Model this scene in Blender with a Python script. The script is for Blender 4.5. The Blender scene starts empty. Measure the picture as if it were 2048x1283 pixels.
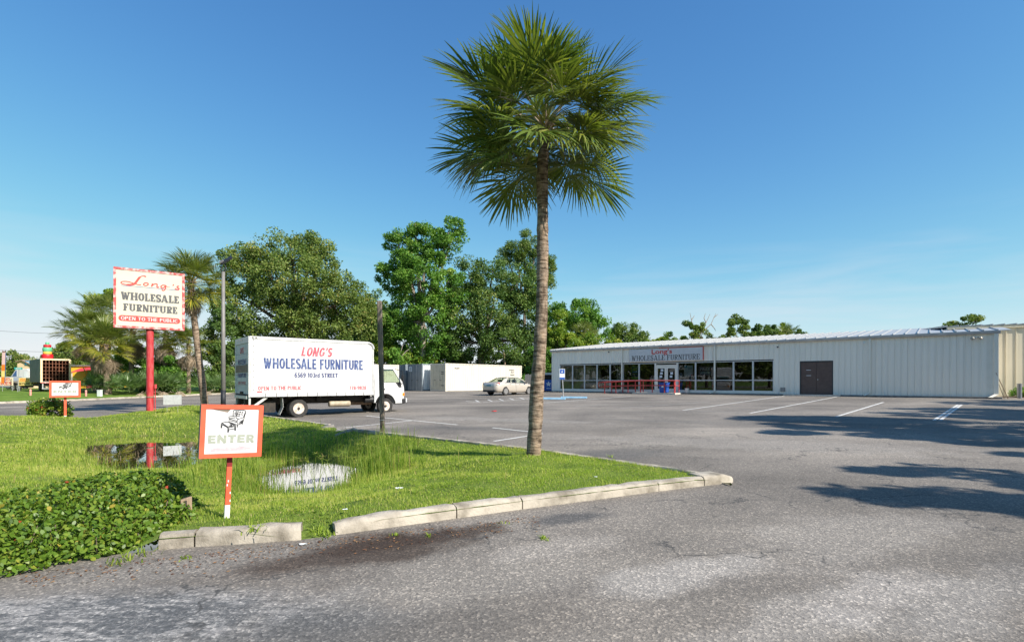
import bpy, bmesh, math, random
import numpy as np
from mathutils import Vector, Matrix, geometry, noise as mnoise

# ------------------------------------------------------------------ camera, sky, sun, exposure
scene = bpy.context.scene
COL = scene.collection
F, CX, HY, CAMH = 1045.0, 1024.0, 762.0, 1.5          # lens and horizon read from the photograph (2048 px wide)
cam_d = bpy.data.cameras.new('camera'); cam = bpy.data.objects.new('camera', cam_d); COL.objects.link(cam)
cam_d.sensor_width = 36; cam_d.lens = 36*F/2048; cam_d.shift_y = (HY-641.5)/2048
cam_d.clip_start = .05; cam_d.clip_end = 4000
cam.location = (0, 0, CAMH); cam.rotation_euler = (math.pi/2, 0, 0)
scene.camera = cam

SUN_EL = math.radians(37)
SUN_H = Vector((.83, -.555)).normalized()              # horizontal direction towards the sun
sun_dir = Vector((SUN_H.x*math.cos(SUN_EL), SUN_H.y*math.cos(SUN_EL), math.sin(SUN_EL)))
world = bpy.data.worlds.new('World'); scene.world = world; world.use_nodes = True
wn, wl = world.node_tree.nodes, world.node_tree.links
wn.clear()
sky = wn.new('ShaderNodeTexSky'); sky.sky_type = 'NISHITA'; sky.sun_disc = False
sky.sun_elevation = SUN_EL; sky.sun_rotation = math.atan2(SUN_H.x, SUN_H.y)
sky.altitude = 0; sky.air_density = .62; sky.dust_density = .12; sky.ozone_density = 2.8
hs = wn.new('ShaderNodeHueSaturation'); hs.inputs['Saturation'].default_value = 1.20; hs.inputs['Hue'].default_value = .500
wl.new(sky.outputs[0], hs.inputs['Color'])
# the same soft shoulder over the whole dome, as a camera's response gives a bright sky
ssp = wn.new('ShaderNodeSeparateColor'); scb = wn.new('ShaderNodeCombineColor'); wl.new(hs.outputs[0], ssp.inputs[0])
for ch in range(3):
    d1 = wn.new('ShaderNodeMath'); d1.operation = 'MULTIPLY'; d1.inputs[1].default_value = .326/.92; wl.new(ssp.outputs[ch], d1.inputs[0])
    d2 = wn.new('ShaderNodeMath'); d2.operation = 'POWER'; d2.inputs[1].default_value = 2.6; wl.new(d1.outputs[0], d2.inputs[0])
    d3 = wn.new('ShaderNodeMath'); d3.operation = 'ADD'; d3.inputs[1].default_value = 1; wl.new(d2.outputs[0], d3.inputs[0])
    d4 = wn.new('ShaderNodeMath'); d4.operation = 'POWER'; d4.inputs[1].default_value = 1/2.6; wl.new(d3.outputs[0], d4.inputs[0])
    d5 = wn.new('ShaderNodeMath'); d5.operation = 'DIVIDE'; wl.new(ssp.outputs[ch], d5.inputs[0]); wl.new(d4.outputs[0], d5.inputs[1]); wl.new(d5.outputs[0], scb.inputs[ch])
tc = wn.new('ShaderNodeTexCoord'); sep = wn.new('ShaderNodeSeparateXYZ'); wl.new(tc.outputs['Generated'], sep.inputs[0])
mp = wn.new('ShaderNodeMapping'); mp.inputs['Scale'].default_value = (1.6, 1.6, 15); wl.new(tc.outputs['Generated'], mp.inputs[0])
cn = wn.new('ShaderNodeTexNoise'); cn.inputs['Scale'].default_value = 1.5; cn.inputs['Detail'].default_value = 7; cn.inputs['Distortion'].default_value = .5
wl.new(mp.outputs[0], cn.inputs['Vector'])
cr = wn.new('ShaderNodeMapRange'); cr.inputs[1].default_value = .42; cr.inputs[2].default_value = .72; wl.new(cn.outputs[0], cr.inputs[0])
em = wn.new('ShaderNodeMapRange'); em.inputs[1].default_value = .26; em.inputs[2].default_value = .05; wl.new(sep.outputs['Z'], em.inputs[0])
mu = wn.new('ShaderNodeMath'); mu.operation = 'MULTIPLY'; wl.new(cr.outputs[0], mu.inputs[0]); wl.new(em.outputs[0], mu.inputs[1])
mu2 = wn.new('ShaderNodeMath'); mu2.operation = 'MULTIPLY'; mu2.inputs[1].default_value = .80; wl.new(mu.outputs[0], mu2.inputs[0])
cm = wn.new('ShaderNodeMixRGB'); cm.inputs[2].default_value = (2.35, 2.5, 2.72, 1)
wl.new(mu2.outputs[0], cm.inputs[0]); wl.new(scb.outputs[0], cm.inputs[1])
bg = wn.new('ShaderNodeBackground'); bg.inputs['Strength'].default_value = .15
wo = wn.new('ShaderNodeOutputWorld'); wl.new(cm.outputs[0], bg.inputs[0]); wl.new(bg.outputs[0], wo.inputs[0])

sl = bpy.data.lights.new('sun', 'SUN'); sl.energy = 3.6; sl.angle = math.radians(.55); sl.color = (1, .93, .82)
so = bpy.data.objects.new('sun', sl); COL.objects.link(so); so.location = (0, 0, 60)
so.rotation_euler = (-sun_dir).to_track_quat('-Z', 'Y').to_euler()

scene.view_settings.view_transform = 'Standard'; scene.view_settings.look = 'None'
scene.view_settings.exposure = 1.12; scene.view_settings.gamma = 1
scene.view_settings.use_curve_mapping = False
scene.render.engine = 'CYCLES'
scene.cycles.use_denoising = True
scene.cycles.max_bounces = 7; scene.cycles.transparent_max_bounces = 12; scene.cycles.diffuse_bounces = 3
scene.cycles.caustics_reflective = False; scene.cycles.caustics_refractive = False

rnd = random.Random(7)
NP = np.random.default_rng(11)
PI = math.pi

# ------------------------------------------------------------------ pixel to place helpers (distance always from a touched surface)
def ppx(px, Y): return (px-CX)/F*Y
def pz(py, Y): return CAMH+(HY-py)/F*Y
def gp(px, py, z=0.0):
    Y = F*(CAMH-z)/(py-HY)
    return Vector((ppx(px, Y), Y))
B0 = Vector((3.84, 49.5)); B1 = Vector((27.75, 30.3)); BD = (B1-B0).normalized(); BN = Vector((-BD.y, BD.x))   # store front line, BN points into the store
if BN.y < 0: BN = -BN
SLAB = .60
def zA(x, y):                                           # asphalt height: drains from the store towards the swale
    s = -((x-B0.x)*BN.x+(y-B0.y)*BN.y)
    t = min(1, max(0, 1-s/32))
    return .5*t
def ga(px, py):
    z = 0
    for _ in range(25):
        p = gp(px, py, z); z = zA(p.x, p.y)
    return Vector((p.x, p.y, z))
def on_plane(px, py, o, d):                             # where a pixel meets a vertical plane through o along d: (distance along, height, depth)
    a = (px-CX)/F
    t = (a*o[1]-o[0])/(d[0]-a*d[1]); Y = o[1]+t*d[1]
    return t, pz(py, Y), Y

# ------------------------------------------------------------------ materials
MATS = {}
def _new(name):
    m = bpy.data.materials.new(name); m.use_nodes = True
    n, l = m.node_tree.nodes, m.node_tree.links
    n.clear()
    out = n.new('ShaderNodeOutputMaterial'); b = n.new('ShaderNodeBsdfPrincipled'); l.new(b.outputs[0], out.inputs[0])
    MATS[name] = m
    return m, n, l, b, out
def c4(c): return (c[0], c[1], c[2], 1)
def ramp(n, l, src, stops, interp='LINEAR'):
    r = n.new('ShaderNodeValToRGB'); r.color_ramp.interpolation = interp
    while len(r.color_ramp.elements) < len(stops): r.color_ramp.elements.new(.5)
    for e, (p, c) in zip(r.color_ramp.elements, stops): e.position = p; e.color = c4(c) if len(c) == 3 else c
    l.new(src, r.inputs[0]); return r
def tex(n, l, kind, scale, detail=4, coord='Object', stretch=None, rough=.55, dist=0):
    t = n.new('ShaderNodeTexCoord'); v = t.outputs[coord]
    if stretch:
        mpn = n.new('ShaderNodeMapping'); mpn.inputs['Scale'].default_value = stretch; l.new(v, mpn.inputs[0]); v = mpn.outputs[0]
    if kind == 'noise':
        x = n.new('ShaderNodeTexNoise'); x.inputs['Detail'].default_value = detail; x.inputs['Roughness'].default_value = rough; x.inputs['Distortion'].default_value = dist
    else:
        x = n.new('ShaderNodeTexVoronoi')
    x.inputs['Scale'].default_value = scale; l.new(v, x.inputs['Vector'])
    return x
def bump(n, l, b, src, strength, dist=.01):
    bp = n.new('ShaderNodeBump'); bp.inputs['Strength'].default_value = strength; bp.inputs['Distance'].default_value = dist
    l.new(src, bp.inputs['Height']); l.new(bp.outputs[0], b.inputs['Normal']); return bp
def mat(name, c, c2=None, scale=3, rough=.6, metal=0, bmp=0, bs=40, stretch=None, spec=.5, lo=.35, hi=.65, coat=0, bdist=.01, vary=0, rough2=None):
    m, n, l, b, o = _new(name)
    b.inputs['Roughness'].default_value = rough; b.inputs['Metallic'].default_value = metal
    b.inputs['Specular IOR Level'].default_value = spec
    if coat: b.inputs['Coat Weight'].default_value = coat; b.inputs['Coat Roughness'].default_value = .08
    col = None
    if c2:
        t = tex(n, l, 'noise', scale, 6, stretch=stretch)
        r = ramp(n, l, t.outputs[0], [(lo, c), (hi, c2)]); col = r.outputs[0]
        if rough2 is not None:
            mr = n.new('ShaderNodeMapRange'); mr.inputs[1].default_value = lo; mr.inputs[2].default_value = hi
            mr.inputs[3].default_value = rough; mr.inputs[4].default_value = rough2
            l.new(t.outputs[0], mr.inputs[0]); l.new(mr.outputs[0], b.inputs['Roughness'])
    if vary:
        oi = n.new('ShaderNodeObjectInfo'); mr = n.new('ShaderNodeMapRange'); mr.inputs[3].default_value = 1-vary; mr.inputs[4].default_value = 1+vary
        l.new(oi.outputs['Random'], mr.inputs[0])
        mx = n.new('ShaderNodeMixRGB'); mx.blend_type = 'MULTIPLY'; mx.inputs[0].default_value = 1
        if col: l.new(col, mx.inputs[1])
        else: mx.inputs[1].default_value = c4(c)
        l.new(mr.outputs[0], mx.inputs[2]); col = mx.outputs[0]
    if col: l.new(col, b.inputs['Base Color'])
    else: b.inputs['Base Color'].default_value = c4(c)
    if bmp:
        t2 = tex(n, l, 'noise', bs, 5, stretch=stretch); bump(n, l, b, t2.outputs[0], bmp, bdist)
    return m
def foliage(name, stops, trans=.35, rough=.55, spec=.35):
    m, n, l, b, o = _new(name)
    a = n.new('ShaderNodeAttribute'); a.attribute_name = 'tint'
    r = ramp(n, l, a.outputs['Fac'], stops)
    l.new(r.outputs[0], b.inputs['Base Color']); b.inputs['Roughness'].default_value = rough; b.inputs['Specular IOR Level'].default_value = spec
    tr = n.new('ShaderNodeBsdfTranslucent')
    g = n.new('ShaderNodeMixRGB'); g.blend_type = 'MULTIPLY'; g.inputs[0].default_value = 1; g.inputs[2].default_value = (1.25, 1.35, .55, 1)
    l.new(r.outputs[0], g.inputs[1]); l.new(g.outputs[0], tr.inputs[0])
    mx = n.new('ShaderNodeMixShader'); mx.inputs[0].default_value = trans
    l.new(b.outputs[0], mx.inputs[1]); l.new(tr.outputs[0], mx.inputs[2]); l.new(mx.outputs[0], o.inputs[0])
    return m
def glass(name, tint, ior=1.9, rough=.01):
    m, n, l, b, o = _new(name)
    n.remove(b)
    t = n.new('ShaderNodeBsdfTransparent'); t.inputs[0].default_value = c4(tint)
    g = n.new('ShaderNodeBsdfGlossy'); g.inputs['Roughness'].default_value = rough; g.inputs['Color'].default_value = (.95, .97, 1, 1)
    lw = n.new('ShaderNodeLayerWeight'); lw.inputs[0].default_value = .5
    pw = n.new('ShaderNodeMath'); pw.operation = 'POWER'; pw.inputs[1].default_value = 4; l.new(lw.outputs['Facing'], pw.inputs[0])
    f = n.new('ShaderNodeMath'); f.operation = 'MULTIPLY_ADD'; f.inputs[1].default_value = 1-ior; f.inputs[2].default_value = ior; l.new(pw.outputs[0], f.inputs[0])
    mx = n.new('ShaderNodeMixShader'); l.new(f.outputs[0], mx.inputs[0]); l.new(t.outputs[0], mx.inputs[1]); l.new(g.outputs[0], mx.inputs[2]); l.new(mx.outputs[0], o.inputs[0])
    return m

# asphalt -----------------------------------------------------------
def asphalt_mat():
    m, n, l, b, o = _new('asphalt')
    N = lambda s, d=5, **k: tex(n, l, 'noise', s, d, **k).outputs[0]
    big = ramp(n, l, N(.22, 5, dist=.6), [(.30, (.140, .126, .112)), (.5, (.200, .180, .160)), (.70, (.275, .246, .217))]).outputs[0]
    # tyre-worn streaks along the aisle
    streak = ramp(n, l, N(1, 4, stretch=(.10, .55, 1)), [(.38, (.80, .80, .81)), (.62, (1.17, 1.165, 1.15))]).outputs[0]
    def mul(a, bb, f=1.0):
        x = n.new('ShaderNodeMixRGB'); x.blend_type = 'MULTIPLY'; x.inputs[0].default_value = f
        l.new(a, x.inputs[1]); l.new(bb, x.inputs[2]); return x.outputs[0]
    col = mul(big, streak, .8)
    v = tex(n, l, 'voronoi', 62); 
    agg = ramp(n, l, v.outputs['Color'], [(.0, (.38, .38, .39)), (.4, (.80, .80, .80)), (.70, (1.14, 1.12, 1.09)), (.9, (2.3, 2.22, 2.1))]).outputs[0]
    pos = n.new('ShaderNodeTexCoord').outputs['Object']
    warp = tex(n, l, 'noise', 1.6, 7); 
    def blob(cx, cy, rx, ry, ang, amp, lo, hi):          # soft-edged patch with a ragged border at a fixed place on the ground
        mpn = n.new('ShaderNodeMapping'); mpn.vector_type = 'TEXTURE'
        mpn.inputs['Location'].default_value = (cx, cy, 0); mpn.inputs['Rotation'].default_value = (0, 0, ang); mpn.inputs['Scale'].default_value = (rx, ry, 1e3)
        l.new(pos, mpn.inputs[0])
        ln = n.new('ShaderNodeVectorMath'); ln.operation = 'LENGTH'; l.new(mpn.outputs[0], ln.inputs[0])
        ad = n.new('ShaderNodeMath'); ad.operation = 'MULTIPLY_ADD'; ad.inputs[1].default_value = amp
        l.new(warp.outputs[0], ad.inputs[0]); l.new(ln.outputs['Value'], ad.inputs[2])
        mr = n.new('ShaderNodeMapRange'); mr.inputs[1].default_value = hi+amp*.5; mr.inputs[2].default_value = lo+amp*.5; l.new(ad.outputs[0], mr.inputs[0])
        return mr.outputs[0]
    def mixc(a, c, f, k=1.0):
        x = n.new('ShaderNodeMixRGB'); 
        if k != 1.0:
            y = n.new('ShaderNodeMath'); y.operation = 'MULTIPLY'; y.inputs[1].default_value = k; l.new(f, y.inputs[0]); f = y.outputs[0]
        l.new(f, x.inputs[0]); l.new(a, x.inputs[1])
        if isinstance(c, tuple): x.inputs[2].default_value = c4(c)
        else: l.new(c, x.inputs[2])
        return x.outputs[0]
    def n_const(c):
        x = n.new('ShaderNodeRGB'); x.outputs[0].default_value = c4(c); return x.outputs[0]
    # worn sealcoat flaking off in pale threads, lower left
    vc = n.new('ShaderNodeTexVoronoi'); vc.feature = 'DISTANCE_TO_EDGE'; vc.inputs['Scale'].default_value = 4.5
    wv = n.new('ShaderNodeMixRGB'); wv.blend_type = 'ADD'; wv.inputs[0].default_value = .5
    wt = tex(n, l, 'noise', 6, 8, rough=.7); l.new(pos, wv.inputs[1]); l.new(wt.outputs['Color'], wv.inputs[2]); l.new(wv.outputs[0], vc.inputs['Vector'])
    ft = tex(n, l, 'noise', 13, 12, stretch=(.55, 1.3, 1), rough=.72); bt = tex(n, l, 'noise', 1.7, 4)
    m1 = n.new('ShaderNodeMath'); m1.operation = 'MULTIPLY_ADD'; m1.inputs[1].default_value = .55; l.new(bt.outputs[0], m1.inputs[0]); l.new(ft.outputs[0], m1.inputs[2])
    seal = ramp(n, l, m1.outputs[0], [(.70, (.095, .100, .107)), (.78, (.135, .138, .142)), (.84, (.30, .29, .285))]).outputs[0]
    crk = n.new('ShaderNodeMapRange'); crk.inputs[1].default_value = .030; crk.inputs[2].default_value = .006; l.new(vc.outputs['Distance'], crk.inputs[0])
    seal = mixc(seal, (.31, .30, .29), crk.outputs[0], .75)
    seal3 = seal
    f = blob(-3.4, 3.15, 2.9, .66, .10, .9, .55, 1.05); col = mixc(col, seal3, f, .92)
    f = blob(-.9, 3.15, 1.0, .45, .1, 1.4, .4, 1.1); col = mixc(col, (.075, .077, .080), f, .55)
    # pale worn patches
    f = blob(1.5, 4.15, .9, .34, .5, 1.6, .5, 1.0); col = mixc(col, (.36, .335, .31), f, .5)
    f = blob(3.0, 3.55, 1.3, .4, .5, 1.8, .5, 1.0); col = mixc(col, (.34, .32, .30), f, .45)
    f = blob(-.2, 4.0, 1.2, .55, .3, 1.5, .5, 1.1); col = mixc(col, (.30, .275, .245), f, .4)
    for (cx_, cy_, rx_, ry_, an_, c_, k_) in ((1.25, 4.05, .75, .22, .55, (.34, .315, .29), .7), (1.85, 3.3, .9, .25, .6, (.34, .315, .29), .6), (2.65, 3.7, .7, .2, .6, (.38, .35, .325), .6), (-.05, 3.3, .7, .3, .3, (.13, .115, .10), .55), (3.4, 5.2, 1.6, .5, .5, (.31, .285, .26), .5),
                                               (4.6, 4.2, 1.2, .4, .5, (.14, .13, .122), .45), (.3, 4.7, .6, .25, .5, (.33, .30, .27), .6), (5.5, 12, 4, 1.0, -.4, (.33, .305, .28), .45), (-1, 19.5, 4, .7, -.45, (.33, .31, .285), .5), (7, 17, 4, .6, -.5, (.13, .125, .12), .4)):
        f = blob(cx_, cy_, rx_*1.4, ry_*1.4, an_, 1.9, .5, .95); col = mixc(col, n_const(c_), f, k_*.8)
    # dusty silt strip beside the kerb and hedge
    f = blob(-2.6, 4.25, 1.7, .36, .42, .8, .5, 1.0); col = mixc(col, (.205, .188, .170), f, .8)
    # dark run-off stain at the kerb gap
    f1 = blob(-1.28, 4.66, 1.55, .60, .58, 1.3, .45, .85); col = mixc(col, (.066, .050, .040), f1, .92)
    f = blob(-1.05, 4.90, 1.2, .34, .55, 1.3, .4, .8); col = mixc(col, (.045, .030, .022), f, .9)
    f = blob(.62, 5.72, .62, .26, .40, 1.3, .45, 1.0); col = mixc(col, (.075, .075, .078), f, .8)
    f = blob(2.1, 10.6, 1.8, .9, .5, 1.5, .4, 1.0); col = mixc(col, (.105, .103, .102), f, .6)
    f = blob(-1.9, 16.5, 2.8, .8, -.4, 1.5, .4, 1.0); col = mixc(col, (.10, .098, .097), f, .5)
    col = mul(col, agg, .66)
    gr = ramp(n, l, N(140, 3), [(.3, (.62, .62, .62)), (.7, (1.38, 1.38, 1.37))]).outputs[0]
    col = mul(col, gr, .6)
    # thin random cracks
    ck = n.new('ShaderNodeTexVoronoi'); ck.feature = 'DISTANCE_TO_EDGE'; ck.inputs['Scale'].default_value = .55
    wv2 = n.new('ShaderNodeMixRGB'); wv2.blend_type = 'ADD'; wv2.inputs[0].default_value = .9
    wt2 = tex(n, l, 'noise', 2.2, 8); l.new(pos, wv2.inputs[1]); l.new(wt2.outputs['Color'], wv2.inputs[2]); l.new(wv2.outputs[0], ck.inputs['Vector'])
    cmk = n.new('ShaderNodeMapRange'); cmk.inputs[1].default_value = .010; cmk.inputs[2].default_value = .003; l.new(ck.outputs['Distance'], cmk.inputs[0])
    keep = ramp(n, l, N(.7, 3), [(.47, (0, 0, 0)), (.55, (1, 1, 1))]).outputs[0]
    mk = n.new('ShaderNodeMath'); mk.operation = 'MULTIPLY'; l.new(cmk.outputs[0], mk.inputs[0]); l.new(keep, mk.inputs[1])
    col = mixc(col, (.05, .05, .05), mk.outputs[0], .8)
    l.new(col, b.inputs['Base Color']); b.inputs['Roughness'].default_value = .88; b.inputs['Specular IOR Level'].default_value = .3
    mm = n.new('ShaderNodeMath'); mm.operation = 'ADD'; l.new(v.outputs['Distance'], mm.inputs[0]); l.new(N(150, 3), mm.inputs[1])
    bump(n, l, b, mm.outputs[0], .5, .006)
    return m
asphalt_mat()
def soil_mat(name, stops, s1, s2, bmp=.6):
    m, n, l, b, o = _new(name)
    r = ramp(n, l, tex(n, l, 'noise', s1, 8).outputs[0], stops)
    r2 = ramp(n, l, tex(n, l, 'noise', s2, 4).outputs[0], [(.3, (.6, .6, .6)), (.7, (1.35, 1.35, 1.3))])
    x = n.new('ShaderNodeMixRGB'); x.blend_type = 'MULTIPLY'; x.inputs[0].default_value = .8; l.new(r.outputs[0], x.inputs[1]); l.new(r2.outputs[0], x.inputs[2])
    l.new(x.outputs[0], b.inputs['Base Color']); b.inputs['Roughness'].default_value = .95; b.inputs['Specular IOR Level'].default_value = .1
    bump(n, l, b, tex(n, l, 'noise', s2, 5).outputs[0], bmp, .05)
    return m
soil_mat('turf_soil', [(.3, (.085, .125, .026)), (.6, (.135, .190, .036)), (.75, (.17, .16, .07))], .9, 22)
soil_mat('far_turf', [(.3, (.085, .150, .024)), (.55, (.135, .215, .036)), (.75, (.19, .23, .06))], .5, 9)
soil_mat('mulch', [(.3, (.05, .022, .014)), (.7, (.11, .05, .03))], 5, 40)
mat('concrete', (.44, .40, .35), (.60, .56, .50), 5, .9, bmp=.5, bs=60, spec=.2)
mat('kerb_concrete', (.19, .165, .13), (.43, .385, .32), 3.5, .92, bmp=.9, bs=38, spec=.2, vary=.08, lo=.30, hi=.56)
mat('dark_concrete', (.15, .14, .13), (.27, .25, .23), 4, .92, bmp=.5, bs=40, spec=.2)
mat('line_white', (.26, .25, .235), (.66, .65, .62), 12, .85, lo=.34, hi=.50)
mat('line_faded', (.25, .24, .23), (.42, .41, .40), 9, .85, lo=.3, hi=.7)
mat('stop_blue', (.22, .42, .60), (.34, .55, .70), 6, .8)
mat('wall_panel', (.84, .79, .70), (.89, .845, .755), .9, .45, stretch=(1, 1, .25), vary=.025, spec=.4)
mat('wall_trim', (.78, .74, .65), (.84, .80, .71), 2, .45, spec=.4)
mat('seam_dark', (.10, .09, .08))
mat('cream_panel', (.66, .60, .45), (.74, .67, .52), 1.2, .5, stretch=(1, 1, .25), vary=.03)
mat('roof_metal', (.38, .38, .385), (.50, .50, .50), 2.5, .42, metal=.25)
mat('alu', (.52, .53, .55), (.62, .63, .65), 8, .4, metal=.35)
mat('dark_frame', (.035, .035, .04), rough=.5)
mat('brown_paint', (.085, .052, .045), (.110, .070, .060), 3, .5)
mat('interior_dark', (.035, .033, .03), (.06, .055, .05), 1.5, .9)
mat('interior_floor', (.09, .075, .06), (.12, .10, .08), 2, .7)
glass('shop_glass', (.60, .62, .60), .05, .004)
glass('car_glass', (.74, .80, .74), .04)
glass('cab_glass', (.72, .80, .70), .05)
mat('sign_face', (.54, .495, .40), (.60, .55, .45), 1.5, .5)
mat('sign_white', (.58, .58, .59), (.64, .64, .65), 4, .5)
mat('sign_red', (.55, .045, .04), (.62, .07, .055), 5, .5)
mat('worn_red', (.44, .06, .06), (.66, .42, .40), 6, .65, lo=.44, hi=.60)
mat('pole_red', (.42, .022, .028), (.56, .10, .10), 5, .5, stretch=(2, 2, .5), bmp=.25, bs=18, lo=.42, hi=.72)
mat('enter_red', (.68, .085, .035), (.74, .115, .05), 6, .55)
mat('enter_red_dark', (.20, .010, .010), rough=.6)
mat('peeled_white', (.72, .72, .70), (.60, .60, .58), 20, .7)
mat('ink_grey', (.075, .075, .080), (.105, .105, .11), 6, .5)
mat('ink_black', (.018, .018, .022), rough=.5)
mat('ink_blue', (.05, .11, .26), rough=.5)
mat('ink_pale', (.27, .30, .24), (.36, .38, .32), 40, .6)
mat('ink_pink', (.66, .36, .40), (.72, .46, .48), 30, .6)
mat('faded_red', (.52, .055, .085), (.64, .22, .25), 14, .6, stretch=(.25, .25, 3), lo=.45, hi=.7)
mat('faded_pink', (.42, .075, .095), (.54, .22, .24), 14, .6, stretch=(.25, .25, 3), lo=.4, hi=.7)
mat('faded_navy', (.035, .065, .20), (.30, .36, .50), 16, .6, stretch=(.3, .3, 4), lo=.50, hi=.80)
mat('navy', (.035, .05, .16), rough=.55)
mat('truck_white', (.50, .49, .475), (.60, .60, .60), 1.0, .45, coat=.1, spec=.4, stretch=(2.2, 2.2, .35), lo=.25, hi=.42)
mat('truck_alu', (.55, .55, .54), (.68, .68, .67), 6, .42, metal=.3)
mat('truck_door_grey', (.46, .50, .52), (.56, .60, .62), 3, .5)
mat('brown_patch', (.17, .13, .10), (.24, .19, .15), 6, .7)
mat('chassis', (.020, .018, .017), (.05, .04, .032), 8, .75)
mat('rusty', (.16, .10, .065), (.30, .21, .14), 9, .75)
mat('tank_tan', (.30, .24, .16), (.42, .36, .27), 6, .6)
mat('rubber', (.020, .020, .020), (.045, .042, .04), 12, .85)
mat('rim_worn', (.62, .56, .50), (.42, .27, .18), 9, .6, lo=.45, hi=.72)
mat('rim_alloy', (.62, .62, .62), rough=.28, metal=.8)
mat('amber', (.85, .25, .01), rough=.25); mat('lamp_red', (.55, .012, .018), rough=.2, coat=.6)
mat('car_paint', (.60, .54, .47), (.62, .56, .49), 3, .32, metal=.35, coat=.9)
mat('black_plastic', (.015, .015, .017), rough=.5)
mat('seat_grey', (.16, .15, .14), rough=.9)
mat('plate', (.14, .30, .36), rough=.5)
mat('box_cream', (.60, .56, .48), (.66, .62, .54), 1.5, .5, stretch=(1, 1, .3))
mat('box_cream_door', (.52, .47, .36), (.62, .56, .44), 2, .55)
mat('box_grey', (.155, .19, .22), (.21, .245, .275), 2, .55)
mat('box_grey_side', (.62, .65, .66), (.70, .73, .74), 2, .55)
mat('wood_post', (.11, .088, .072), (.26, .21, .165), 5, .9, stretch=(6, 6, .35), bmp=.7, bs=12)
mat('wood_pale', (.20, .14, .09), (.34, .25, .17), 6, .9, stretch=(5, 5, .5), bmp=.7, bs=14)
mat('pole_grey', (.17, .16, .155), (.22, .21, .20), 3, .55)
mat('pole_black', (.012, .014, .02), rough=.6)
mat('lens', (.45, .42, .36), rough=.2)
mat('rail_red', (.46, .030, .028), (.55, .07, .06), 8, .5)
mat('bin_blue', (.012, .065, .33), (.02, .09, .40), 5, .45)
mat('donation_blue', (.005, .09, .42), rough=.5)
mat('bucket', (.70, .68, .64), rough=.5)
mat('galv', (.42, .43, .44), (.52, .53, .54), 10, .45, metal=.5)
mat('sign_blue', (.02, .10, .42), rough=.5)
mat('paper', (.72, .75, .78), rough=.6)
mat('poster_green', (.20, .50, .04), rough=.6); mat('poster_navy', (.008, .03, .09), rough=.6); mat('poster_cyan', (.05, .42, .60), rough=.6)
mat('poster_maroon', (.17, .010, .022), rough=.6); mat('poster_red', (.60, .03, .03), rough=.6); mat('lime', (.45, .75, .04), rough=.6)
mat('banner_yellow', (.82, .60, .16), (.88, .68, .26), 3, .6); mat('banner_cream', (.82, .70, .50), rough=.6)
mat('orange', (.80, .22, .02), rough=.6)
mat('tyre_red', (.55, .012, .022), rough=.5); mat('tyre_green', (.12, .48, .26), rough=.5); mat('tyre_yellow', (.80, .50, .08), rough=.5)
mat('shelf_rust', (.17, .060, .030), (.25, .10, .055), 8, .8)
mat('cream_truck', (.76, .58, .34), (.82, .66, .44), 3, .6)
mat('grey_truck', (.21, .195, .17), (.29, .27, .24), 2, .7)
mat('house_yellow', (.78, .42, .02), (.84, .48, .04), 2, .7)
mat('awning_red', (.62, .05, .06), rough=.7)
mat('house_cream', (.74, .55, .34), rough=.8)
mat('street_green', (.02, .32, .28), rough=.5); mat('blue_panel', (.01, .20, .36), rough=.5)
mat('flag_pink', (.75, .50, .48), rough=.7)
mat('marker_pink', (.62, .22, .18), (.72, .34, .28), 12, .7)
mat('utility_white', (.62, .68, .64), rough=.7)
mat('litter', (.78, .80, .80), rough=.4); mat('litter_blue', (.40, .58, .66), rough=.3)
mat('pvc_grey', (.13, .14, .16), (.17, .18, .20), 5, .6)
mat('bark', (.10, .075, .055), (.19, .15, .115), 6, .95, stretch=(3, 3, .6), bmp=.8, bs=10)
mat('bark_pale', (.22, .19, .15), (.34, .30, .25), 4, .95, stretch=(3, 3, .6), bmp=.6, bs=10)
mat('dead_twig', (.30, .24, .19), (.42, .35, .29), 9, .9)
mat('board_beige', (.60, .50, .34), (.68, .58, .41), 2, .8)
mat('curtain', (.60, .58, .52), rough=.9)
# palm trunk: ring scars and flaking grey-brown bark
def palm_bark():
    m, n, l, b, o = _new('palm_bark')
    rings = tex(n, l, 'noise', 1, 6, stretch=(5, 5, 26)); patch = tex(n, l, 'noise', 1, 5, stretch=(9, 9, 5))
    r = ramp(n, l, rings.outputs[0], [(.34, (.085, .062, .046)), (.46, (.205, .155, .115)), (.62, (.335, .262, .20))])
    r2 = ramp(n, l, patch.outputs[0], [(.36, (.40, .37, .35)), (.5, (1, 1, 1)), (.66, (1.2, 1.12, 1.05))])
    x = n.new('ShaderNodeMixRGB'); x.blend_type = 'MULTIPLY'; x.inputs[0].default_value = .85; l.new(r.outputs[0], x.inputs[1]); l.new(r2.outputs[0], x.inputs[2])
    l.new(x.outputs[0], b.inputs['Base Color']); b.inputs['Roughness'].default_value = .95; b.inputs['Specular IOR Level'].default_value = .1
    ad = n.new('ShaderNodeMath'); ad.operation = 'ADD'; l.new(rings.outputs[0], ad.inputs[0]); l.new(patch.outputs[0], ad.inputs[1])
    bump(n, l, b, ad.outputs[0], .9, .03)
palm_bark()
# water
def water_mat():
    m, n, l, b, o = _new('pond_water')
    b.inputs['Base Color'].default_value = (.018, .016, .010, 1); b.inputs['Roughness'].default_value = .015; b.inputs['IOR'].default_value = 1.33
    b.inputs['Specular IOR Level'].default_value = 1.0; b.inputs['Coat Weight'].default_value = 1.0; b.inputs['Coat IOR'].default_value = 1.8; b.inputs['Coat Roughness'].default_value = .01
    bump(n, l, b, tex(n, l, 'noise', 5, 2).outputs[0], .012, .02)
water_mat()
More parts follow.
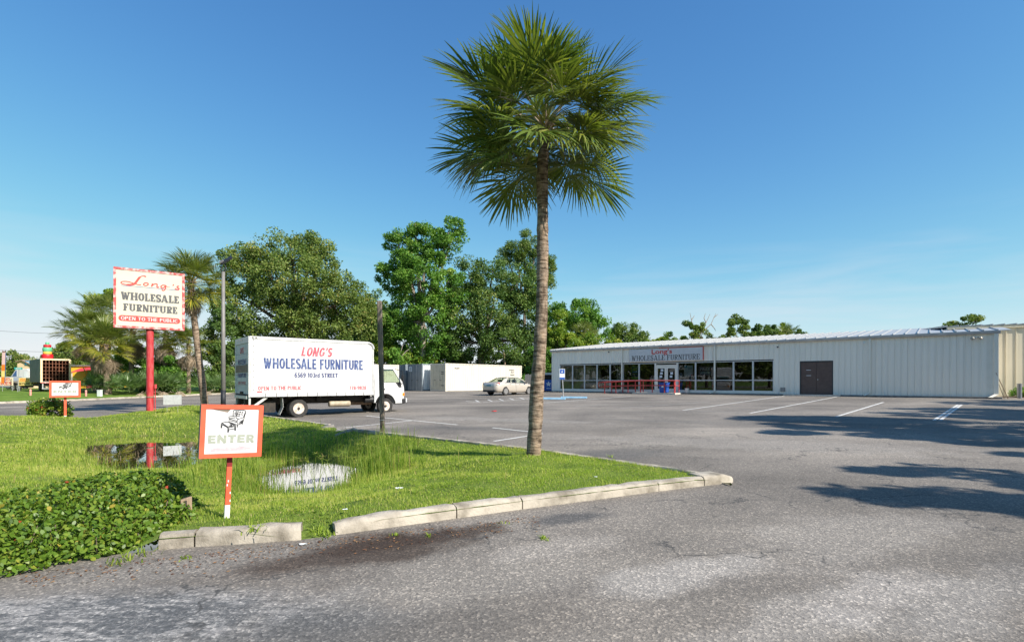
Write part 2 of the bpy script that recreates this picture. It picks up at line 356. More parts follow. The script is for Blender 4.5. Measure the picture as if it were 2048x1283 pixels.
# foliage palettes
foliage('lawn', [(0, (0.123, 0.202, 0.025)), (.35, (0.252, 0.358, 0.047)), (.7, (0.392, 0.482, 0.076)), (.9, (0.526, 0.538, 0.123)), (1, (0.700, 0.582, 0.302))], .5)
foliage('tall_grass', [(0, (.10, .18, .022)), (.4, (.20, .30, .038)), (.75, (.31, .38, .06)), (.93, (.42, .41, .11)), (1, (.36, .24, .12))], .5)
foliage('dry_reed', [(0, (.20, .14, .09)), (1, (.42, .33, .22))], .3)
foliage('oak_leaf', [(0, (0.074, 0.136, 0.026)), (.5, (0.155, 0.222, 0.046)), (.85, (0.263, 0.305, 0.073)), (1, (0.427, 0.361, 0.125))], .30)
foliage('gum_leaf', [(0, (0.063, 0.157, 0.025)), (.5, (0.127, 0.267, 0.036)), (.9, (0.231, 0.382, 0.060)), (1, (0.340, 0.414, 0.101))], .32)
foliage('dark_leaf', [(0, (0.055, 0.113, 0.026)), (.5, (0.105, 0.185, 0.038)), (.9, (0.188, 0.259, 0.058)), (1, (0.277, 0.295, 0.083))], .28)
foliage('bright_leaf', [(0, (0.101, 0.180, 0.021)), (.5, (0.203, 0.302, 0.034)), (.9, (0.356, 0.409, 0.053)), (1, (0.474, 0.424, 0.091))], .38)
foliage('pine_leaf', [(0, (0.068, 0.131, 0.025)), (.6, (0.146, 0.218, 0.040)), (1, (0.243, 0.284, 0.072))], .25)
foliage('hedge_leaf', [(0, (0.048, 0.104, 0.011)), (.45, (0.108, 0.192, 0.019)), (.8, (0.208, 0.272, 0.034)), (.93, (0.336, 0.320, 0.051)), (.985, (0.400, 0.224, 0.043)), (1, (0.400, 0.064, 0.034))], .25, .42, .35)
foliage('palm_leaf', [(0, (0.056, 0.100, 0.023)), (.5, (0.123, 0.181, 0.037)), (.85, (0.205, 0.257, 0.063)), (1, (0.328, 0.315, 0.127))], .32, .34, .5)
foliage('palm_tip', [(0, (0.077, 0.116, 0.024)), (.5, (0.165, 0.207, 0.044)), (.85, (0.279, 0.293, 0.072)), (1, (0.372, 0.302, 0.133))], .34, .36, .5)
foliage('palm_gold', [(0, (0.121, 0.155, 0.022)), (.5, (0.259, 0.265, 0.034)), (.85, (0.470, 0.373, 0.047)), (1, (0.583, 0.342, 0.081))], .35, .45)
foliage('palm_dead', [(0, (0.228, 0.168, 0.114)), (.6, (0.396, 0.312, 0.228)), (1, (0.552, 0.456, 0.360))], .2, .8)
foliage('palmetto_leaf', [(0, (0.060, 0.120, 0.033)), (.6, (0.128, 0.210, 0.068)), (1, (0.225, 0.300, 0.120))], .3, .4, .5)

# ------------------------------------------------------------------ mesh helpers
class MB:
    def __init__(s): s.v = []; s.f = []
    def add(s, v, f):
        o = len(s.v); s.v += [tuple(x) for x in v]; s.f += [tuple(i+o for i in q) for q in f]; return s
    def box(s, x0, x1, y0, y1, z0, z1):
        v = [(x0,y0,z0),(x1,y0,z0),(x1,y1,z0),(x0,y1,z0),(x0,y0,z1),(x1,y0,z1),(x1,y1,z1),(x0,y1,z1)]
        return s.add(v, [(0,3,2,1),(4,5,6,7),(0,1,5,4),(1,2,6,5),(2,3,7,6),(3,0,4,7)])
    def bar(s, a, b, w, h=None, up=(0,0,1)):
        a, b = Vector(a), Vector(b); h = h or w
        d = (b-a).normalized(); u = Vector(up)
        if abs(d.dot(u)) > .98: u = Vector((0,1,0))
        sx = d.cross(u).normalized(); sy = sx.cross(d).normalized()
        v = [p+sx*i*w/2+sy*j*h/2 for p in (a, b) for i, j in ((-1,-1),(1,-1),(1,1),(-1,1))]
        return s.add(v, [(3,2,1,0),(4,5,6,7),(0,1,5,4),(1,2,6,5),(2,3,7,6),(3,0,4,7)])
    def tube(s, pts, rad, n=8, caps=True):
        pts = [Vector(p) for p in pts]
        if not hasattr(rad, '__len__'): rad = [rad]*len(pts)
        rings = []; o = len(s.v); up = None
        for i, p in enumerate(pts):
            d = (pts[min(i+1, len(pts)-1)]-pts[max(i-1, 0)]).normalized()
            if up is None:
                up = Vector((1,0,0)) if abs(d.x) < .9 else Vector((0,1,0))
            x = (up-d*up.dot(d)).normalized(); y = d.cross(x); up = x
            s.v += [tuple(p+(x*math.cos(2*PI*k/n)+y*math.sin(2*PI*k/n))*rad[i]) for k in range(n)]
        for i in range(len(pts)-1):
            for k in range(n):
                a = o+i*n+k; b = o+i*n+(k+1) % n
                s.f.append((a, b, b+n, a+n))
        if caps:
            s.f.append(tuple(o+k for k in range(n))[::-1]); s.f.append(tuple(o+(len(pts)-1)*n+k for k in range(n)))
        return s
    def lathe(s, prof, c=(0,0,0), axis='z', n=20, caps=True):          # prof: (radius, height)
        o = len(s.v); c = Vector(c)
        for r, h in prof:
            for k in range(n):
                a, b = r*math.cos(2*PI*k/n), r*math.sin(2*PI*k/n)
                p = (a, b, h) if axis == 'z' else ((h, a, b) if axis == 'x' else (a, h, b))
                s.v.append(tuple(c+Vector(p)))
        for i in range(len(prof)-1):
            for k in range(n):
                a = o+i*n+k; b = o+i*n+(k+1) % n
                s.f.append((a, b, b+n, a+n))
        if caps: s.f.append(tuple(o+k for k in range(n))[::-1]); s.f.append(tuple(o+(len(prof)-1)*n+k for k in range(n)))
        return s
    def prism(s, poly, h0, h1, plane='xz'):                 # closed outline in a plane, extruded along the third axis
        n = len(poly)
        def P(a, h): return (a[0], h, a[1]) if plane == 'xz' else ((a[0], a[1], h) if plane == 'xy' else (h, a[0], a[1]))
        v = [P(a, h0) for a in poly]+[P(a, h1) for a in poly]
        f = [tuple(range(n)), tuple(range(2*n-1, n-1, -1))]+[(i, i+n, (i+1) % n+n, (i+1) % n) for i in range(n)]
        return s.add(v, f)
    def quad(s, *p): return s.add(p, [tuple(range(len(p)))])
    def mesh(s, name, smooth=False, fix=True):
        me = bpy.data.meshes.new(name); me.from_pydata(s.v, [], s.f); me.update()
        if fix:
            bm = bmesh.new(); bm.from_mesh(me); bmesh.ops.recalc_face_normals(bm, faces=bm.faces); bm.to_mesh(me); bm.free()
        if smooth: me.polygons.foreach_set('use_smooth', [True]*len(me.polygons))
        return me
    def build(s, name, m, parent=None, smooth=False, bevel=0, fix=True, auto=None):
        me = s.mesh(name, smooth, fix); o = link(name, me, m, parent)
        if bevel:
            bv = o.modifiers.new('bevel', 'BEVEL'); bv.width = bevel; bv.segments = 2; bv.limit_method = 'ANGLE'; bv.angle_limit = math.radians(40)
        if auto: me.set_sharp_from_angle(angle=math.radians(auto))
        return o
def link(name, me, m, parent=None):
    o = bpy.data.objects.new(name, me)
    if m is not None and len(me.materials) == 0: me.materials.append(MATS[m])
    COL.objects.link(o)
    if parent is not None: o.parent = parent
    return o
def tag(o, label, cat, group=None):
    o['label'] = label; o['category'] = cat
    if group: o['group'] = group
    return o
def thing(name, label, cat, loc=(0,0,0), rz=0, group=None):
    o = bpy.data.objects.new(name, None); o.empty_display_size = .2; COL.objects.link(o)
    o.location = loc; o.rotation_euler = (0, 0, rz); return tag(o, label, cat, group)
def struct(o): o['kind'] = 'structure'; return o
def inst(name, src, parent, M=None):                     # another object on the same mesh
    o = bpy.data.objects.new(name, src); COL.objects.link(o); o.parent = parent
    if M is not None: o.matrix_local = M
    return o
def np_mesh(name, V, Fc, tint=None, k=4):
    me = bpy.data.meshes.new(name); nv, nf = len(V), len(Fc)
    me.vertices.add(nv); me.vertices.foreach_set('co', np.ascontiguousarray(V, dtype=np.float32).ravel())
    me.loops.add(nf*k); me.loops.foreach_set('vertex_index', np.ascontiguousarray(Fc, dtype=np.int32).ravel())
    me.polygons.add(nf); me.polygons.foreach_set('loop_start', np.arange(0, nf*k, k, dtype=np.int32))
    me.update(calc_edges=True)
    if tint is not None:
        a = me.attributes.new('tint', 'FLOAT', 'FACE'); a.data.foreach_set('value', np.ascontiguousarray(tint, dtype=np.float32))
    return me
def text(s, w, h, m, parent, M, bold=0, shear=0, name='lettering', z=0):
    c = bpy.data.curves.new('t', 'FONT'); c.body = s; c.offset = bold; c.shear = shear; c.resolution_u = 3
    ob = bpy.data.objects.new('t', c)
    me = bpy.data.meshes.new_from_object(ob); bpy.data.objects.remove(ob); bpy.data.curves.remove(c)
    n = len(me.vertices); co = np.empty(n*3, np.float32); me.vertices.foreach_get('co', co); co = co.reshape(-1, 3)
    mn, mx = co.min(0), co.max(0)
    co[:, 0] = (co[:, 0]-(mn[0]+mx[0])/2)*(w/(mx[0]-mn[0])); co[:, 1] = (co[:, 1]-(mn[1]+mx[1])/2)*(h/(mx[1]-mn[1])); co[:, 2] = z
    me.vertices.foreach_set('co', co.ravel()); me.materials.clear(); me.materials.append(MATS[m]); me.name = name; me.update()
    return inst(name, me, parent, M)
def face_frame(o, ex, ey=(0,0,1)):                       # local frame for flat graphics: x right, y up, z out of the face
    ex = Vector(ex).normalized(); ey = Vector(ey).normalized(); ez = ex.cross(ey)
    M = Matrix((ex, ey, ez)).transposed().to_4x4(); M.translation = Vector(o); return M

# slab-serif capitals drawn as filled strokes in a 0..1 high box ---------------------------------
def strip(pts, ws):
    out = []; P = [Vector((a, b)) for a, b in pts]
    L, R = [], []
    for i, p in enumerate(P):
        d = (P[min(i+1, len(P)-1)]-P[max(i-1, 0)]).normalized(); nrm = Vector((-d.y, d.x))
        w = ws[i] if hasattr(ws, '__len__') else ws
        L.append(p+nrm*w/2); R.append(p-nrm*w/2)
    return [[L[i], L[i+1], R[i+1], R[i]] for i in range(len(P)-1)]
def arc(cx, cy, rx, ry, a0, a1, n=12): return [(cx+rx*math.cos(a0+(a1-a0)*i/n), cy+ry*math.sin(a0+(a1-a0)*i/n)) for i in range(n+1)]
def rc(x0, x1, y0, y1): return [Vector((x0,y0)), Vector((x1,y0)), Vector((x1,y1)), Vector((x0,y1))]
def glyph(ch, st, th, sv):                               # st stem, th thin stroke, sv serif overhang; sv = 0 gives plain heavy capitals
    q = []; tip = q.append if sv else (lambda a: None)
    def stem(x, y0=0, y1=1, s0=True, s1=True, w=st):
        q.append(rc(x, x+w, y0, y1))
        if s0: tip(rc(x-sv, x+w+sv, y0, y0+th))
        if s1: tip(rc(x-sv, x+w+sv, y1-th, y1))
    def bowl(x, cy, ry, rx=.22): q.extend(strip(arc(x, cy, rx, ry-th/2, PI/2, -PI/2, 10), [th+(st-th)*math.sin(PI*i/10) for i in range(11)]))
    x = sv
    if ch == 'H': stem(x); stem(x+.50); q.append(rc(x, x+.5, .5-th/2, .5+th/2)); W = .5+st+2*sv
    elif ch == 'I': stem(x); W = st+2*sv
    elif ch == 'L': stem(x); q.append(rc(x, x+.56, 0, th)); tip(rc(x+.56-th, x+.56, 0, .34)); W = .58+sv
    elif ch in 'EF':
        stem(x); q.append(rc(x, x+.54, 1-th, 1)); tip(rc(x+.54-th, x+.54, .70, 1)); q.append(rc(x, x+(.38 if sv else .50), .5-th/2, .5+th/2)); tip(rc(x+.38-th*.7, x+.38, .36, .64))
        if ch == 'E': q.append(rc(x, x+.57, 0, th)); tip(rc(x+.57-th, x+.57, 0, .32))
        W = .59+sv
    elif ch == 'T': stem(x+.22, s1=False); q.append(rc(x-.04, x+.44+st+.04, 1-th, 1)); tip(rc(x-.04, x-.04+th, .68, 1)); tip(rc(x+.48+st-th, x+.48+st, .68, 1)); W = .48+st+sv*1.2
    elif ch in 'O0': q += strip(arc(.37, .5, .37-st/2, .5-th/2, 0, 2*PI, 24), [th+(st-th)*abs(math.cos(2*PI*i/24)) for i in range(25)]); W = .74
    elif ch in 'CG':
        q += strip(arc(.37, .5, .37-st/2, .5-th/2, .20*PI, 1.80*PI, 22), [th+(st-th)*abs(math.cos(.2*PI+1.6*PI*i/22)) for i in range(23)])
        if ch == 'G': q.append(rc(.42, .74, .36, .36+th)); q.append(rc(.74-st*.8, .74, .10, .40))
        W = .76
    elif ch == 'U':
        stem(x, .3, 1, False); stem(x+.46, .3, 1, False, w=st*(.8 if sv else 1))
        q += strip(arc(x+.23+st*.45, .32, .23, .32-th/2, PI, 2*PI, 12), [st-(st-th)*math.sin(PI*i/12) for i in range(13)]); W = .46+st+2*sv
    elif ch in 'RPB':
        stem(x); bowl(x+.30, .74, .26); q.append(rc(x, x+.31, 1-th, 1)); q.append(rc(x, x+.31, .48, .48+th))
        if ch == 'R': q += strip([(x+.28, .5), (x+.46, .12), (x+.60, .06)], [st*.9, st*.9, th]) if sv else strip([(x+.30, .52), (x+.54, 0)], st)
        if ch == 'B': bowl(x+.32, .27, .27, .24); q.append(rc(x, x+.33, 0, th))
        W = .66+sv
    elif ch == 'S':
        p = arc(.31, .735, .22, .265-th/2, .15*PI, 1.5*PI, 12)[:-1]+arc(.31, .265, .22, .265-th/2, .5*PI, -.85*PI, 12)
        q += strip(p, [th+(st-th)*abs(math.cos((i/len(p)-.5)*PI)) for i in range(len(p))]); tip(rc(.47, .47+th, .66, 1)); tip(rc(.05, .05+th, 0, .34)); W = .62
    elif ch == 'A':
        q += strip([(x+.05, 0), (x+.33, 1)], th*1.1 if sv else st*.9); q += strip([(x+.33, 1), (x+.64, 0)], st); q.append(rc(x+.14, x+.55, .22, .22+th))
        tip(rc(x-.06, x+.20, 0, th)); tip(rc(x+.46, x+.82, 0, th)); W = (.84 if sv else .74)+sv
    elif ch == 'N':
        w_ = th*1.2 if sv else st*.9
        stem(x, w=w_); stem(x+.5, s0=False, w=w_); q += strip([(x+.06, 1), (x+.56, 0)], st); W = .5+w_+2*sv+.04
    elif ch == 'W':
        tw = th*1.1 if sv else st*.85
        q += strip([(x+.06, 1), (x+.26, 0)], st); q += strip([(x+.26, 0), (x+.44, .95)], tw); q += strip([(x+.40, .95), (x+.62, 0)], st); q += strip([(x+.62, 0), (x+.84, 1)], tw)
        tip(rc(x-.08, x+.24, 1-th, 1)); tip(rc(x+.68, x+.98, 1-th, 1)); W = .98+sv
    elif ch == "'": q += strip([(.12, 1), (.08, .66)], [st, st*.5]); W = .22
    elif ch == '-': q.append(rc(.02, .30, .40, .40+th)); W = .32
    elif ch == '1': q.append(rc(.16, .16+st, 0, 1)); q += strip([(.02, .80), (.22, .94)], th); W = .44
    elif ch == '7': q.append(rc(0, .58, 1-th, 1)); q += strip([(.46, 1-th*.5), (.22, 0)], st); W = .58
    elif ch == '8': q += strip(arc(.31, .74, .20, .26-th/2, 0, 2*PI, 16), th*1.2); q += strip(arc(.31, .27, .23, .27-th/2, 0, 2*PI, 16), th*1.3); W = .62
    elif ch in '69':
        f = (lambda y: y) if ch == '6' else (lambda y: 1-y)
        q += strip([(a, f(b)) for a, b in arc(.32, .31, .22, .31-th/2, 0, 2*PI, 16)], th*1.3); q += strip([(a if ch == '6' else .64-a, f(b)) for a, b in [(.52, .80), (.44, .92), (.30, .92), (.16, .78), (.11, .55), (.10, .31)]], th*1.3); W = .64
    elif ch == '5': q.append(rc(.08, .56, 1-th, 1)); q.append(rc(.08, .08+st*.8, .50, 1)); q += strip([(.12, .54), (.30, .60)]+arc(.30, .31, .22, .31-th/2, PI/2, -.85*PI, 12), th*1.3); W = .60
    elif ch == '3': q += strip(arc(.28, .74, .20, .26-th/2, .85*PI, -.5*PI, 12), th*1.2); q += strip(arc(.28, .27, .23, .27-th/2, .5*PI, -.85*PI, 12), th*1.2); W = .58
    elif ch == '2': q += strip(arc(.29, .72, .21, .28-th/2, .95*PI, -.15*PI, 12)+[(.30, .30), (.08, th*.5)], th*1.3); q.append(rc(.02, .58, 0, th)); W = .60
    elif ch == 'r': q.append(rc(.02, .02+st*.9, 0, .70)); q += strip([(.10, .50), (.22, .62), (.38, .62)], th*1.2); W = .40
    elif ch == 'd': q.append(rc(.36, .36+st*.9, 0, 1)); q += strip(arc(.28, .35, .20, .35-th/2, 0, 2*PI, 14), th*1.2); W = .64
    else: W = .30
    return q, W
def heavy(ch):
    if ch == 'E': return [rc(0, .30, 0, 1), rc(.30, .74, .74, 1), rc(.30, .68, .38, .62), rc(.30, .76, 0, .26)], .76
    if ch == 'N': return [rc(0, .27, 0, 1), rc(.62, .89, 0, 1)]+strip([(.10, 1.0), (.79, 0.0)], .30), .89
    if ch == 'T': return [rc(.24, .56, 0, .75), rc(0, .80, .75, 1)], .80
    if ch == 'R': return [rc(0, .30, 0, 1), rc(.30, .46, .76, 1), rc(.30, .46, .36, .58)]+strip(arc(.46, .68, .20, .20, PI/2, -PI/2, 10), .24)+strip([(.42, .42), (.72, 0)], .30), .86
def heavy_text(s, w, h, m, parent, M, gap=.14, name='lettering'):
    polys = []; x = 0
    for ch in s:
        q, W = heavy(ch); polys += [[(p.x+x, p.y) for p in qq] for qq in q]; x += W+gap
    x -= gap; mb = MB()
    for i, q in enumerate(polys): mb.quad(*[((a/x-.5)*w, (b-.5)*h, i*2e-5) for a, b in q])
    o = mb.build(name, m, parent, fix=False); o.matrix_local = M; return o
def slab_text(s, w, h, m, parent, M, st=.2, th=.12, sv=.07, gap=.05, name='lettering', shear=0):
    polys = []; x = 0
    for ch in s:
        q, W = glyph(ch, st, th, sv)
        polys += [[(p.x+x, p.y) for p in qq] for qq in q]; x += W+gap
    x -= gap; mb = MB()
    for i, q in enumerate(polys):
        mb.quad(*[((a/x-.5)*w+(b-.5)*h*shear, (b-.5)*h, i*2e-5) for a, b in q])
    o = mb.build(name, m, parent, fix=False); o.matrix_local = M; return o
def strokes(paths, m, parent, M, name='lettering', zstep=3e-5):
    mb = MB(); i = 0
    for pts, ws in paths:
        for q in strip(pts, ws): mb.quad(*[(p.x, p.y, i*zstep) for p in q]); i += 1
    o = mb.build(name, m, parent, fix=False); o.matrix_local = M; return o
def bez(p, n=8):                                          # chain of cubic segments: p0 c c p1 c c p2 ...
    out = [p[0]]
    for i in range(0, len(p)-3, 3):
        a, b, c, d = [Vector(x) for x in p[i:i+4]]
        for k in range(1, n+1):
            t = k/n; q = a*(1-t)**3+b*3*t*(1-t)**2+c*3*t*t*(1-t)+d*t**3; out.append((q.x, q.y))
    return out

# ================================================================== THE GROUND
def pip(P, poly):
    x, y = P[:, 0], P[:, 1]; c = np.zeros(len(P), bool); n = len(poly)
    for i in range(n):
        (x0, y0), (x1, y1) = poly[i], poly[(i+1) % n]
        if y0 == y1: continue
        k = ((y0 > y) != (y1 > y)) & (x < (x1-x0)*(y-y0)/(y1-y0)+x0); c ^= k
    return c
def pdist(P, poly, closed=True):
    best = np.full(len(P), 1e9); n = len(poly)
    for i in range(n if closed else n-1):
        a, b = np.array(poly[i]), np.array(poly[(i+1) % n]); ab = b-a
        t = np.clip(((P-a)@ab)/max(ab@ab, 1e-9), 0, 1); best = np.minimum(best, np.linalg.norm(P-(a+t[:, None]*ab), axis=1))
    return best
def t2(v): return (v[0], v[1])
WATER = -.43
near_line = [t2(gp(*p)) for p in ((1466,964),(1325,981),(1180,1000),(1042,1018),(900,1037.7),(760,1057),(669,1069),(601,1079),(500,1086),(389,1093),(315,1099))]
near_left = [(-3.45, 4.52), (-3.9, 4.25), (-4.5, 3.7), (-5.2, 2.9), (-5.5, 2.0), (-5.6, 0), (-5.6, -4)]
back_line = [t2(gp(p[0], p[1], .13)) for p in ((1462,953),(1430,945.6),(1268,921.6),(1081,896),(928,879),(764,862),(711,856),(666,848),(551,833))]+[(-11.2, 22.4), (-14.0, 25.6), (-17.4, 29.7)]
far_left = [(-18.3, 30.2), (-18.7, 29.4), (-18.0, 25.0), (-17.0, 21.6), (-16.6, 20.6), (-18.4, 21.7), (-20.6, 21.3), (-23, 20.6), (-32, 19.2), (-48, 17)]
ISLAND = near_line+near_left+[(-48, -4)]+far_left[::-1]+back_line[::-1]
wpx = [[(165,905),(180,882),(240,872),(320,870),(395,874),(432,890),(425,915),(400,935),(340,950),(250,952),(190,938)],
       [(490,958),(525,935),(590,918),(650,909),(705,912),(730,933),(722,960),(680,980),(620,992),(535,992)]]
POOLS = [[t2(gp(a, b, WATER)) for a, b in w] for w in wpx]
GAP = np.array(t2(gp(636, 1074))); FLUME = np.array(t2(gp(688, 853, .1)))
isl_np = [np.array(p) for p in ISLAND]
def zA_np(P):
    s = -((P[:, 0]-B0.x)*BN.x+(P[:, 1]-B0.y)*BN.y)
    return .5*np.clip(1-s/32, 0, 1)
def zG_np(P):
    dw = np.full(len(P), 1e9)
    for w in POOLS:
        d = pdist(P, w); ins = pip(P, w); dw = np.minimum(dw, np.where(ins, -d, d))
    dw = dw+.16*np.sin(P[:, 0]*3.1+1.9*np.sin(P[:, 1]*2.3))*np.sin(P[:, 1]*3.7+.8)+.07*np.sin(P[:, 0]*8.3)*np.sin(P[:, 1]*7.1)
    e = pdist(P, ISLAND)
    ze = zA_np(P)+.115
    ze -= .12*np.exp(-((P-GAP)**2).sum(1)/.10)+.17*np.exp(-((P-FLUME)**2).sum(1)/.35)
    left = np.clip((-P[:, 0]-14)/3, 0, 1)*np.clip(1-e/1.2, 0, 1); ze -= .09*left
    ze -= .13*np.clip(1-e/.30, 0, 1)*(P[:, 0] < -3.2)*(P[:, 1] < 5.2)+.14*np.exp(-((P-np.array(near_line[0]))**2).sum(1)/.09)
    dd = np.clip(dw, 0, None)
    t = np.maximum(dd/(dd+e+1e-6), np.clip(dd/3.2, 0, 1)); t = t**.8
    wob = .035*np.sin(P[:, 0]*2.1+1.3*np.sin(P[:, 1]*1.3))*np.sin(P[:, 1]*1.7+.5)+.02*np.sin(P[:, 0]*5.3)*np.sin(P[:, 1]*4.7)
    z = WATER+(ze-WATER)*t+wob*np.clip(e/.8, 0, 1)*np.clip(dd/1.0, 0, 1)
    return np.where(dw < 0, WATER+np.maximum(dw*.35, -.3), z), dw, e
def zG(x, y): return float(zG_np(np.array([[x, y]], float))[0][0])
def cdt(poly, holes, pts):
    V = []; E = []
    def loop(lp, seg):
        o = len(V); L = []
        for i in range(len(lp)):
            a, b = Vector(lp[i]), Vector(lp[(i+1) % len(lp)]); k = max(1, int((b-a).length/seg))
            for j in range(k): L.append(a+(b-a)*j/k)
        V.extend(L); E.extend([(o+i, o+(i+1) % len(L)) for i in range(len(L))])
    loop(poly[0], poly[1])
    for h in holes: loop(h[0], h[1])
    V += [Vector(p) for p in pts]
    v, e, f, *_ = geometry.delaunay_2d_cdt(V, E, [], 0, 1e-5)
    P = np.array([tuple(x) for x in v]); Fc = np.array([tuple(x) for x in f])
    c = P[Fc].mean(1); keep = pip(c, poly[0])
    for h in holes: keep &= ~pip(c, h[0])
    return P, Fc[keep]
def grid(x0, x1, y0, y1, st, poly=None, holes=(), jit=.2, margin=0):
    X, Y = np.meshgrid(np.arange(x0, x1, st), np.arange(y0, y1, st)); P = np.stack([X.ravel(), Y.ravel()], 1)
    P = P+NP.uniform(-jit, jit, P.shape)*st
    if poly is not None: P = P[pip(P, poly) & (pdist(P, poly) > margin)]
    for h in holes: P = P[~pip(P, h) & (pdist(P, h) > margin)]
    return [tuple(p) for p in P]
def sheet(name, P, Fc, z, m):
    me = np_mesh(name, np.column_stack([P, z]), Fc, k=3)
    bm = bmesh.new(); bm.from_mesh(me); bmesh.ops.recalc_face_normals(bm, faces=bm.faces)
    if bm.faces and sum(f.normal.z for f in bm.faces) < 0: bmesh.ops.reverse_faces(bm, faces=bm.faces)
    for f in bm.faces: f.smooth = True
    bm.to_mesh(me); bm.free()
    return struct(link(name, me, m))
# site edge: the far kerb on the left, then round behind the containers and the store
KL0, KL1 = Vector((-34.5, 35.2)), Vector((-28.5, 53.4)); KD = (KL1-KL0).normalized(); KNrm = Vector((-KD.y, KD.x))
site_left = [t2(KL0-KD*14), t2(KL0), t2(KL1), t2(KL1+KD*14)]
SITE = site_left+[(6, 74), (40, 66), (75, 30), (75, -40), (-80, -40), (-80, 12)]
P, Fc = cdt((SITE, 3), [(ISLAND, .6)], grid(-79, 74, -39, 73, 3, SITE, [ISLAND], margin=.5))
sheet('parking_lot', P, Fc, zA_np(P), 'asphalt')
ins = [tuple(p) for p in grid(-30, 4, 3, 31, .32, ISLAND, margin=.15)+grid(-48, -30, -4, 20, 2, ISLAND, margin=.5)+grid(-30, -5, -4, 3, 1.5, ISLAND, margin=.5)]
P, Fc = cdt((ISLAND, .3), [], ins)
z, dw, e = zG_np(P); z = np.where(e < .02, z-.02, z)
sheet('swale_bank', P, Fc, z, 'turf_soil')
wp = np.array([(-22, 8.2), (-2.2, 8.2), (-2.2, 15.2), (-8, 20.5), (-22, 20.5)])
me = np_mesh('pond', np.column_stack([wp, np.full(5, WATER)]), np.array([[0, 1, 2, 3, 4]]), k=5)
struct(link('pond', me, 'pond_water'))
def zV_np(P):                                             # grass verge and the land beyond the site
    d = pdist(P, SITE); base = zA_np(P)
    left = np.clip((-P[:, 0]-18)/6, 0, 1)
    return base+.10+np.clip(d/9, 0, 1)*(.47*left+.02*(1-left))*np.where(base > .2, .4, 1)
def zV(x, y): return float(zV_np(np.array([[x, y]], float))[0])
OUT = [(-1500, -900), (1500, -900), (1500, 2200), (-1500, 2200)]
far_pts = grid(-75, 80, 10, 110, 4, None, [SITE], margin=1)+grid(-400, 400, -300, 500, 60, None, [SITE], margin=40)
P, Fc = cdt((OUT, 200), [(SITE, 2)], far_pts)
sheet('ground', P, Fc, zV_np(P)-np.where(pdist(P, SITE) < .05, .02, 0), 'far_turf')

# ------------------------------------------------------------------ kerbs: one stone per joint
def kerb_stone(a_pts, parent, inward, h=.15, w=.165, m='kerb_concrete', round0=False, round1=False, seed=0, zf=zA):
    pts = [Vector(a_pts[0])]
    for a, b in zip(a_pts[:-1], a_pts[1:]):
        a, b = Vector(a), Vector(b); k = max(1, int((b-a).length/.14))
        pts += [a+(b-a)*j/k for j in range(1, k+1)]
    mb = MB(); prof = [(0, -.12), (.002, h*.62), (.022, h*.90), (.06, h), (w-.03, h*1.02), (w, h*.92), (w, -.12)]
    n = len(prof); r = random.Random(seed)
    for i, p in enumerate(pts):
        d = (pts[min(i+1, len(pts)-1)]-pts[max(i-1, 0)]).normalized(); nr = Vector((-d.y, d.x))*inward
        z0 = zf(p.x, p.y); sc = 1
        if round0 and i < 2: sc = (.70, .93)[i]
        if round1 and i > len(pts)-3: sc = (.70, .93)[len(pts)-1-i]
        for u, zz in prof:
            j = .011 if zz > 0 else 0
            q = p+nr*(u+r.uniform(-j, j)*.8); mb.v.append((q.x, q.y, z0+(zz*sc if zz > 0 else zz)+r.uniform(-j, j)))
        if i:
            o = (i-1)*n
            for k in range(n-1): mb.f.append((o+k, o+k+1, o+n+k+1, o+n+k))
    mb.f.append(tuple(range(n))); mb.f.append(tuple((len(pts)-1)*n+k for k in range(n))[::-1])
    return mb.build('kerb_stone', m, parent, smooth=True, auto=50)
def empty_struct(name):
    o = bpy.data.objects.new(name, None); COL.objects.link(o); o['kind'] = 'structure'; return o
def along(line, s0, s1):                                  # part of a polyline between two lengths
    out = []; acc = 0
    for a, b in zip(line[:-1], line[1:]):
        a, b = Vector(a), Vector(b); L = (b-a).length
        lo, hi = max(s0-acc, 0), min(s1-acc, L)
        if hi > lo+1e-6:
            if not out: out.append(tuple(a+(b-a)*lo/L))
            out.append(tuple(a+(b-a)*hi/L))
        acc += L
    return out
def plen(line): return sum((Vector(b)-Vector(a)).length for a, b in zip(line[:-1], line[1:]))
kerb = empty_struct('kerb')
nl = near_line+near_left
def s_at(line, q):                                        # arc length of the point nearest to q
    best = (1e9, 0); acc = 0
    for a, b in zip(line[:-1], line[1:]):
        a, b = Vector(a), Vector(b); L = (b-a).length; t = max(0, min(1, (Vector(q)-a).dot(b-a)/L/L)); p = a+(b-a)*t
        d = (p-Vector(q)).length
        if d < best[0]: best = (d, acc+t*L)
        acc += L
    return best[1]
cuts = [s_at(nl, t2(gp(*p))) for p in ((1466,964),(1410,971),(1318,982),(1046,1018),(914,1036),(669,1069))]
for i, (a, b) in enumerate(zip(cuts[:-1], cuts[1:])):
    kerb_stone(along(nl, a+(.008 if i else 0), b-.008), kerb, -1, h=.132 if i != 1 else .122, w=.34 if i == 0 else .165, round0=(i == 0), round1=(i == 4), seed=i)
cuts = [s_at(nl, t2(gp(*p))) for p in ((603,1079),(389,1093),(315,1099))]
for i, (a, b) in enumerate(zip(cuts[:-1], cuts[1:])):
    kerb_stone(along(nl, a+(.008 if i else 0), b-.008), kerb, -1, h=.142 if i == 0 else .13, round0=(i == 0), seed=20+i)
bl = back_line; s_f0, s_f1 = s_at(bl, back_line[6]), s_at(bl, back_line[7]); tot = plen(bl)
cuts = list(np.arange(.55, s_f0-.4, 2.9))+[s_f0]
for i, (a, b) in enumerate(zip(cuts[:-1], cuts[1:])): kerb_stone(along(bl, a+.008, b-.008), kerb, 1, h=.13, w=.15, seed=40+i)
cuts = list(np.arange(s_f1, tot-1, 2.9))+[tot]
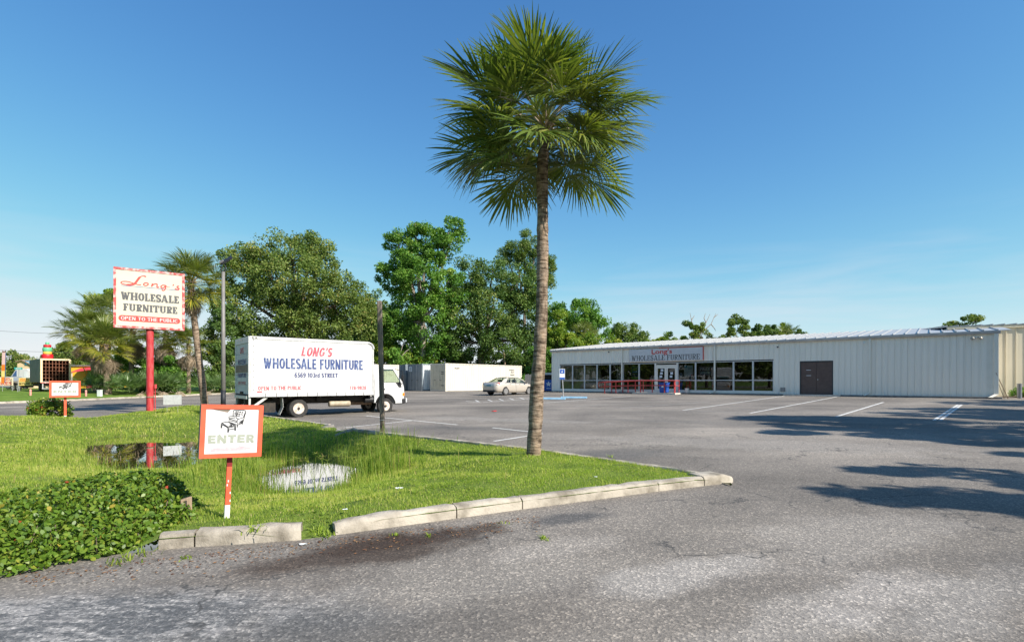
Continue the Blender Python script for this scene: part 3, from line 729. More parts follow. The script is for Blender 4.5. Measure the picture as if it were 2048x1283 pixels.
for i, (a, b) in enumerate(zip(cuts[:-1], cuts[1:])): kerb_stone(along(bl, a+.008, b-.008), kerb, 1, h=.13, w=.15, seed=60+i)
far_kerb = empty_struct('far_kerb')
fl = [t2(KL0-KD*6), t2(KL0), t2(KL1), t2(KL1+KD*10)]
for i in range(11):
    kerb_stone(along(fl, i*3.2+.01, i*3.2+3.19), far_kerb, 1, h=.13, w=.2, seed=80+i)

# concrete flume that drains the lot into the swale
a, b = Vector(back_line[6]), Vector(back_line[7]); d = (b-a).normalized(); n_in = Vector((d.y, -d.x))
if n_in.x > 0 and n_in.y > 0: n_in = -n_in
if n_in.dot(Vector((-7, 12))-a) < 0: n_in = -n_in
root = thing('drainage_flume', 'grey concrete drainage flume sloping from the parking lot into the grass swale', 'flume', (0,0,0))
mb = MB()
rows = 6
for k in range(rows+1):
    t = k/rows
    for s in (0, .5, 1):
        p = a+(b-a)*s+n_in*(t*1.5)-d*0.0
        z0 = zA(p.x, p.y)+.015; z = z0-.42*t**1.2-(.05 if s == .5 else 0)
        mb.v.append((p.x, p.y, z))
for k in range(rows):
    for s in range(2): o = k*3+s; mb.f.append((o, o+1, o+4, o+3))
nv = len(mb.v); mb.v += [(x, y, z-.25) for x, y, z in mb.v[:nv]]; mb.f += [tuple(i+nv for i in f)[::-1] for f in mb.f]
mb.build('channel', 'dark_concrete', root, smooth=True)
for s, nm in ((0, 'lip'), (1, 'lip')):
    mb = MB(); q = a+(b-a)*s
    for k in range(rows+1):
        t = k/rows; p = q+n_in*(t*1.5); z = zA(p.x, p.y)-.42*t**1.2
        for u, h in ((-.11, -.3), (-.11, .13*(1-.5*t)), (.10, .15*(1-.5*t)), (.10, -.3)):
            w = p+d*u; mb.v.append((w.x, w.y, z+h))
    for k in range(rows):
        for j in range(3): o = k*4+j; mb.f.append((o, o+1, o+5, o+4))
    mb.f.append((0, 1, 2, 3)); o = rows*4; mb.f.append((o+3, o+2, o+1, o))
    mb.build('lip', 'dark_concrete', root, bevel=.015)

# ------------------------------------------------------------------ painted markings
marks = empty_struct('parking_markings')
def stripe(p, q, w=.10, m='line_white', dz=.006):
    a, b = ga(*p), ga(*q); d = (b-a); d.z = 0; d.normalize(); s = Vector((-d.y, d.x, 0))*w/2
    k = max(1, int((b-a).length/1.5)); mb = MB()
    for i in range(k+1):
        c = a+(b-a)*i/k
        for sg in (-1, 1): v = c+s*sg; mb.v.append((v.x, v.y, zA(v.x, v.y)+dz))
    mb.f += [(2*i, 2*i+1, 2*i+3, 2*i+2) for i in range(k)]
    return mb.build('painted_line', m, marks)
for p, q, w in [((1366,820),(1568,791.5),.11),((1500,826),(1674,793),.11),((1672,833),(1767,804),.11),((1868,840),(1916,809),.10),((1880,840),(1923,809),.10),
                ((1080,806),(1261,792),.12),((689,855),(828,840.3),.10),((732,831.3),(914,849),.10),((985,855),(1084,865.6),.10),((988,882),(1084,867),.10),
                ((931,802),(962,804.3),.10),((966,804.2),(1062,797.2),.10)]:
    stripe(p, q, w)
for p, q in [((951,800),(958,803.3)),((976,799),(984,802.4)),((998,797.6),(1007,801)),((1019,796.2),(1028,799.4)),((1040,795),(1048,798))]: stripe(p, q, .11, dz=.010)
for k in range(6):
    t = k/5.6
    stripe((1372+195*t*.97, 820.5-28*t*.97), (1498+172*t*.96, 826-33*t*.96), .07, 'line_faded', dz=.010)
for p, q in [((1150,812),(1330,802)),((1240,816),(1420,803)),((812,800),(930,796)),((875,802),(935,797.5))]: stripe(p, q, .09, 'line_faded')

# ================================================================== THE STORE
BR = math.atan2(BD.y, BD.x); BL = (B1-B0).length
store = thing('store_building', 'long low off-white ribbed metal furniture store with shop windows and low metal roof', 'building', (B0.x, B0.y, SLAB), BR)
EAVE, RIDGE, DEPTH = 3.68, 4.97, 24.0
PW = 1/3
MB().box(-.15, 31.15, -.32, DEPTH+.1, -.75, 0).build('slab', 'dark_concrete', store, bevel=.02)
MB().box(19.9, 23.3, -.62, -.325, -.4, .004).build('door_step', 'concrete', store, bevel=.02)
def panel_mesh(h):
    mb = MB(); pr = [(0, 0), (.0, -.042), (.016, -.048), (.044, -.048), (.060, -.012), (.135, -.008), (.15, -.016), (.19, -.016), (.205, -.008), (.305, -.012), (.319, -.012), (.319, 0)]
    for x, y in pr: mb.v += [(x, y, 0), (x, y, h)]
    n = len(pr); mb.f += [(2*i, 2*i+1, 2*i+3, 2*i+2) for i in range(n-1)]
    mb.f += [tuple(range(0, 2*n, 2)), tuple(range(1, 2*n, 2))]
    me = mb.mesh('wall_panel'); me.materials.append(MATS['wall_panel']); return me
WIN0, WIN1, WTOP, WBOT = .17+2*PW, .17+57*PW, 2.48, .16
DR0, DR1, DTOP = .17+62*PW, .17+68*PW, 2.30
p_full, p_head, p_door = panel_mesh(EAVE), panel_mesh(EAVE-WTOP), panel_mesh(EAVE-DTOP)
for i in range(92):
    x = .17+i*PW
    if x > BL-.2: break
    if 2 <= i < 57: me, z = p_head, WTOP
    elif 62 <= i < 68: me, z = p_door, DTOP
    else: me, z = p_full, 0
    inst('wall_panel', me, store, Matrix.Translation((x, -.002, z)))
MB().box(-.02, .168, -.055, .0, 0, EAVE).build('corner_trim', 'wall_trim', store)
MB().box(BL-.02, BL+.14, -.055, .0, 0, EAVE).build('corner_trim', 'wall_trim', store)
# structure behind the sheeting
mb = MB(); mb.box(0, WIN0, .002, .2, 0, EAVE); mb.box(WIN1, DR0, .002, .2, 0, EAVE); mb.box(DR1, BL, .002, .2, 0, EAVE)
mb.box(WIN0+.001, WIN1-.001, .002, .2, WTOP, EAVE-.001); mb.box(DR0+.001, DR1-.001, .002, .2, DTOP, EAVE-.001)
mb.build('front_wall', 'wall_trim', store)
MB().box(-.1, 0, .003, DEPTH, 0, EAVE).build('side_wall', 'wall_panel', store); MB().box(BL, BL+.1, .003, DEPTH, 0, EAVE).build('side_wall', 'wall_panel', store)
for x0, x1 in ((-.1, 0), (BL, BL+.1)):
    MB().prism([(.003, EAVE+.001), (DEPTH, EAVE+.001), (12, RIDGE-.05)], x0, x1, 'yz').build('gable', 'wall_panel', store)
MB().box(0, BL, DEPTH-.1, DEPTH, 0, EAVE).build('back_wall', 'wall_panel', store)
# interior shell
MB().box(0, BL, .21, DEPTH-.1, .003, .02).build('floor', 'interior_floor', store)
MB().box(0, BL, .21, DEPTH-.1, 3.02, 3.08).build('ceiling', 'interior_dark', store)
MB().box(.3, BL-.3, 9, 9.1, .02, 3.02).build('partition', 'interior_dark', store)
for i in range(9):
    for j in range(2):
        mb = MB().box(1.6+i*2.05, 2.8+i*2.05, 2.2+j*3.2, 2.45+j*3.2, 2.96, 3.018)
        o = mb.build('ceiling_lamp', 'lamp_tube' if 'lamp_tube' in MATS else None, store)
        if 'lamp_tube' not in MATS:
            m_, n_, l_, b_, o_ = _new('lamp_tube'); b_.inputs['Emission Color'].default_value = (1, .95, .85, 1); b_.inputs['Emission Strength'].default_value = 1.6; b_.inputs['Base Color'].default_value = (.8, .8, .8, 1)
            o.data.materials.append(m_)
# shop front
muls = [WIN0, 2.22, 3.49, 4.78, 6.07, 7.31, 8.79, 10.21, 12.12, 13.55, 15.01, 16.4, 17.77, WIN1]
FW = .055
MB().box(WIN0, WIN1, -.03, .12, .004, WBOT).build('sill_band', 'wall_trim', store)
MB().box(WIN0, WIN1, -.02, .1, WTOP-.07, WTOP-.003).build('head_trim', 'dark_frame', store)
for a, b in zip(muls[:-1], muls[1:]):
    if abs(a-10.21) < .01: continue
    f = MB(); x0, x1, z1 = a+.004, b-.004, WTOP-.072
    f.box(x0, x0+FW, .0, .09, WBOT, z1); f.box(x1-FW, x1, .0, .09, WBOT, z1)
    f.box(x0+FW, x1-FW, .003, .087, WBOT, WBOT+FW); f.box(x0+FW, x1-FW, .003, .087, z1-FW, z1); f.box(x0+FW, x1-FW, .003, .087, .95, .95+FW)
    w = f.build('window', 'alu', store)
    MB().box(x0+FW, x1-FW, .042, .048, WBOT+FW, .95).build('pane', 'shop_glass', w); MB().box(x0+FW, x1-FW, .042, .048, .95+FW, z1-FW).build('pane', 'shop_glass', w)
# double entrance door
x0, x1, z1 = 10.21+.004, 12.12-.004, WTOP-.072
f = MB(); f.box(x0, x0+.09, -.02, .1, .004, z1); f.box(x1-.09, x1, -.02, .1, .004, z1); f.box(x0+.09, x1-.09, -.018, .098, 2.13, 2.24); f.box(x0+.09, x1-.09, -.018, .098, z1-.05, z1)
fr = f.build('entrance_frame', 'wall_trim', store)
MB().box(x0+.09, x1-.09, .04, .046, 2.24, z1-.05).build('pane', 'shop_glass', fr)
xm = (x0+x1)/2
for s, (a, b) in enumerate(((x0+.095, xm-.006), (xm+.006, x1-.095))):
    f = MB(); f.box(a, a+.13, 0, .06, .03, 2.12); f.box(b-.13, b, 0, .06, .03, 2.12); f.box(a+.13, b-.13, .002, .058, .03, .30); f.box(a+.13, b-.13, .002, .058, 1.96, 2.12)
    dl = f.build('entrance_door', 'wall_trim', store)
    MB().box(a+.13, b-.13, .026, .032, .30, 1.96).build('pane', 'shop_glass', dl)
    MB().box(a+.13, b-.13, -.03, .0, .98, 1.02).build('push_bar', 'alu', dl)
    for k in range(3 if s == 0 else 2):
        MB().box(a+.28+.05*k, a+.28+.05*k+.22, .020, .0245, 1.2+.26*k, 1.2+.26*k+.18).build('notice', 'paper', dl)
# brown service door
f = MB(); f.box(DR0, DR0+.07, -.03, .12, .005, DTOP-.003); f.box(DR1-.07, DR1, -.03, .12, .005, DTOP-.003); f.box(DR0+.07, DR1-.07, -.03, .12, DTOP-.09, DTOP-.003)
f.build('service_door_frame', 'dark_frame', store)
xm = (DR0+DR1)/2
for s, (a, b) in enumerate(((DR0+.075, xm-.006), (xm+.006, DR1-.075))):
    dl = MB().box(a, b, 0, .06, .02, DTOP-.095).build('service_door', 'brown_paint', store, bevel=.006)
    if s == 0:
        MB().box(a+.32, a+.60, -.006, -.001, 1.28, 1.31).build('door_label', 'paper', dl); MB().box(a+.32, a+.60, -.006, -.001, 1.66, 1.69).build('door_label', 'paper', dl)
    else: MB().lathe([(.03, -.06), (.035, -.03), (.012, -.028), (.012, 0)], (a+.09, 0, 1.02), 'y', 10).build('knob', 'alu', dl)
# gutter, downspouts, roof
g = MB(); g.prism([(-.02, EAVE-.03), (-.17, EAVE-.03), (-.20, EAVE+.06), (-.20, EAVE+.15), (-.02, EAVE+.15)], -.18, BL+.42, 'yz'); g.build('gutter', 'roof_metal', store)
for x in (7.27, 15.06, 24.88, BL+.24):
    w = .11 if x < BL else .20
    mb = MB().box(x-w/2, x+w/2, -.165, -.06, .16, EAVE-.035)
    mb.add([(x-w/2, -.165, .16), (x+w/2, -.165, .16), (x+w/2, -.06, .16), (x-w/2, -.06, .16), (x-w/2-.28, -.50, -.02), (x+w/2-.28, -.50, -.02), (x+w/2-.28, -.44, .07-.11), (x-w/2-.28, -.44, .07-.11)],
           [(0,1,5,4),(1,2,6,5),(2,3,7,6),(3,0,4,7),(4,5,6,7)])
    mb.build('downspout', 'wall_trim', store, bevel=.008)
RW = .61; nr = int((BL+.5)/RW)
rp = MB(); sl_ = (RIDGE-EAVE-.14)/(12.18)
for (y0, z0, y1, z1) in ((-.18, EAVE+.152, 12, RIDGE+.16),):
    for h, xx in ((0, (.05, RW)),):
        rp.add([(.05, y0, z0), (RW, y0, z0), (RW, y1, z1), (.05, y1, z1), (.05, y0, z0-.02), (RW, y0, z0-.02), (RW, y1, z1-.02), (.05, y1, z1-.02)], [(0,1,2,3),(7,6,5,4),(0,4,5,1),(2,6,7,3)])
    rp.add([(0, y0, z0-.02), (.05, y0, z0-.02), (.05, y0, z0+.065), (0, y0, z0+.065), (0, y1, z1-.02), (.05, y1, z1-.02), (.05, y1, z1+.065), (0, y1, z1+.065)], [(0,1,2,3),(7,6,5,4),(0,4,5,1),(1,5,6,2),(2,6,7,3),(3,7,4,0)])
rme = rp.mesh('roof_panel'); rme.materials.append(MATS['roof_metal'])
for i in range(nr+1): inst('roof_panel', rme, store, Matrix.Translation((-.17+i*RW, 0, 0)))
MB().add([(-.2, 12.0, RIDGE+.14), (BL+.4, 12.0, RIDGE+.14), (BL+.4, DEPTH+.2, EAVE+.15), (-.2, DEPTH+.2, EAVE+.15), (-.2, 12.0, RIDGE+.10), (BL+.4, 12.0, RIDGE+.10), (BL+.4, DEPTH+.2, EAVE+.11), (-.2, DEPTH+.2, EAVE+.11)],
         [(0,1,2,3),(7,6,5,4),(2,6,7,3),(0,4,5,1)]).build('rear_roof', 'roof_metal', store)
# small fixtures on the wall
v = MB().box(19.62, 19.92, -.075, -.05, .18, .46).build('wall_vent', 'dark_frame', store)
for k in range(4): MB().box(19.64, 19.90, -.085, -.078, .21+k*.065, .235+k*.065).build('louvre', 'alu', v)
for x, z in ((19.45, 3.34), (24.59, 3.40), (6.0, 3.45)):
    MB().lathe([(.055, 0), (.055, .05), (.03, .09)], (x, -.14, z), 'y', 10).build('camera_dome', 'paper' if x > 20 else 'dark_frame', store, smooth=True)
bx = MB().box(29.96, 30.12, -.09, -.05, 3.40, 3.52).build('floodlight', 'wall_trim', store)
for s in (-1, 1):
    MB().tube([(30.04+s*.06, -.10, 3.46), (30.04+s*.13, -.22, 3.43), (30.04+s*.20, -.34, 3.40)], [.03, .06, .085], 10).build('lamp_head', 'lens', bx, smooth=True)

# shop sign over the entrance
sg = thing('store_sign', 'white fascia sign with red Long\'s over black WHOLESALE FURNITURE lettering, above the entrance', 'sign', (B0.x, B0.y, SLAB), BR)
MB().box(7.98, 14.17, -.16, -.056, 2.56, 3.57).build('board', 'sign_white', sg)
mb = MB(); mb.box(10.6, 14.19, -.175, -.05, 3.572, 3.61); mb.box(14.172, 14.22, -.175, -.05, 2.56, 3.57); mb.build('red_trim', 'sign_red', sg)
M = face_frame((11.07, -.163, 2.83), (1, 0, 0))
slab_text('WHOLESALE FURNITURE', 5.75, .42, 'ink_black', sg, M, st=.15, th=.07, sv=.07, gap=.07)
text("Long's", 1.75, .50, 'sign_red', sg, face_frame((10.85, -.163, 3.28), (1, 0, 0)), bold=.025)
sr = MB()
for x in (10.02, 10.10): sr.box(x, x+.2, -.1642, -.1640, 3.10, 3.13)
sr.build('serif', 'sign_red', sg)

# beige boards standing inside the left windows
bd = thing('window_boards', 'beige boards standing behind the glass of the left shop windows', 'boards', (B0.x, B0.y, SLAB), BR)
for a, b, h in ((.95, 2.2, 2.18), (2.24, 3.5, 2.14), (3.54, 4.75, 2.12), (4.79, 5.05, 1.95)): MB().box(a, b, .14, .17, .03, h).build('board', 'board_beige', bd)
# window posters (hung inside the glass)
def poster(label, x, z, w, h, base, items, y=.10):
    p = thing('window_poster', label, 'poster', (B0.x, B0.y, SLAB), BR)
    MB().box(x-w/2, x+w/2, y, y+.006, z-h/2, z+h/2).build('sheet', base, p)
    k = .002
    for it in items:
        k += .001
        if it[0] == 'r': MB().box(x+it[1]-it[3]/2, x+it[1]+it[3]/2, y-k-.0006, y-k, z+it[2]-it[4]/2, z+it[2]+it[4]/2).build('print_block', it[5], p)
        else: text(it[6], it[3], it[4], it[5], p, face_frame((x+it[1], y-k-.001, z+it[2]), (1, 0, 0)), bold=.03)
poster('navy and green NO poster hanging inside the shop window beside the entrance', 8.38, 1.63, .64, 1.12, 'poster_green',
       [('r', 0, .06, .56, .88, 'poster_navy'), ('t', 0, .28, .42, .24, 'lime', 'NO'), ('r', 0, .06, .44, .09, 'poster_cyan'), ('r', 0, -.12, .40, .05, 'poster_green')])
poster('pale blue notice poster with cyan corner in the window right of the entrance doors', 12.95, 1.72, .70, .86, 'paper',
       [('r', -.22, .34, .24, .16, 'poster_cyan'), ('r', .12, .26, .34, .05, 'poster_cyan'), ('r', .14, .16, .3, .04, 'ink_blue'), ('r', .25, -.34, .12, .09, 'poster_red')])
poster('maroon FREE LAYAWAY sign standing inside the shop window', 14.25, 1.70, .98, .66, 'paper',
       [('r', 0, 0, .94, .62, 'poster_maroon'), ('t', 0, .15, .78, .20, 'paper', 'FREE'), ('r', 0, -.14, .86, .26, 'ink_blue'), ('t', 0, -.14, .80, .20, 'paper', 'LAYAWAY')], y=.16)
poster('small white wheelchair notice on the glass beside the entrance doors', 12.36, 1.40, .19, .34, 'paper', [('r', 0, .02, .11, .2, 'ink_blue')], y=.07)
cu = thing('window_curtain', 'pale curtain hanging inside the shop window beside the downspout', 'curtain', (B0.x, B0.y, SLAB), BR)
for k in range(3):
    mb = MB(); pts = [(6.55+k*.22+.02*math.sin(t*1.9), .5+.05*math.sin(t*1.3+k), .9+t*.18) for t in range(9)]
    mb.tube(pts, [.09, .085, .08, .075, .07, .065, .06, .05, .03], 8).build('drape', 'curtain', cu, smooth=True)

# ramp, railing, bin, bucket
ramp_o = thing('entrance_ramp', 'low concrete access ramp and landing in front of the shop doors', 'ramp', (B0.x, B0.y, SLAB), BR)
MB().add([(5.9, -1.75, -.14), (9.0, -1.75, 0), (9.0, -.33, 0), (5.9, -.33, -.14), (5.9, -1.75, -.4), (9.0, -1.75, -.4), (9.0, -.33, -.4), (5.9, -.33, -.4)],
         [(0,1,2,3),(7,6,5,4),(0,4,5,1),(1,5,6,2),(2,6,7,3),(3,7,4,0)]).build('slope', 'dark_concrete', ramp_o)
MB().box(9.003, 12.6, -1.75, -.33, -.4, .002).build('landing', 'concrete', ramp_o, bevel=.01)
def railing(label, y, xs, ends):
    r = thing('ramp_railing', label, 'railing', (B0.x, B0.y, SLAB), BR, None)
    zb = lambda x: -.14+.14*min(1, max(0, (x-5.9)/3.1))
    tz = lambda x: zb(x)+.95
    for x in xs: MB().tube([(x, y, zb(x)-.02), (x, y, tz(x))], .042, 8).build('post', 'rail_red', r)
    for h in (0, -.38):
        pts = [(x, y, tz(x)+h) for x in ([xs[0]-.55]+list(xs)+([xs[-1]+.1] if ends else []))]
        MB().tube(pts, .04, 8).build('rail', 'rail_red', r, smooth=True)
    MB().tube([(xs[0]-.55, y, tz(xs[0]-.55)), (xs[0]-.62, y, tz(xs[0]-.55)-.19), (xs[0]-.55, y, tz(xs[0]-.55)-.38)], .028, 8).build('end_loop', 'rail_red', r)
    return r
railing('red pipe railing along the outer edge of the entrance ramp', -1.66, [6.45, 7.5, 8.6, 9.7, 10.7, 11.7, 12.5], True)
railing('red pipe railing between the entrance ramp and the shop windows', -.50, [6.5, 7.55, 8.7, 9.4], True)
gate = thing('railing_gate', 'short red pipe rail frame at the landing end beside the blue bin', 'railing', (B0.x, B0.y, SLAB), BR)
for y in (-1.55, -.75): MB().tube([(12.52, y, 0), (12.52, y, .95)], .03, 8).build('post', 'rail_red', gate)
for h in (.95, .55): MB().tube([(12.52, -1.6, h), (12.52, -.7, h)], .028, 8).build('rail', 'rail_red', gate)
def to_world(x, y, z): 
    p = B0+BD*x+BN*y; return (p.x, p.y, SLAB+z)
bn = thing('litter_bin', 'blue square plastic bin standing on the entrance landing', 'bin', to_world(11.55, -1.35, .004), BR)
MB().add([(-.27,-.27,0),(.27,-.27,0),(.27,.27,0),(-.27,.27,0),(-.32,-.32,.74),(.32,-.32,.74),(.32,.32,.74),(-.32,.32,.74)], [(0,3,2,1),(0,1,5,4),(1,2,6,5),(2,3,7,6),(3,0,4,7),(4,5,6,7)]).build('body', 'bin_blue', bn, bevel=.03)
MB().box(-.35, .35, -.35, .35, .742, .80).build('rim', 'bin_blue', bn, bevel=.02); MB().box(-.08, .08, -.325, -.315, .42, .56).build('sticker', 'paper', bn)
bk = thing('bucket', 'white plastic bucket standing by the end of the ramp railing', 'bucket', to_world(12.95, -.22, .0), BR)
MB().lathe([(.13, 0), (.165, .33), (.18, .335), (.18, .36), (.15, .36), (.14, .05)], n=18).build('pail', 'bucket', bk, smooth=True, auto=40)
MB().tube([(.17*math.cos(t), .02, .30-.16*math.sin(t)) for t in np.linspace(0, PI, 12)], .006, 6).build('handle', 'galv', bk)

# accessible-parking sign and wheel stops
p = ga(1127, 797.5)
hp = thing('parking_sign', 'blue and white accessible parking sign on a leaning galvanised post between wheel stops', 'sign', p, 0)
MB().tube([(0, 0, -.05), (-.10, 0, 2.05)], .03, 8).build('post', 'galv', hp)
MB().box(-.27, .09, -.045, -.03, 1.30, 2.0).build('plate', 'paper', hp)
MB().box(-.24, .06, -.052, -.0452, 1.70, 1.97).build('blue_panel', 'sign_blue', hp); MB().box(-.26, .08, -.052, -.0452, 1.31, 1.44).build('blue_panel', 'sign_blue', hp)
mb = MB(); mb.lathe([(.045, 0), (.045, .002)], (-.10, -.056, 1.80), 'y', 14); mb.bar((-.10, -.0545, 1.83), (-.08, -.0545, 1.92), .02, .002, (0,1,0)); mb.build('wheelchair_symbol', 'paper', hp)
for i, (q0, q1) in enumerate((((1086,798),(1122,798.6)), ((1130,795.6),(1166,796.6)))):
    a, b = ga(*q0), ga(*q1); c = (a+b)/2; d = BD
    ws = tag(MB().prism([(-.085, 0), (.085, 0), (.07, .08), (.04, .125), (-.04, .125), (-.07, .08)], -.9, .9, 'yz').build('wheel_stop', 'stop_blue', None, bevel=.012),
             ('blue painted concrete wheel stop on the building side of the accessible parking sign', 'blue painted concrete wheel stop on the palm side of the accessible parking sign')[1-i], 'wheel stop', 'blue wheel stops')
    ws.location = (c.x, c.y, zA(c.x, c.y)+.002); ws.rotation_euler = (0, 0, BR+.35)

# neighbouring taller shed beyond the right end
nd = Vector((.93, -.37)).normalized(); npos = Vector((29.6, 34.6))
shed = thing('neighbour_shed', 'taller cream ribbed metal shed beyond the right end of the store', 'building', (npos.x, npos.y, .5), math.atan2(nd.y, nd.x))
pm = MB(); pr = [(0, 0), (.0, -.045), (.05, -.045), (.07, -.01), (.50, -.01), (.50, 0)]
for x, y in pr: pm.v += [(x, y, 0), (x, y, 4.5)]
pm.f += [(2*i, 2*i+1, 2*i+3, 2*i+2) for i in range(5)]; pme = pm.mesh('wall_panel'); pme.materials.append(MATS['cream_panel'])
for i in range(14): inst('wall_panel', pme, shed, Matrix.Translation((-.6+i*.502, 0, 0)))
MB().box(-.6, 6.5, .003, 14, 0, 4.5).build('wall', 'cream_panel', shed)
MB().box(-.65, 6.6, -.12, .05, 4.46, 4.62).build('eave_trim', 'cream_panel', shed)
rp2 = MB(); rp2.add([(0, -.15, 4.63), (.6, -.15, 4.63), (.6, 9, 4.95), (0, 9, 4.95)], [(0,1,2,3)]); rp2.add([(0, -.15, 4.6), (.04, -.15, 4.6), (.04, -.15, 4.72), (0, -.15, 4.72), (0, 9, 4.92), (.04, 9, 4.92), (.04, 9, 5.04), (0, 9, 5.04)], [(0,1,2,3),(7,6,5,4),(0,4,5,1),(1,5,6,2),(2,6,7,3),(3,7,4,0)])
rme2 = rp2.mesh('roof_panel'); rme2.materials.append(MATS['roof_metal'])
for i in range(12): inst('roof_panel', rme2, shed, Matrix.Translation((-.7+i*.6, 0, 0)))
q = Vector((ppx(2004, 29.8), 29.8))
lb = thing('leaning_boards', 'two rusty brown boards leaning at the store\'s right end', 'boards', (q.x, q.y, zA(q.x, q.y)))
MB().bar((.35, 0, .0), (-.12, .25, 1.5), .06, .025).build('board', 'rusty', lb); MB().bar((.18, .05, .0), (-.14, .3, 1.45), .05, .025).build('board', 'wood_pale', lb)
q = Vector((ppx(2039, 30.6), 30.6))
pv = thing('pvc_bollard', 'short grey pipe bollard standing in the mulch bed by the cream shed', 'bollard', (q.x, q.y, zA(q.x, q.y)))
MB().lathe([(.11, 0), (.11, .86), (.10, .87)], n=16).build('pipe', 'pvc_grey', pv, smooth=True, auto=40)
mb = MB(); c = Vector((31.8, 32.2)); mb.v = [(c.x+2.6*math.cos(t)*1.2-.4*math.sin(t), c.y-1.0*math.cos(t)+.8*math.sin(t), .54+.02*math.sin(5*t)) for t in np.linspace(0, 2*PI, 24, False)]; mb.f = [tuple(range(24))]
struct(mb.build('mulch_bed', 'mulch'))

# ================================================================== VEHICLES AND CONTAINERS
def wheel(parent, x, y, r, w, rim_m, side, name='wheel', spokes=0, rr=None):
    rr = rr or r*.60; s = side                            # side: -1 faces -y, +1 faces +y
    t = MB().lathe([(rr*.98, -w/2), (r*.93, -w/2), (r, -w/2+.03), (r, w/2-.03), (r*.93, w/2), (rr*.98, w/2)], (x, y, r), 'y', 28, caps=False).build(name, 'rubber', parent, smooth=True, auto=35)
    f = y+s*(w/2)
    MB().lathe([(rr, f-s*.005), (rr*.96, f-s*.012), (rr*.86, f-s*.05), (rr*.40, f-s*.07), (rr*.34, f-s*.02), (rr*.12, f-s*.015)][::(1)], (x, 0, r), 'y', 24).build('rim', rim_m, t, smooth=True, auto=40)
    if spokes == 0:
        for k in range(8):
            a = 2*PI*k/8; c = (x+rr*.63*math.cos(a), f-s*.052, r+rr*.63*math.sin(a))
            MB().lathe([(rr*.10, 0), (rr*.10, s*.008)], c, 'y', 8).build('vent_hole', 'chassis', t)
        MB().lathe([(rr*.26, f-s*.02), (rr*.22, f+s*.03), (rr*.1, f+s*.035)], (x, 0, r), 'y', 14).build('hub', 'chassis', t)
    else:
        for k in range(spokes):
            a = 2*PI*(k+.5)/spokes
            MB().lathe([(rr*.17, 0), (rr*.17, s*.02)], (x+rr*.62*math.cos(a), f-s*.062, r+rr*.62*math.sin(a)), 'y', 8).build('gap', 'black_plastic', t)
    return t
TH = math.atan2(.629, .777); tdir = Vector((.777, .629)).normalized(); tn = Vector((-tdir.y, tdir.x))
t_o = Vector((-10.06, 20.06)); tc2 = t_o+tn*1.2
truck = thing('box_truck', 'white box truck with red and blue furniture lettering parked along the grass swale', 'truck', (tc2.x, tc2.y, .015), TH)
BX, BW, BZ0, BZ1 = 5.02, 1.2, .86, 3.22
prof = [(0, BZ0+.13), (BX, BZ0+.13), (BX, BZ1-.32)]+[(BX-.28+.28*math.cos(a), BZ1-.28+.28*math.sin(a)) for a in np.linspace(.15, PI/2, 6)]+[(0, BZ1)]
MB().prism(prof, -BW, BW).build('cargo_box', 'truck_white', truck)
for s in (-1, 1):
    mb = MB(); y0, y1 = (s*(BW+.002), s*(BW+.022)); y0, y1 = min(y0, y1), max(y0, y1)
    mb.box(0, BX-.25, y0, y1, BZ1-.10, BZ1+.004); mb.tube([(BX-.25+.25*math.sin(a), (y0+y1)/2, BZ1-.30+.25*math.cos(a)) for a in np.linspace(0, PI/2, 7)], .045, 6); mb.box(BX-.05, BX+.006, y0, y1, BZ0+.14, BZ1-.30)
    mb.build('roof_rail', 'truck_alu', truck)
    mb = MB().box(0, BX+.004, y0, y1+.0, BZ0+.02, BZ0+.15); mb.build('bottom_rail', 'truck_white', truck)
    for k in range(11):
        x = .55+k*.40; MB().box(x, x+.014, s*(BW+.030)-.006, s*(BW+.030)+.006, BZ0+.03, BZ0+.17).build('rail_stake', 'chassis', truck)
    MB().box(0, .05, y0, y1, BZ0+.15, BZ1-.10).build('corner_post', 'truck_alu', truck)
    for k in range(9): MB().lathe([(.016, 0), (.016, s*.006)], (.12, s*(BW+.001), BZ0+.3+k*.24), 'y', 6).build('rivet', 'chassis', truck)
    MB().box(.25, .43, s*(BW+.004)-.004, s*(BW+.004)+.004, BZ0+.20, BZ0+.24).build('side_marker', 'lamp_red', truck)
    for k in range(2): MB().box(.06+.12*k, .13+.12*k, s*(BW+.026)-.004, s*(BW+.026)+.004, BZ1-.07, BZ1-.03).build('clearance_lamp', 'chassis', truck)
# roll-up rear door in its frame
f = MB(); f.box(-.05, -.002, -BW, -BW+.13, BZ0, BZ1); f.box(-.05, -.002, BW-.13, BW, BZ0, BZ1); f.box(-.05, -.002, -BW+.13, BW-.13, BZ1-.24, BZ1); f.box(-.10, -.002, -BW+.131, BW-.131, BZ0-.06, BZ0+.06)
f.build('rear_frame', 'truck_white', truck)
nd_ = 5; hh = (BZ1-.24-BZ0-.06)/nd_
for k in range(nd_):
    z0 = BZ0+.06+k*hh; MB().box(-.03, -.002, -BW+.135, BW-.135, z0+.006, z0+hh-.006).build('door_slat', 'truck_door_grey', truck, bevel=.006)
RM = lambda z, w: face_frame((-.036, 0, z), (0, -1, 0))
text("LONG'S", .62, .24, 'faded_red', truck, RM(BZ0+1.86, 0), bold=.03, shear=.2)
text('WHOLESALE', 1.5, .22, 'faded_navy', truck, RM(BZ0+1.40, 0), bold=.03); text('FURNITURE', 1.5, .18, 'faded_navy', truck, RM(BZ0+.86, 0), bold=.03)
text('OPEN TO THE PUBLIC', 1.35, .12, 'faded_pink', truck, RM(BZ0+.56, 0), bold=.02)
MB().box(-.044, -.038, -BW+.14, BW-.14, BZ0+.98, BZ0+1.27).build('patch', 'brown_patch', truck)
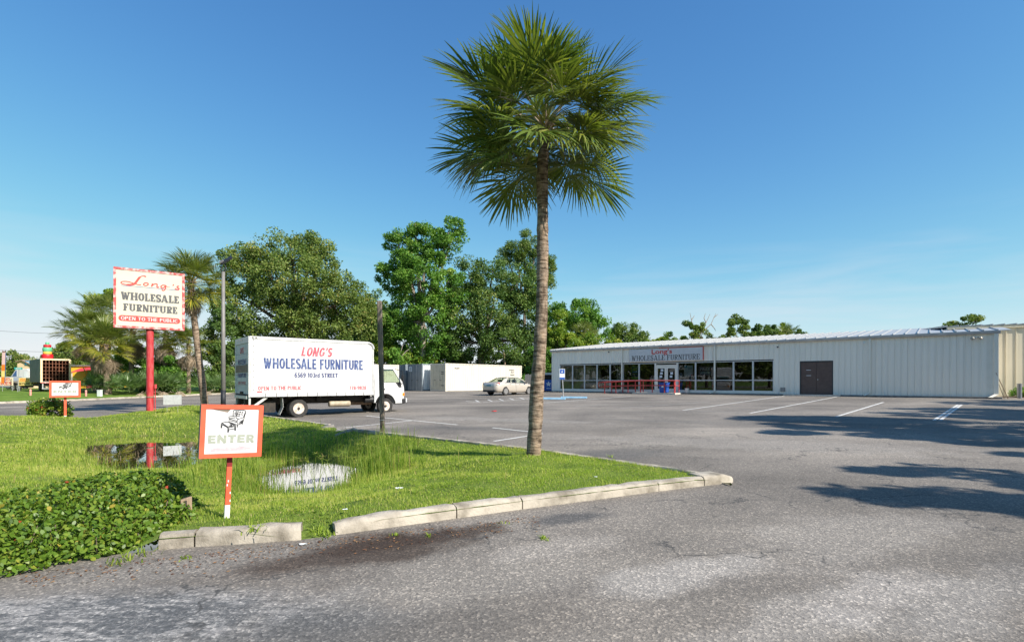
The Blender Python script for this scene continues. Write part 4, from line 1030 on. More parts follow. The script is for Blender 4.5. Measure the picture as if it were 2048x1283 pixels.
for k in range(3): MB().box(-.058, -.052, -.12+.10*k, -.04+.10*k, BZ1-.11, BZ1-.07).build('clearance_lamp', 'lamp_red', truck)
MB().box(-.06, -.036, -.25, .25, BZ0+.10, BZ0+.22).build('latch', 'chassis', truck)
# lettering on both long sides; laid out as seen on the near side
def tside(px, py): t, z, _ = on_plane(px, py, t_o, tdir); return t, z-.015
for s in (-1, 1):
    for st_, (xa, ya, xb, yb), m_, bold, sh in (("LONG'S", (604, 694.5, 664.5, 712.5), 'faded_red', .05, .22), ('WHOLESALE FURNITURE', (528, 717.5, 726, 738), 'faded_navy', .05, 0),
            ('6569 103rd STREET', (589, 745.5, 676, 754.5), 'navy', .04, 0), ('OPEN TO THE PUBLIC', (516, 771.5, 603, 779.5), 'faded_pink', .045, 0), ('778-9828', (698.5, 771.5, 732.5, 778.5), 'faded_pink', .045, 0)):
        x0, _ = tside(xa, ya); x1, _ = tside(xb, ya); mid = (xa+xb)/2; _, za = tside(mid, ya); _, zb = tside(mid, yb)
        slab_text(st_, x1-x0, za-zb, m_, truck, face_frame(((x0+x1)/2, s*(BW+.0045), (za+zb)/2), (-s, 0, 0)), st=.25, th=.17, sv=0, gap=.075, shear=sh)
# chassis and running gear
for s in (-1, 1): MB().box(-.05, 6.0, s*.42-.04, s*.42+.04, .55, .80).build('chassis_rail', 'chassis', truck)
mb = MB()
for k in range(8): mb.box(.2+k*.62, .28+k*.62, -1.1, 1.1, .801, .86)
mb.build('floor_joists', 'chassis', truck)
MB().box(-.05, BX, -BW+.02, BW-.02, BZ0-.002, BZ0+.128).build('floor', 'chassis', truck)
for s in (-1, 1):
    wheel(truck, 1.86, s*.93, .375, .24, 'rim_worn', s); wheel(truck, 1.86, s*.66, .375, .22, 'chassis', s); wheel(truck, 5.70, s*.88, .36, .22, 'rim_worn', s)
    mb = MB().tube([(1.22, s*.9, BZ0-.01), (1.24, s*.9, .55), (1.20, s*.9, .25), (1.10, s*.9, .12)], .02, 4)
    mb = MB(); mb.add([(1.22, s*.75, BZ0), (1.22, s*1.10, BZ0), (1.25, s*1.10, .45), (1.25, s*.75, .45), (1.12, s*1.10, .14), (1.12, s*.75, .14)], [(0,1,2,3), (3,2,4,5)])
    o = mb.build('mud_flap', 'truck_alu', truck); sm = o.modifiers.new('solid', 'SOLIDIFY'); sm.thickness = .012
    mb = MB().bar((.0, s*1.12, .30), (.0, s*1.12, BZ0), .07); mb.bar((.02, s*1.12, .42), (.62, s*1.12, BZ0), .05, .09); mb.build('step_bracket', 'truck_alu', truck)
    MB().box(-.06, .02, s*.55-.12, s*.55+.12, .36, .80).build('rear_bracket', 'chassis', truck)
MB().box(-.10, -.03, -1.1, 1.1, .32, .42).build('rear_bumper', 'chassis', truck, bevel=.01)
for s in (-1, 1): MB().box(-.12, -.101, s*.9-.1, s*.9+.1, .45, .55).build('tail_lamp', 'lamp_red', truck)
MB().lathe([(.12, -.8), (.14, -.7), (.14, .7), (.12, .8)], (1.86, 0, .38), 'y', 12).build('rear_axle', 'chassis', truck)
MB().box(.45, 1.0, -.9, -.5, .25, .70).build('tool_box', 'chassis', truck)
MB().lathe([(.10, 3.15), (.13, 3.18), (.13, 4.05), (.10, 4.08)], (0, -.86, .52), 'x', 14).build('exhaust_can', 'tank_tan', truck, smooth=True, auto=40)
MB().box(2.7, 5.0, -.72, -.5, .62, .84).build('side_tank', 'chassis', truck, bevel=.03)
MB().lathe([(.11, 4.72), (.14, 4.74), (.14, 5.12), (.06, 5.14)], (0, -.86, .66), 'x', 14).build('air_cleaner', 'black_plastic', truck, smooth=True, auto=40)
MB().box(4.3, 5.3, -.45, .45, .42, .85).build('gearbox', 'rusty', truck, bevel=.05)
# cab: solid lower body, open glazed upper half
cab_lo = [(5.16, .52), (5.24, .52)]+[(5.70+.47*math.cos(a), .40+.50*math.sin(a)) for a in np.linspace(PI-.25, .22, 12)]+[(6.20, .47), (6.56, .47), (6.60, .62), (6.64, .95), (6.62, 1.22), (6.55, 1.42), (5.16, 1.42)]
cab = MB().prism(cab_lo, -.99, .99).build('cab_body', 'truck_white', truck, bevel=.035)
up = lambda x: 6.55-(x-1.42)*0
roofp = [(5.16, 2.02), (6.10, 2.02), (6.16, 2.06), (6.10, 2.13), (5.9, 2.17), (5.3, 2.17), (5.16, 2.12)]
MB().prism(roofp, -.93, .93).build('cab_roof', 'truck_white', truck, bevel=.03)
for s in (-1, 1):
    y0, y1 = s*.965, s*.90
    MB().bar((6.53, y0, 1.40), (6.12, y1, 2.06), .09, .07).build('windscreen_pillar', 'truck_white', truck)
    MB().bar((5.32, y0, 1.40), (5.32, y1, 2.06), .30, .06, (0,1,0)).build('rear_pillar', 'truck_white', truck)
    MB().add([(5.47, y0, 1.42), (6.46, y0, 1.42), (6.10, y1, 2.03), (5.47, y1, 2.03)], [(0,1,2,3)]).build('side_window', 'cab_glass', truck)
    mb = MB()                                             # quarter glass dropping below the belt line, door seam, handle
    mb.add([(6.20, s*.993, 1.42), (6.46, s*.993, 1.42), (6.50, s*.993, 1.20), (6.36, s*.993, 1.20)], [(0,1,2,3)]); mb.build('quarter_glass', 'black_plastic', truck)
    mb = MB(); mb.tube([(5.47, s*.992, 2.0), (5.47, s*.996, .95), (6.2, s*.996, .55)], .008, 5); mb.build('door_seam', 'black_plastic', truck)
    MB().box(5.52, 5.66, min(s*.995, s*1.01), max(s*.995, s*1.01), 1.10, 1.16).build('door_handle', 'black_plastic', truck)
    MB().tube([(5.47, s*.955, 1.43), (5.47, s*.905, 2.03), (6.08, s*.905, 2.04), (6.46, s*.965, 1.43), (5.47, s*.965, 1.43)], .014, 6).build('window_seal', 'black_plastic', truck)
    MB().tube([(6.45, s*.97, 1.30), (6.52, s*1.18, 1.45), (6.42, s*1.20, 1.95), (6.2, s*.93, 2.05)], .013, 6).build('mirror_arm', 'black_plastic', truck)
    MB().box(6.42, 6.47, min(s*1.11, s*1.27), max(s*1.11, s*1.27), 1.50, 1.78).build('mirror', 'black_plastic', truck, bevel=.02)
    MB().box(6.545, 6.652, min(s*.80, s*.998), max(s*.80, s*.998), .80, .96).build('indicator', 'amber', truck, bevel=.02)
    MB().box(6.6, 6.66, min(s*.45, s*.75), max(s*.45, s*.75), .72, .90).build('headlight', 'lens', truck, bevel=.02)
    a = np.linspace(PI-.25, .22, 12); MB().tube([(5.70+.475*math.cos(t), s*.985, .40+.505*math.sin(t)) for t in a], .035, 6).build('wheel_arch', 'black_plastic', truck, smooth=True)
    MB().box(6.15, 6.58, min(s*.86, s*1.0), max(s*.86, s*1.0), .44, .475).build('sill', 'black_plastic', truck)
MB().add([(6.54, -.86, 1.42), (6.54, .86, 1.42), (6.13, .82, 2.04), (6.13, -.82, 2.04)], [(0,1,2,3)]).build('windscreen', 'cab_glass', truck)
MB().add([(6.16, -.80, 1.98), (6.16, .80, 1.98), (6.135, .80, 2.03), (6.135, -.80, 2.03)], [(0,1,2,3)]).build('tint_band', 'poster_cyan', truck)
MB().add([(5.19, -.7, 1.45), (5.19, .7, 1.45), (5.19, .7, 1.98), (5.19, -.7, 1.98)], [(0,1,2,3)]).build('rear_window', 'cab_glass', truck)
mb = MB().box(5.165, 5.19, -.9, -.701, 1.43, 2.02); mb.box(5.165, 5.19, .701, .9, 1.43, 2.02); mb.build('back_panel', 'truck_white', truck)
for s in (-.45, .45): MB().box(5.45, 5.62, s-.22, s+.22, 1.42, 1.85).build('seat', 'seat_grey', truck, bevel=.05)
MB().lathe([(.19, 0), (.21, .012), (.19, .024)], (6.15, .45, 1.50), 'x', 18).build('steering_wheel', 'black_plastic', truck)
MB().box(6.50, 6.72, -1.0, 1.0, .46, .70).build('front_bumper', 'black_plastic', truck, bevel=.04); MB().box(6.722, 6.79, -.98, .98, .50, .70).build('bumper_face', 'truck_white', truck, bevel=.02)
MB().box(5.06, 5.15, -.8, .8, .80, 1.9).build('cab_guard', 'truck_alu', truck)

# sedan -------------------------------------------------------------
cd = Vector((.69, .724)).normalized(); cr_ = ga(1010, 790.2); cs = Vector((-cd.y, cd.x))
cpos = Vector((cr_.x, cr_.y))+cs*.80+cd*1.38              # body centre from the near rear wheel
car = thing('sedan', 'champagne silver four-door sedan parked in front of the beige container', 'car', (cpos.x, cpos.y, zA(cpos.x, cpos.y)), math.atan2(cd.y, cd.x))
secs = [(-2.42, .52, .42, .80, .78), (-2.36, .78, .34, .98, .97), (-2.15, .86, .26, 1.04, 1.04), (-1.75, .90, .22, 1.04, 1.07), (-1.2, .915, .20, 1.02, 1.03), (-.4, .92, .19, .99, 1.0), (.4, .92, .19, .96, .98),
        (1.0, .915, .20, .94, .98), (1.35, .90, .21, .91, .95), (1.8, .87, .23, .84, .88), (2.15, .80, .27, .75, .78), (2.36, .62, .36, .64, .66), (2.43, .40, .42, .56, .57)]
mb = MB(); NS = None
for x, hw, zb, zs, zc in secs:
    ring = [(-hw*.84, zb), (-hw*.97, zb+.10), (-hw, zb+.30 if zs-zb > .4 else (zb+zs)/2), (-hw*.985, zs-.13), (-hw*.93, zs-.02), (-hw*.80, zs+.01), (-hw*.4, zc), (0, zc+.005)]
    ring = ring+[(-a, b) for a, b in ring[-2::-1]]; NS = len(ring); mb.v += [(x, a, b) for a, b in ring]
for i in range(len(secs)-1):
    for k in range(NS):
        a = i*NS+k; b = i*NS+(k+1) % NS; mb.f.append((a, b, b+NS, a+NS))
mb.f.append(tuple(range(NS))); mb.f.append(tuple((len(secs)-1)*NS+k for k in range(NS))[::-1])
mb.build('body', 'car_paint', car, smooth=True, auto=60)
top = [(-1.02, 1.395), (-.85, 1.43), (-.4, 1.465), (0, 1.465), (.35, 1.43), (.52, 1.39)]
mb = MB()
for x, z in top:
    hw = .60 if -.9 < x < .4 else .575
    mb.v += [(x, y*hw, z-.035*abs(y)**3) for y in (-1, -.66, -.33, 0, .33, .66, 1)]
n7 = 7
for i in range(len(top)-1):
    for k in range(6): o = i*7+k; mb.f.append((o, o+1, o+8, o+7))
nv = len(mb.v); mb.v += [(x, y, z-.025) for x, y, z in mb.v]; mb.f += [tuple(i+nv for i in f)[::-1] for f in mb.f]
mb.build('roof', 'car_paint', car, smooth=True)
belt = lambda x: np.interp(x, [s_[0] for s_ in secs], [s_[3] for s_ in secs])
for s in (-1, 1):
    A0, A1, C0, C1 = (1.32, s*.80, .92), (.50, s*.585, 1.375), (-1.80, s*.74, 1.04), (-.98, s*.585, 1.38)
    MB().tube([A0, ((A0[0]+A1[0])/2, s*.70, 1.17), A1, (.3, s*.605, 1.41), (-.4, s*.61, 1.435), (-.85, s*.60, 1.40), C1], [.045, .042, .038, .034, .034, .034, .04], 7).build('roof_frame', 'car_paint', car, smooth=True)
    MB().add([(-1.02, s*.60, 1.38), (-1.78, s*.76, 1.04), (-1.28, s*.85, 1.02), (-.86, s*.615, 1.36)], [(0,1,2,3)]).build('rear_pillar', 'car_paint', car)
    mb = MB(); mb.bar((-.18, s*.85, .98), (-.14, s*.615, 1.42), .09, .03, (0,1,0)); mb.build('centre_pillar', 'black_plastic', car)
    MB().add([(-1.26, s*.845, 1.02), (-.24, s*.86, .99), (-.20, s*.615, 1.40), (-.84, s*.605, 1.37)], [(0,1,2,3)]).build('rear_side_window', 'car_glass', car)
    MB().add([(-.13, s*.86, .985), (1.12, s*.84, .95), (.46, s*.60, 1.37), (-.10, s*.615, 1.405)], [(0,1,2,3)]).build('front_side_window', 'car_glass', car)
    MB().tube([(-1.4, s*.87, 1.015), (-.2, s*.88, .995), (1.2, s*.865, .955)], .012, 5).build('belt_trim', 'rim_alloy', car)
    for x in (-.22, ): MB().tube([(x, s*.89, .97), (x, s*.925, .7), (x+.05, s*.91, .32)], .007, 4).build('door_seam', 'black_plastic', car)
    for x in (-.95, .15): MB().box(x, x+.16, min(s*.915, s*.935), max(s*.915, s*.935), .86, .89).build('door_handle', 'car_paint', car)
    MB().box(.82, .98, min(s*.92, s*1.06), max(s*.92, s*1.06), .95, 1.06).build('mirror', 'black_plastic', car, bevel=.03)
    MB().add([(-2.375, s*.56, .82), (-2.37, s*.82, .82), (-2.05, s*.905, .90), (-2.08, s*.90, 1.0), (-2.30, s*.84, 1.0), (-2.385, s*.50, .93)], [(0,1,2,5), (2,3,4,5)]).build('tail_lamp', 'lamp_red', car)
    MB().lathe([(.355, 0), (.355, s*.012)], (-1.38, s*.897, .335), 'y', 24).build('wheel_well', 'black_plastic', car); MB().lathe([(.355, 0), (.355, s*.012)], (1.40, s*.893, .335), 'y', 24).build('wheel_well', 'black_plastic', car)
    wheel(car, -1.38, s*.815, .325, .215, 'rim_alloy', s, spokes=5, rr=.235); wheel(car, 1.40, s*.815, .325, .215, 'rim_alloy', s, spokes=5, rr=.235)
    MB().add([(2.30, s*.52, .62), (2.18, s*.78, .66), (1.95, s*.855, .76), (2.25, s*.6, .72)], [(0,1,2,3)]).build('headlight', 'lens', car)
MB().add([(-1.02, -.56, 1.385), (-1.02, .56, 1.385), (-1.80, .70, 1.065), (-1.80, -.70, 1.065)], [(0,1,2,3)]).build('rear_window', 'car_glass', car)
MB().add([(.50, -.56, 1.385), (.50, .56, 1.385), (1.32, .76, .96), (1.32, -.76, .96)], [(0,1,2,3)]).build('windscreen', 'car_glass', car)
MB().box(-2.425, -2.40, -.26, .26, .72, .86).build('number_plate', 'plate', car); MB().box(-2.44, -2.2, -.70, .70, .26, .42).build('bumper_insert', 'black_plastic', car, bevel=.05)
for x in (.2, -.75):
    for y in (-.36, .36): MB().box(x-.1, x+.06, y-.22, y+.22, .9, 1.25).build('seat_back', 'seat_grey', car, bevel=.05)

# shipping containers ------------------------------------------------
kd = Vector((.66, .75)).normalized(); kn = Vector((-kd.y, kd.x)); KR = math.atan2(kd.y, kd.x)
def container(label, corner, L, side_m, door_m, H=2.9, W=2.44):
    c = corner+kn*W/2; r = thing('shipping_container', label, 'container', (c.x, c.y, zA(corner.x, corner.y)+.02), KR, None)
    mb = MB()
    for s in (-1, 1):
        pr = []; n = int(L/.28)
        for i in range(n):
            x = .16+i*(L-.32)/n; st = (L-.32)/n
            pr += [(x, 0), (x+st*.36, 0), (x+st*.5, -.036), (x+st*.86, -.036)]
        pr.append((L-.16, 0)); o = len(mb.v)
        for x, d in pr: mb.v += [(x, s*(W/2-.01+d), .16), (x, s*(W/2-.01+d), H-.10)]
        mb.f += [(o+2*i, o+2*i+1, o+2*i+3, o+2*i+2) for i in range(len(pr)-1)]
    mb.build('corrugated_side', side_m, r)
    MB().box(.1, L-.1, -W/2+.08, W/2-.08, H-.08, H-.04).build('roof', side_m, r); MB().box(.1, L-.1, -W/2+.08, W/2-.08, .10, .16).build('floor', 'chassis', r)
    MB().box(L-.08, L-.04, -W/2+.05, W/2-.05, .12, H-.10).build('end_wall', side_m, r)
    f = MB()
    for s in (-1, 1):
        y0, y1 = sorted((s*(W/2), s*(W/2-.10)))
        f.box(.17, L-.17, y0, y1, 0.02, .16); f.box(.17, L-.17, y0, y1, H-.11, H); f.box(0, .17, y0, y1, .17, H-.17); f.box(L-.17, L, y0, y1, .17, H-.17)
        for x in (0, L-.18): f.box(x-.004, x+.184, y0-.004, y1+.004, 0, .168); f.box(x-.004, x+.184, y0-.004, y1+.004, H-.168, H+.004)
    for x in (0.02, L-.12): f.box(x, x+.1, -W/2+.10, W/2-.10, .02, .14); f.box(x, x+.1, -W/2+.10, W/2-.10, H-.12, H-.01)
    f.build('frame', side_m if side_m == 'box_cream' else door_m, r)
    for s in (-1, 1):
        y0, y1 = sorted((s*.008, s*(W/2-.105)))
        d = MB().box(.03, .07, y0, y1, .15, H-.13).build('door', door_m, r, bevel=.01)
        for k in range(4): MB().box(.012, .029, y0+.05, y1-.05, .35+k*.62, .43+k*.62).build('door_rib', door_m, d)
        for yy in (.30, .75): MB().tube([(.0, s*yy, .12), (.0, s*yy, H-.12)], .022, 6).build('lock_rod', 'galv' if door_m == 'box_grey' else door_m, d)
        MB().bar((-.02, s*.30, 1.15), (-.02, s*.62, 1.12), .03, .04).build('lock_handle', 'chassis', d)
    return r, c
c0 = Vector((ppx(891, 54.0), 54.0)); cA, _ = container('beige forty-foot shipping container behind the parked sedan', c0, 12.19, 'box_cream', 'box_cream_door')
for i in range(24): MB().box(.5+i*.48, .62+i*.48, -1.226, -1.2225, 2.80, 2.84).build('rail_slot', 'brown_patch', cA)
for (x, z, n_) in ((10.4, 2.28, 5), (10.5, 2.02, 3), (10.5, 1.72, 4), (1.65, 2.34, 4)):
    for k in range(n_): MB().box(x-.09*n_+k*.18, x-.09*n_+k*.18+.11, -1.228, -1.2245, z, z+(.15, .10, .13)[k % 3]).build('stencil_mark', 'ink_grey', cA)
for z in (1.95, 1.75, .55):
    for k in range(3): MB().box(-.034, -.028, -.95+k*.15, -.85+k*.15, z, z+.11).build('stencil_mark', 'ink_grey', cA)
c1 = Vector((ppx(844, 55.8), 55.8)); cB, _ = container('dark grey shipping container with a white notice on its closed doors', c1, 6.06, 'box_grey_side', 'box_grey')
MB().box(-.034, -.028, .45, 1.0, 2.10, 2.62).build('notice', 'paper', cB)
for k in range(3): MB().box(-.038, -.0345, .55, .9, 2.2+.12*k, 2.25+.12*k).build('notice_line', 'ink_grey', cB)
c2 = Vector((ppx(811, 58.2), 58.2)); container('plain dark grey container tucked behind the truck cab', c2, 6.06, 'box_grey', 'box_grey')
c3 = Vector((ppx(798, 56.0), 56.0))-kd*6.06; container('cream twenty-foot container mostly hidden behind the truck', c3, 6.06, 'box_cream', 'box_cream_door')

# donation bin by the left end of the store, post behind container
q = Vector((ppx(1094, 52.5), 52.5))
db = thing('donation_bin', 'blue steel clothing donation bin with a star emblem beside the store corner', 'bin', (q.x, q.y, zA(q.x, q.y)), -.15)
MB().box(-.7, .7, -.6, .6, .08, 1.15).build('body', 'donation_blue', db, bevel=.02); f = MB(); f.box(-.7, -.55, -.6, .6, 1.152, 1.85); f.box(.55, .7, -.6, .6, 1.152, 1.85); f.box(-.55, .55, -.6, .6, 1.65, 1.85); f.box(-.55, .55, -.1, .6, 1.152, 1.65); f.build('hood', 'truck_door_grey', db)
MB().box(-.55, .55, -.12, -.102, 1.16, 1.64).build('chute', 'chassis', db)
star = [(.30*(1 if k % 2 == 0 else .45)*math.sin(k*PI/5), .72+.30*(1 if k % 2 == 0 else .45)*math.cos(k*PI/5)) for k in range(10)]
MB().add([(x+.2, -.606, z) for x, z in star], [tuple(range(10))]).build('star_emblem', 'paper', db); MB().box(0, .42, -.607, -.602, .26, .34).build('caption_bar', 'paper', db)
MB().box(-.6, .6, -.5, .5, 0, .08).build('skid', 'wood_post', db)
q = Vector((ppx(1012, 66), 66)); lp = thing('old_post', 'weathered leaning post stub rising behind the beige container', 'post', (q.x, q.y, zA(q.x, q.y)-.1))
MB().tube([(0, 0, 0), (-.05, 0, 2.4), (-.28, 0, 4.75)], [.14, .13, .12], 8).build('shaft', 'wood_pale', lp); MB().lathe([(.12, 4.76), (.13, 4.80), (.05, 4.83)], (-.28, 0, 0), 'z', 8).build('cap', 'wood_pale', lp)
fence = thing('board_fence', 'grey board fence between the beige container and the store', 'fence', (ppx(1050, 61), 61, zA(3, 61)), -.3)
for k in range(16): MB().box(k*.16, k*.16+.15, 0, .022, .05, 1.78+.03*((k*7) % 3)).build('board', 'pole_grey', fence)
for z in (.5, 1.4): MB().box(0, 2.56, .023, .06, z, z+.09).build('rail', 'pole_grey', fence)

# ================================================================== SIGNS AND POLES
def pylon():
    base = Vector((ppx(300, 24.6), 24.6)); zb = zG(base.x, base.y); ph = math.radians(37)
    r = thing('pylon_sign', 'large cream pole sign reading Long\'s WHOLESALE FURNITURE in a worn red frame', 'sign', (base.x, base.y, 0), ph)
    W, z0, z1 = 2.74, pz(659.5, 24.9), pz(544.5, 24.9)
    MB().lathe([(.150, zb-.4), (.150, z0+.02)], n=20).build('pole', 'pole_red', r, smooth=True, auto=40)
    MB().lathe([(.157, pz(795, 24.6)), (.157, pz(792, 24.6))], n=20).build('weld_band', 'rusty', r, smooth=True)
    MB().lathe([(.156, z0-.10), (.156, z0)], n=14).build('collar', 'enter_red_dark', r)
    MB().tube([(.2, -.05, zb-.1), (.2, -.05, zb+1.3)], .022, 6).build('conduit', 'pole_red', r); MB().box(.17, .26, -.10, 0, zb+1.1, zb+1.3).build('junction_box', 'pole_red', r)
    MB().box(-W/2+.06, W/2-.06, -.20, .20, z0+.06, z1-.06).build('cabinet', 'sign_face', r)
    f = MB(); f.box(-W/2, -W/2+.10, -.225, .225, z0, z1); f.box(W/2-.10, W/2, -.225, .225, z0, z1); f.box(-W/2+.10, W/2-.10, -.223, .223, z0, z0+.10); f.box(-W/2+.10, W/2-.10, -.223, .223, z1-.10, z1)
    f.build('frame', 'worn_red', r)
    H = z1-z0
    def uv(x, y): return ((x-60)/1225-.5)*W, z1-(y-90-(x-60)*.082)/1065*H      # read off the enlarged photograph, sheared upright
    for s in (-1, 1):
        M = face_frame((0, s*.2035, 0), (-s, 0, 0))
        def P(*pts): return [uv(*p) for p in pts]
        k = W/1225
        L1 = bez(P((600,262),(585,245),(545,235),(505,262),(465,290),(440,370),(395,395),(330,420),(190,405),(182,372),(180,345),(260,340),(330,360),(400,380),(450,410),(515,405)), 8)
        n1 = len(L1); wL = [(30 if i < 4 else (40 if 8 < i < 20 else 20))*k*1.0 for i in range(n1)]
        paths = [(L1, wL),
                 (bez(P((610,370),(560,365),(540,410),(585,418),(640,425),(660,372),(610,370)), 10), [22*k]*40),
                 (bez(P((715,378),(712,395),(705,415),(695,437)), 4), [28*k]*40), (bez(P((702,420),(720,395),(770,375),(790,388),(800,398),(785,425),(790,442),(795,452),(815,450),(828,440)), 6), [22*k]*40),
                 (bez(P((930,410),(890,395),(845,420),(862,450),(880,470),(930,450),(945,405),(950,430),(940,480),(915,500),(895,510),(880,500),(878,485)), 7), [22*k]*60),
                 (bez(P((945,405),(955,430),(985,450),(1015,440)), 5), [10*k]*20),
                 (bez(P((1075,388),(1085,395),(1080,408),(1068,415)), 4), [18*k]*20),
                 (bez(P((1185,425),(1160,415),(1140,430),(1150,445),(1165,460),(1195,462),(1180,478),(1160,490),(1120,480),(1108,465)), 6), [24*k]*40)]
        strokes(paths, 'sign_red', r, M, name='script_lettering')
        a, b = uv(180, 412), uv(1182, 505); zc = (a[1]+b[1])/2
        MB().quad((a[0], zc-.012, 1e-4), (b[0], zc-.012, 1e-4), (b[0], zc+.012, 1e-4), (a[0], zc+.012, 1e-4)).build('underline', 'ink_blue', r, fix=False).matrix_local = M
        for st_, (xa, xb, ya, yb) in (('WHOLESALE', (185, 1185, 528, 668)), ('FURNITURE', (220, 1155, 735, 865))):
            A, B = uv(xa, ya), uv(xb, ya+(xb-xa)*.082); C = uv(xa, yb)
            slab_text(st_, B[0]-A[0], A[1]-C[1], 'ink_grey', r, M @ Matrix.Translation(((A[0]+B[0])/2, (A[1]+C[1])/2, 0)), st=.27, th=.15, sv=.055, gap=.03)
        A, B, C = uv(140, 990), uv(1205, 990+1065*.082), uv(140, 1052+6); hh = .135
        pill = [(A[0]+hh-hh*math.cos(t), A[1]+hh*math.sin(t)) for t in np.linspace(-PI/2, PI/2, 10)]+[(B[0]-hh+hh*math.cos(t), A[1]+hh*math.sin(t)) for t in np.linspace(PI/2, -PI/2, 10)]
        MB().add([(x, y, 1e-4) for x, y in pill], [tuple(range(len(pill)))]).build('red_pill', 'sign_red', r, fix=False).matrix_local = M
        slab_text('OPEN TO THE PUBLIC', (B[0]-A[0])*.92, .155, 'sign_white', r, st=.15, th=.12, sv=0, gap=.11, M=M @ Matrix.Translation(((A[0]+B[0])/2, A[1], .003)))
pylon()
# armchair-and-footstool line drawing, traced as strokes (coordinates of the enlarged photograph)
CH = [[(668,205),(720,188),(760,195),(752,250),(715,300)], [(668,205),(662,300),(668,318)], [(760,195),(835,188),(880,200),(905,215),(888,240)], [(905,215),(865,360)], [(888,240),(850,345),(800,360)], [(752,250),(720,330),(715,350),(760,370)],
      [(845,215),(825,270),(832,310)], [(580,345),(590,325),(640,318),(720,318)], [(580,345),(600,362),(700,345)], [(590,365),(585,430),(725,485)], [(590,365),(740,415),(745,380),(800,360)], [(600,400),(735,440)], [(735,440),(740,385)],
      [(735,440),(745,490),(840,455),(865,360)], [(735,490),(740,548),(750,500)], [(825,460),(830,490),(838,455)], [(455,450),(520,435),(570,435),(715,500),(570,530),(455,450)], [(445,455),(440,555),(455,550),(462,480)], [(455,475),(565,550),(715,515)],
      [(565,550),(560,640),(575,640),(582,560)], [(690,530),(690,605),(705,605),(710,515)], [(590,585),(690,565)], [(480,490),(565,540)]]
HAT = [[(760,235),(815,225)], [(740,280),(800,262)], [(720,315),(790,300)], [(590,470),(640,500)], [(600,455),(690,500)], [(570,500),(650,520)], [(690,225),(740,215)], [(680,255),(735,245)], [(672,285),(725,275)], [(755,455),(840,415)], [(760,470),(845,435)], [(775,430),(850,395)]]
def enter_sign(label, base, post_h, W, H, ph, roll, peel, zb):
    r = thing('entrance_sign', label, 'sign', (base.x, base.y, zb), ph); r.rotation_euler = (0, roll, ph)
    k = W/.56
    MB().box(-.024*k, .024*k, .0, .04*k, -.25, post_h+.06).build('post', 'enter_red', r, bevel=.004)
    MB().box(-.0245*k, .0245*k, -.0006, .0405*k, -.24, .13*k if peel else .05).build('bare_post_foot', 'peeled_white', r, bevel=.004)
    z0, z1 = post_h, post_h+H; D = .075*k
    MB().box(-W/2+.02*k, W/2-.02*k, -D+.012*k, .03*k-.005, z0+.02*k, z1-.02*k).build('box_body', 'brown_patch', r)
    f = MB(); b = .042*k
    f.box(-W/2, -W/2+b, -D, .03*k, z0, z1); f.box(W/2-b, W/2, -D, .03*k, z0, z1); f.box(-W/2+b, W/2-b, -D+.001, .03*k-.001, z0, z0+b); f.box(-W/2+b, W/2-b, -D+.001, .03*k-.001, z1-b, z1)
    f.build('frame', 'enter_red', r)
    MB().box(-W/2-.004, -W/2-.0015, -D, .029*k, z0, z1).build('side_board', 'brown_patch', r)
    def uv(x, y): return ((x-45-(1150-y)*.055)/1140-.5)*W, z1-(y-90)/1060*H
    a, bq = -W/2+b, W/2-b; c, dq = z0+b, z1-b
    poly = [(a, c), (bq, c), (bq, dq)]
    if peel: poly += [uv(640, 158), uv(565, 245), uv(160, 155)]
    else: poly += [(a, dq)]
    M = face_frame((0, -D+.008*k, 0), (1, 0, 0))
    MB().add([(x, y, 0) for x, y in poly], [tuple(range(len(poly)))]).build('face', 'sign_white', r, fix=False).matrix_local = M
    T = Matrix.Translation((0, 0, .0015))
    strokes([([uv(*p) for p in q], .0066*k*(1.0 if peel else 1.4)) for q in CH]+[([uv(*p) for p in q], [.001*k]+[.012*k]*(len(q)-1)) for q in HAT], 'ink_black', r, M @ T, name='armchair_drawing')
    A, B = uv(205, 775), uv(1062, 775)
    heavy_text('ENTER', B[0]-A[0], H*.155, 'ink_pale', r, M @ Matrix.Translation(((A[0]+B[0])/2, A[1], .0015)))
    ar = [uv(245, 950), uv(755, 945), uv(755, 910), uv(1010, 965), uv(755, 1030), uv(755, 1010), uv(245, 1020)]
    MB().add([(x, y, .0015) for x, y in ar], [tuple(range(7))]).build('arrow', 'ink_pink', r, fix=False).matrix_local = M
    if peel:
        for q in ((-.004, .45), (.018, .30), (.02, .20), (-.012, .40)):
            MB().box(q[0]-.005, q[0]+.005, -.0012, -.0004, q[1]*.8, q[1]*.8+.022).build('paint_chip', 'peeled_white', r)
        MB().box(-.024, .024, -.001, .041, post_h-.10, post_h-.002).build('dark_band', 'enter_red_dark', r)
    return r
bq = gp(454, 1037, .10); zb = zG(bq.x, bq.y)
enter_sign('red framed ENTER sign with peeling vinyl on a flaking post by the hedge', bq, pz(915, 5.25)-zb, .56, .53, math.radians(36), math.radians(2.5), True, zb)
bq = Vector((ppx(130.5, 21.6), 21.6)); zb = zG(bq.x, bq.y)
enter_sign('small ENTER sign with a red frame beside a round bush at the far driveway', bq, pz(794, 21.6)-zb, .98, .68, math.radians(40), 0, False, zb)

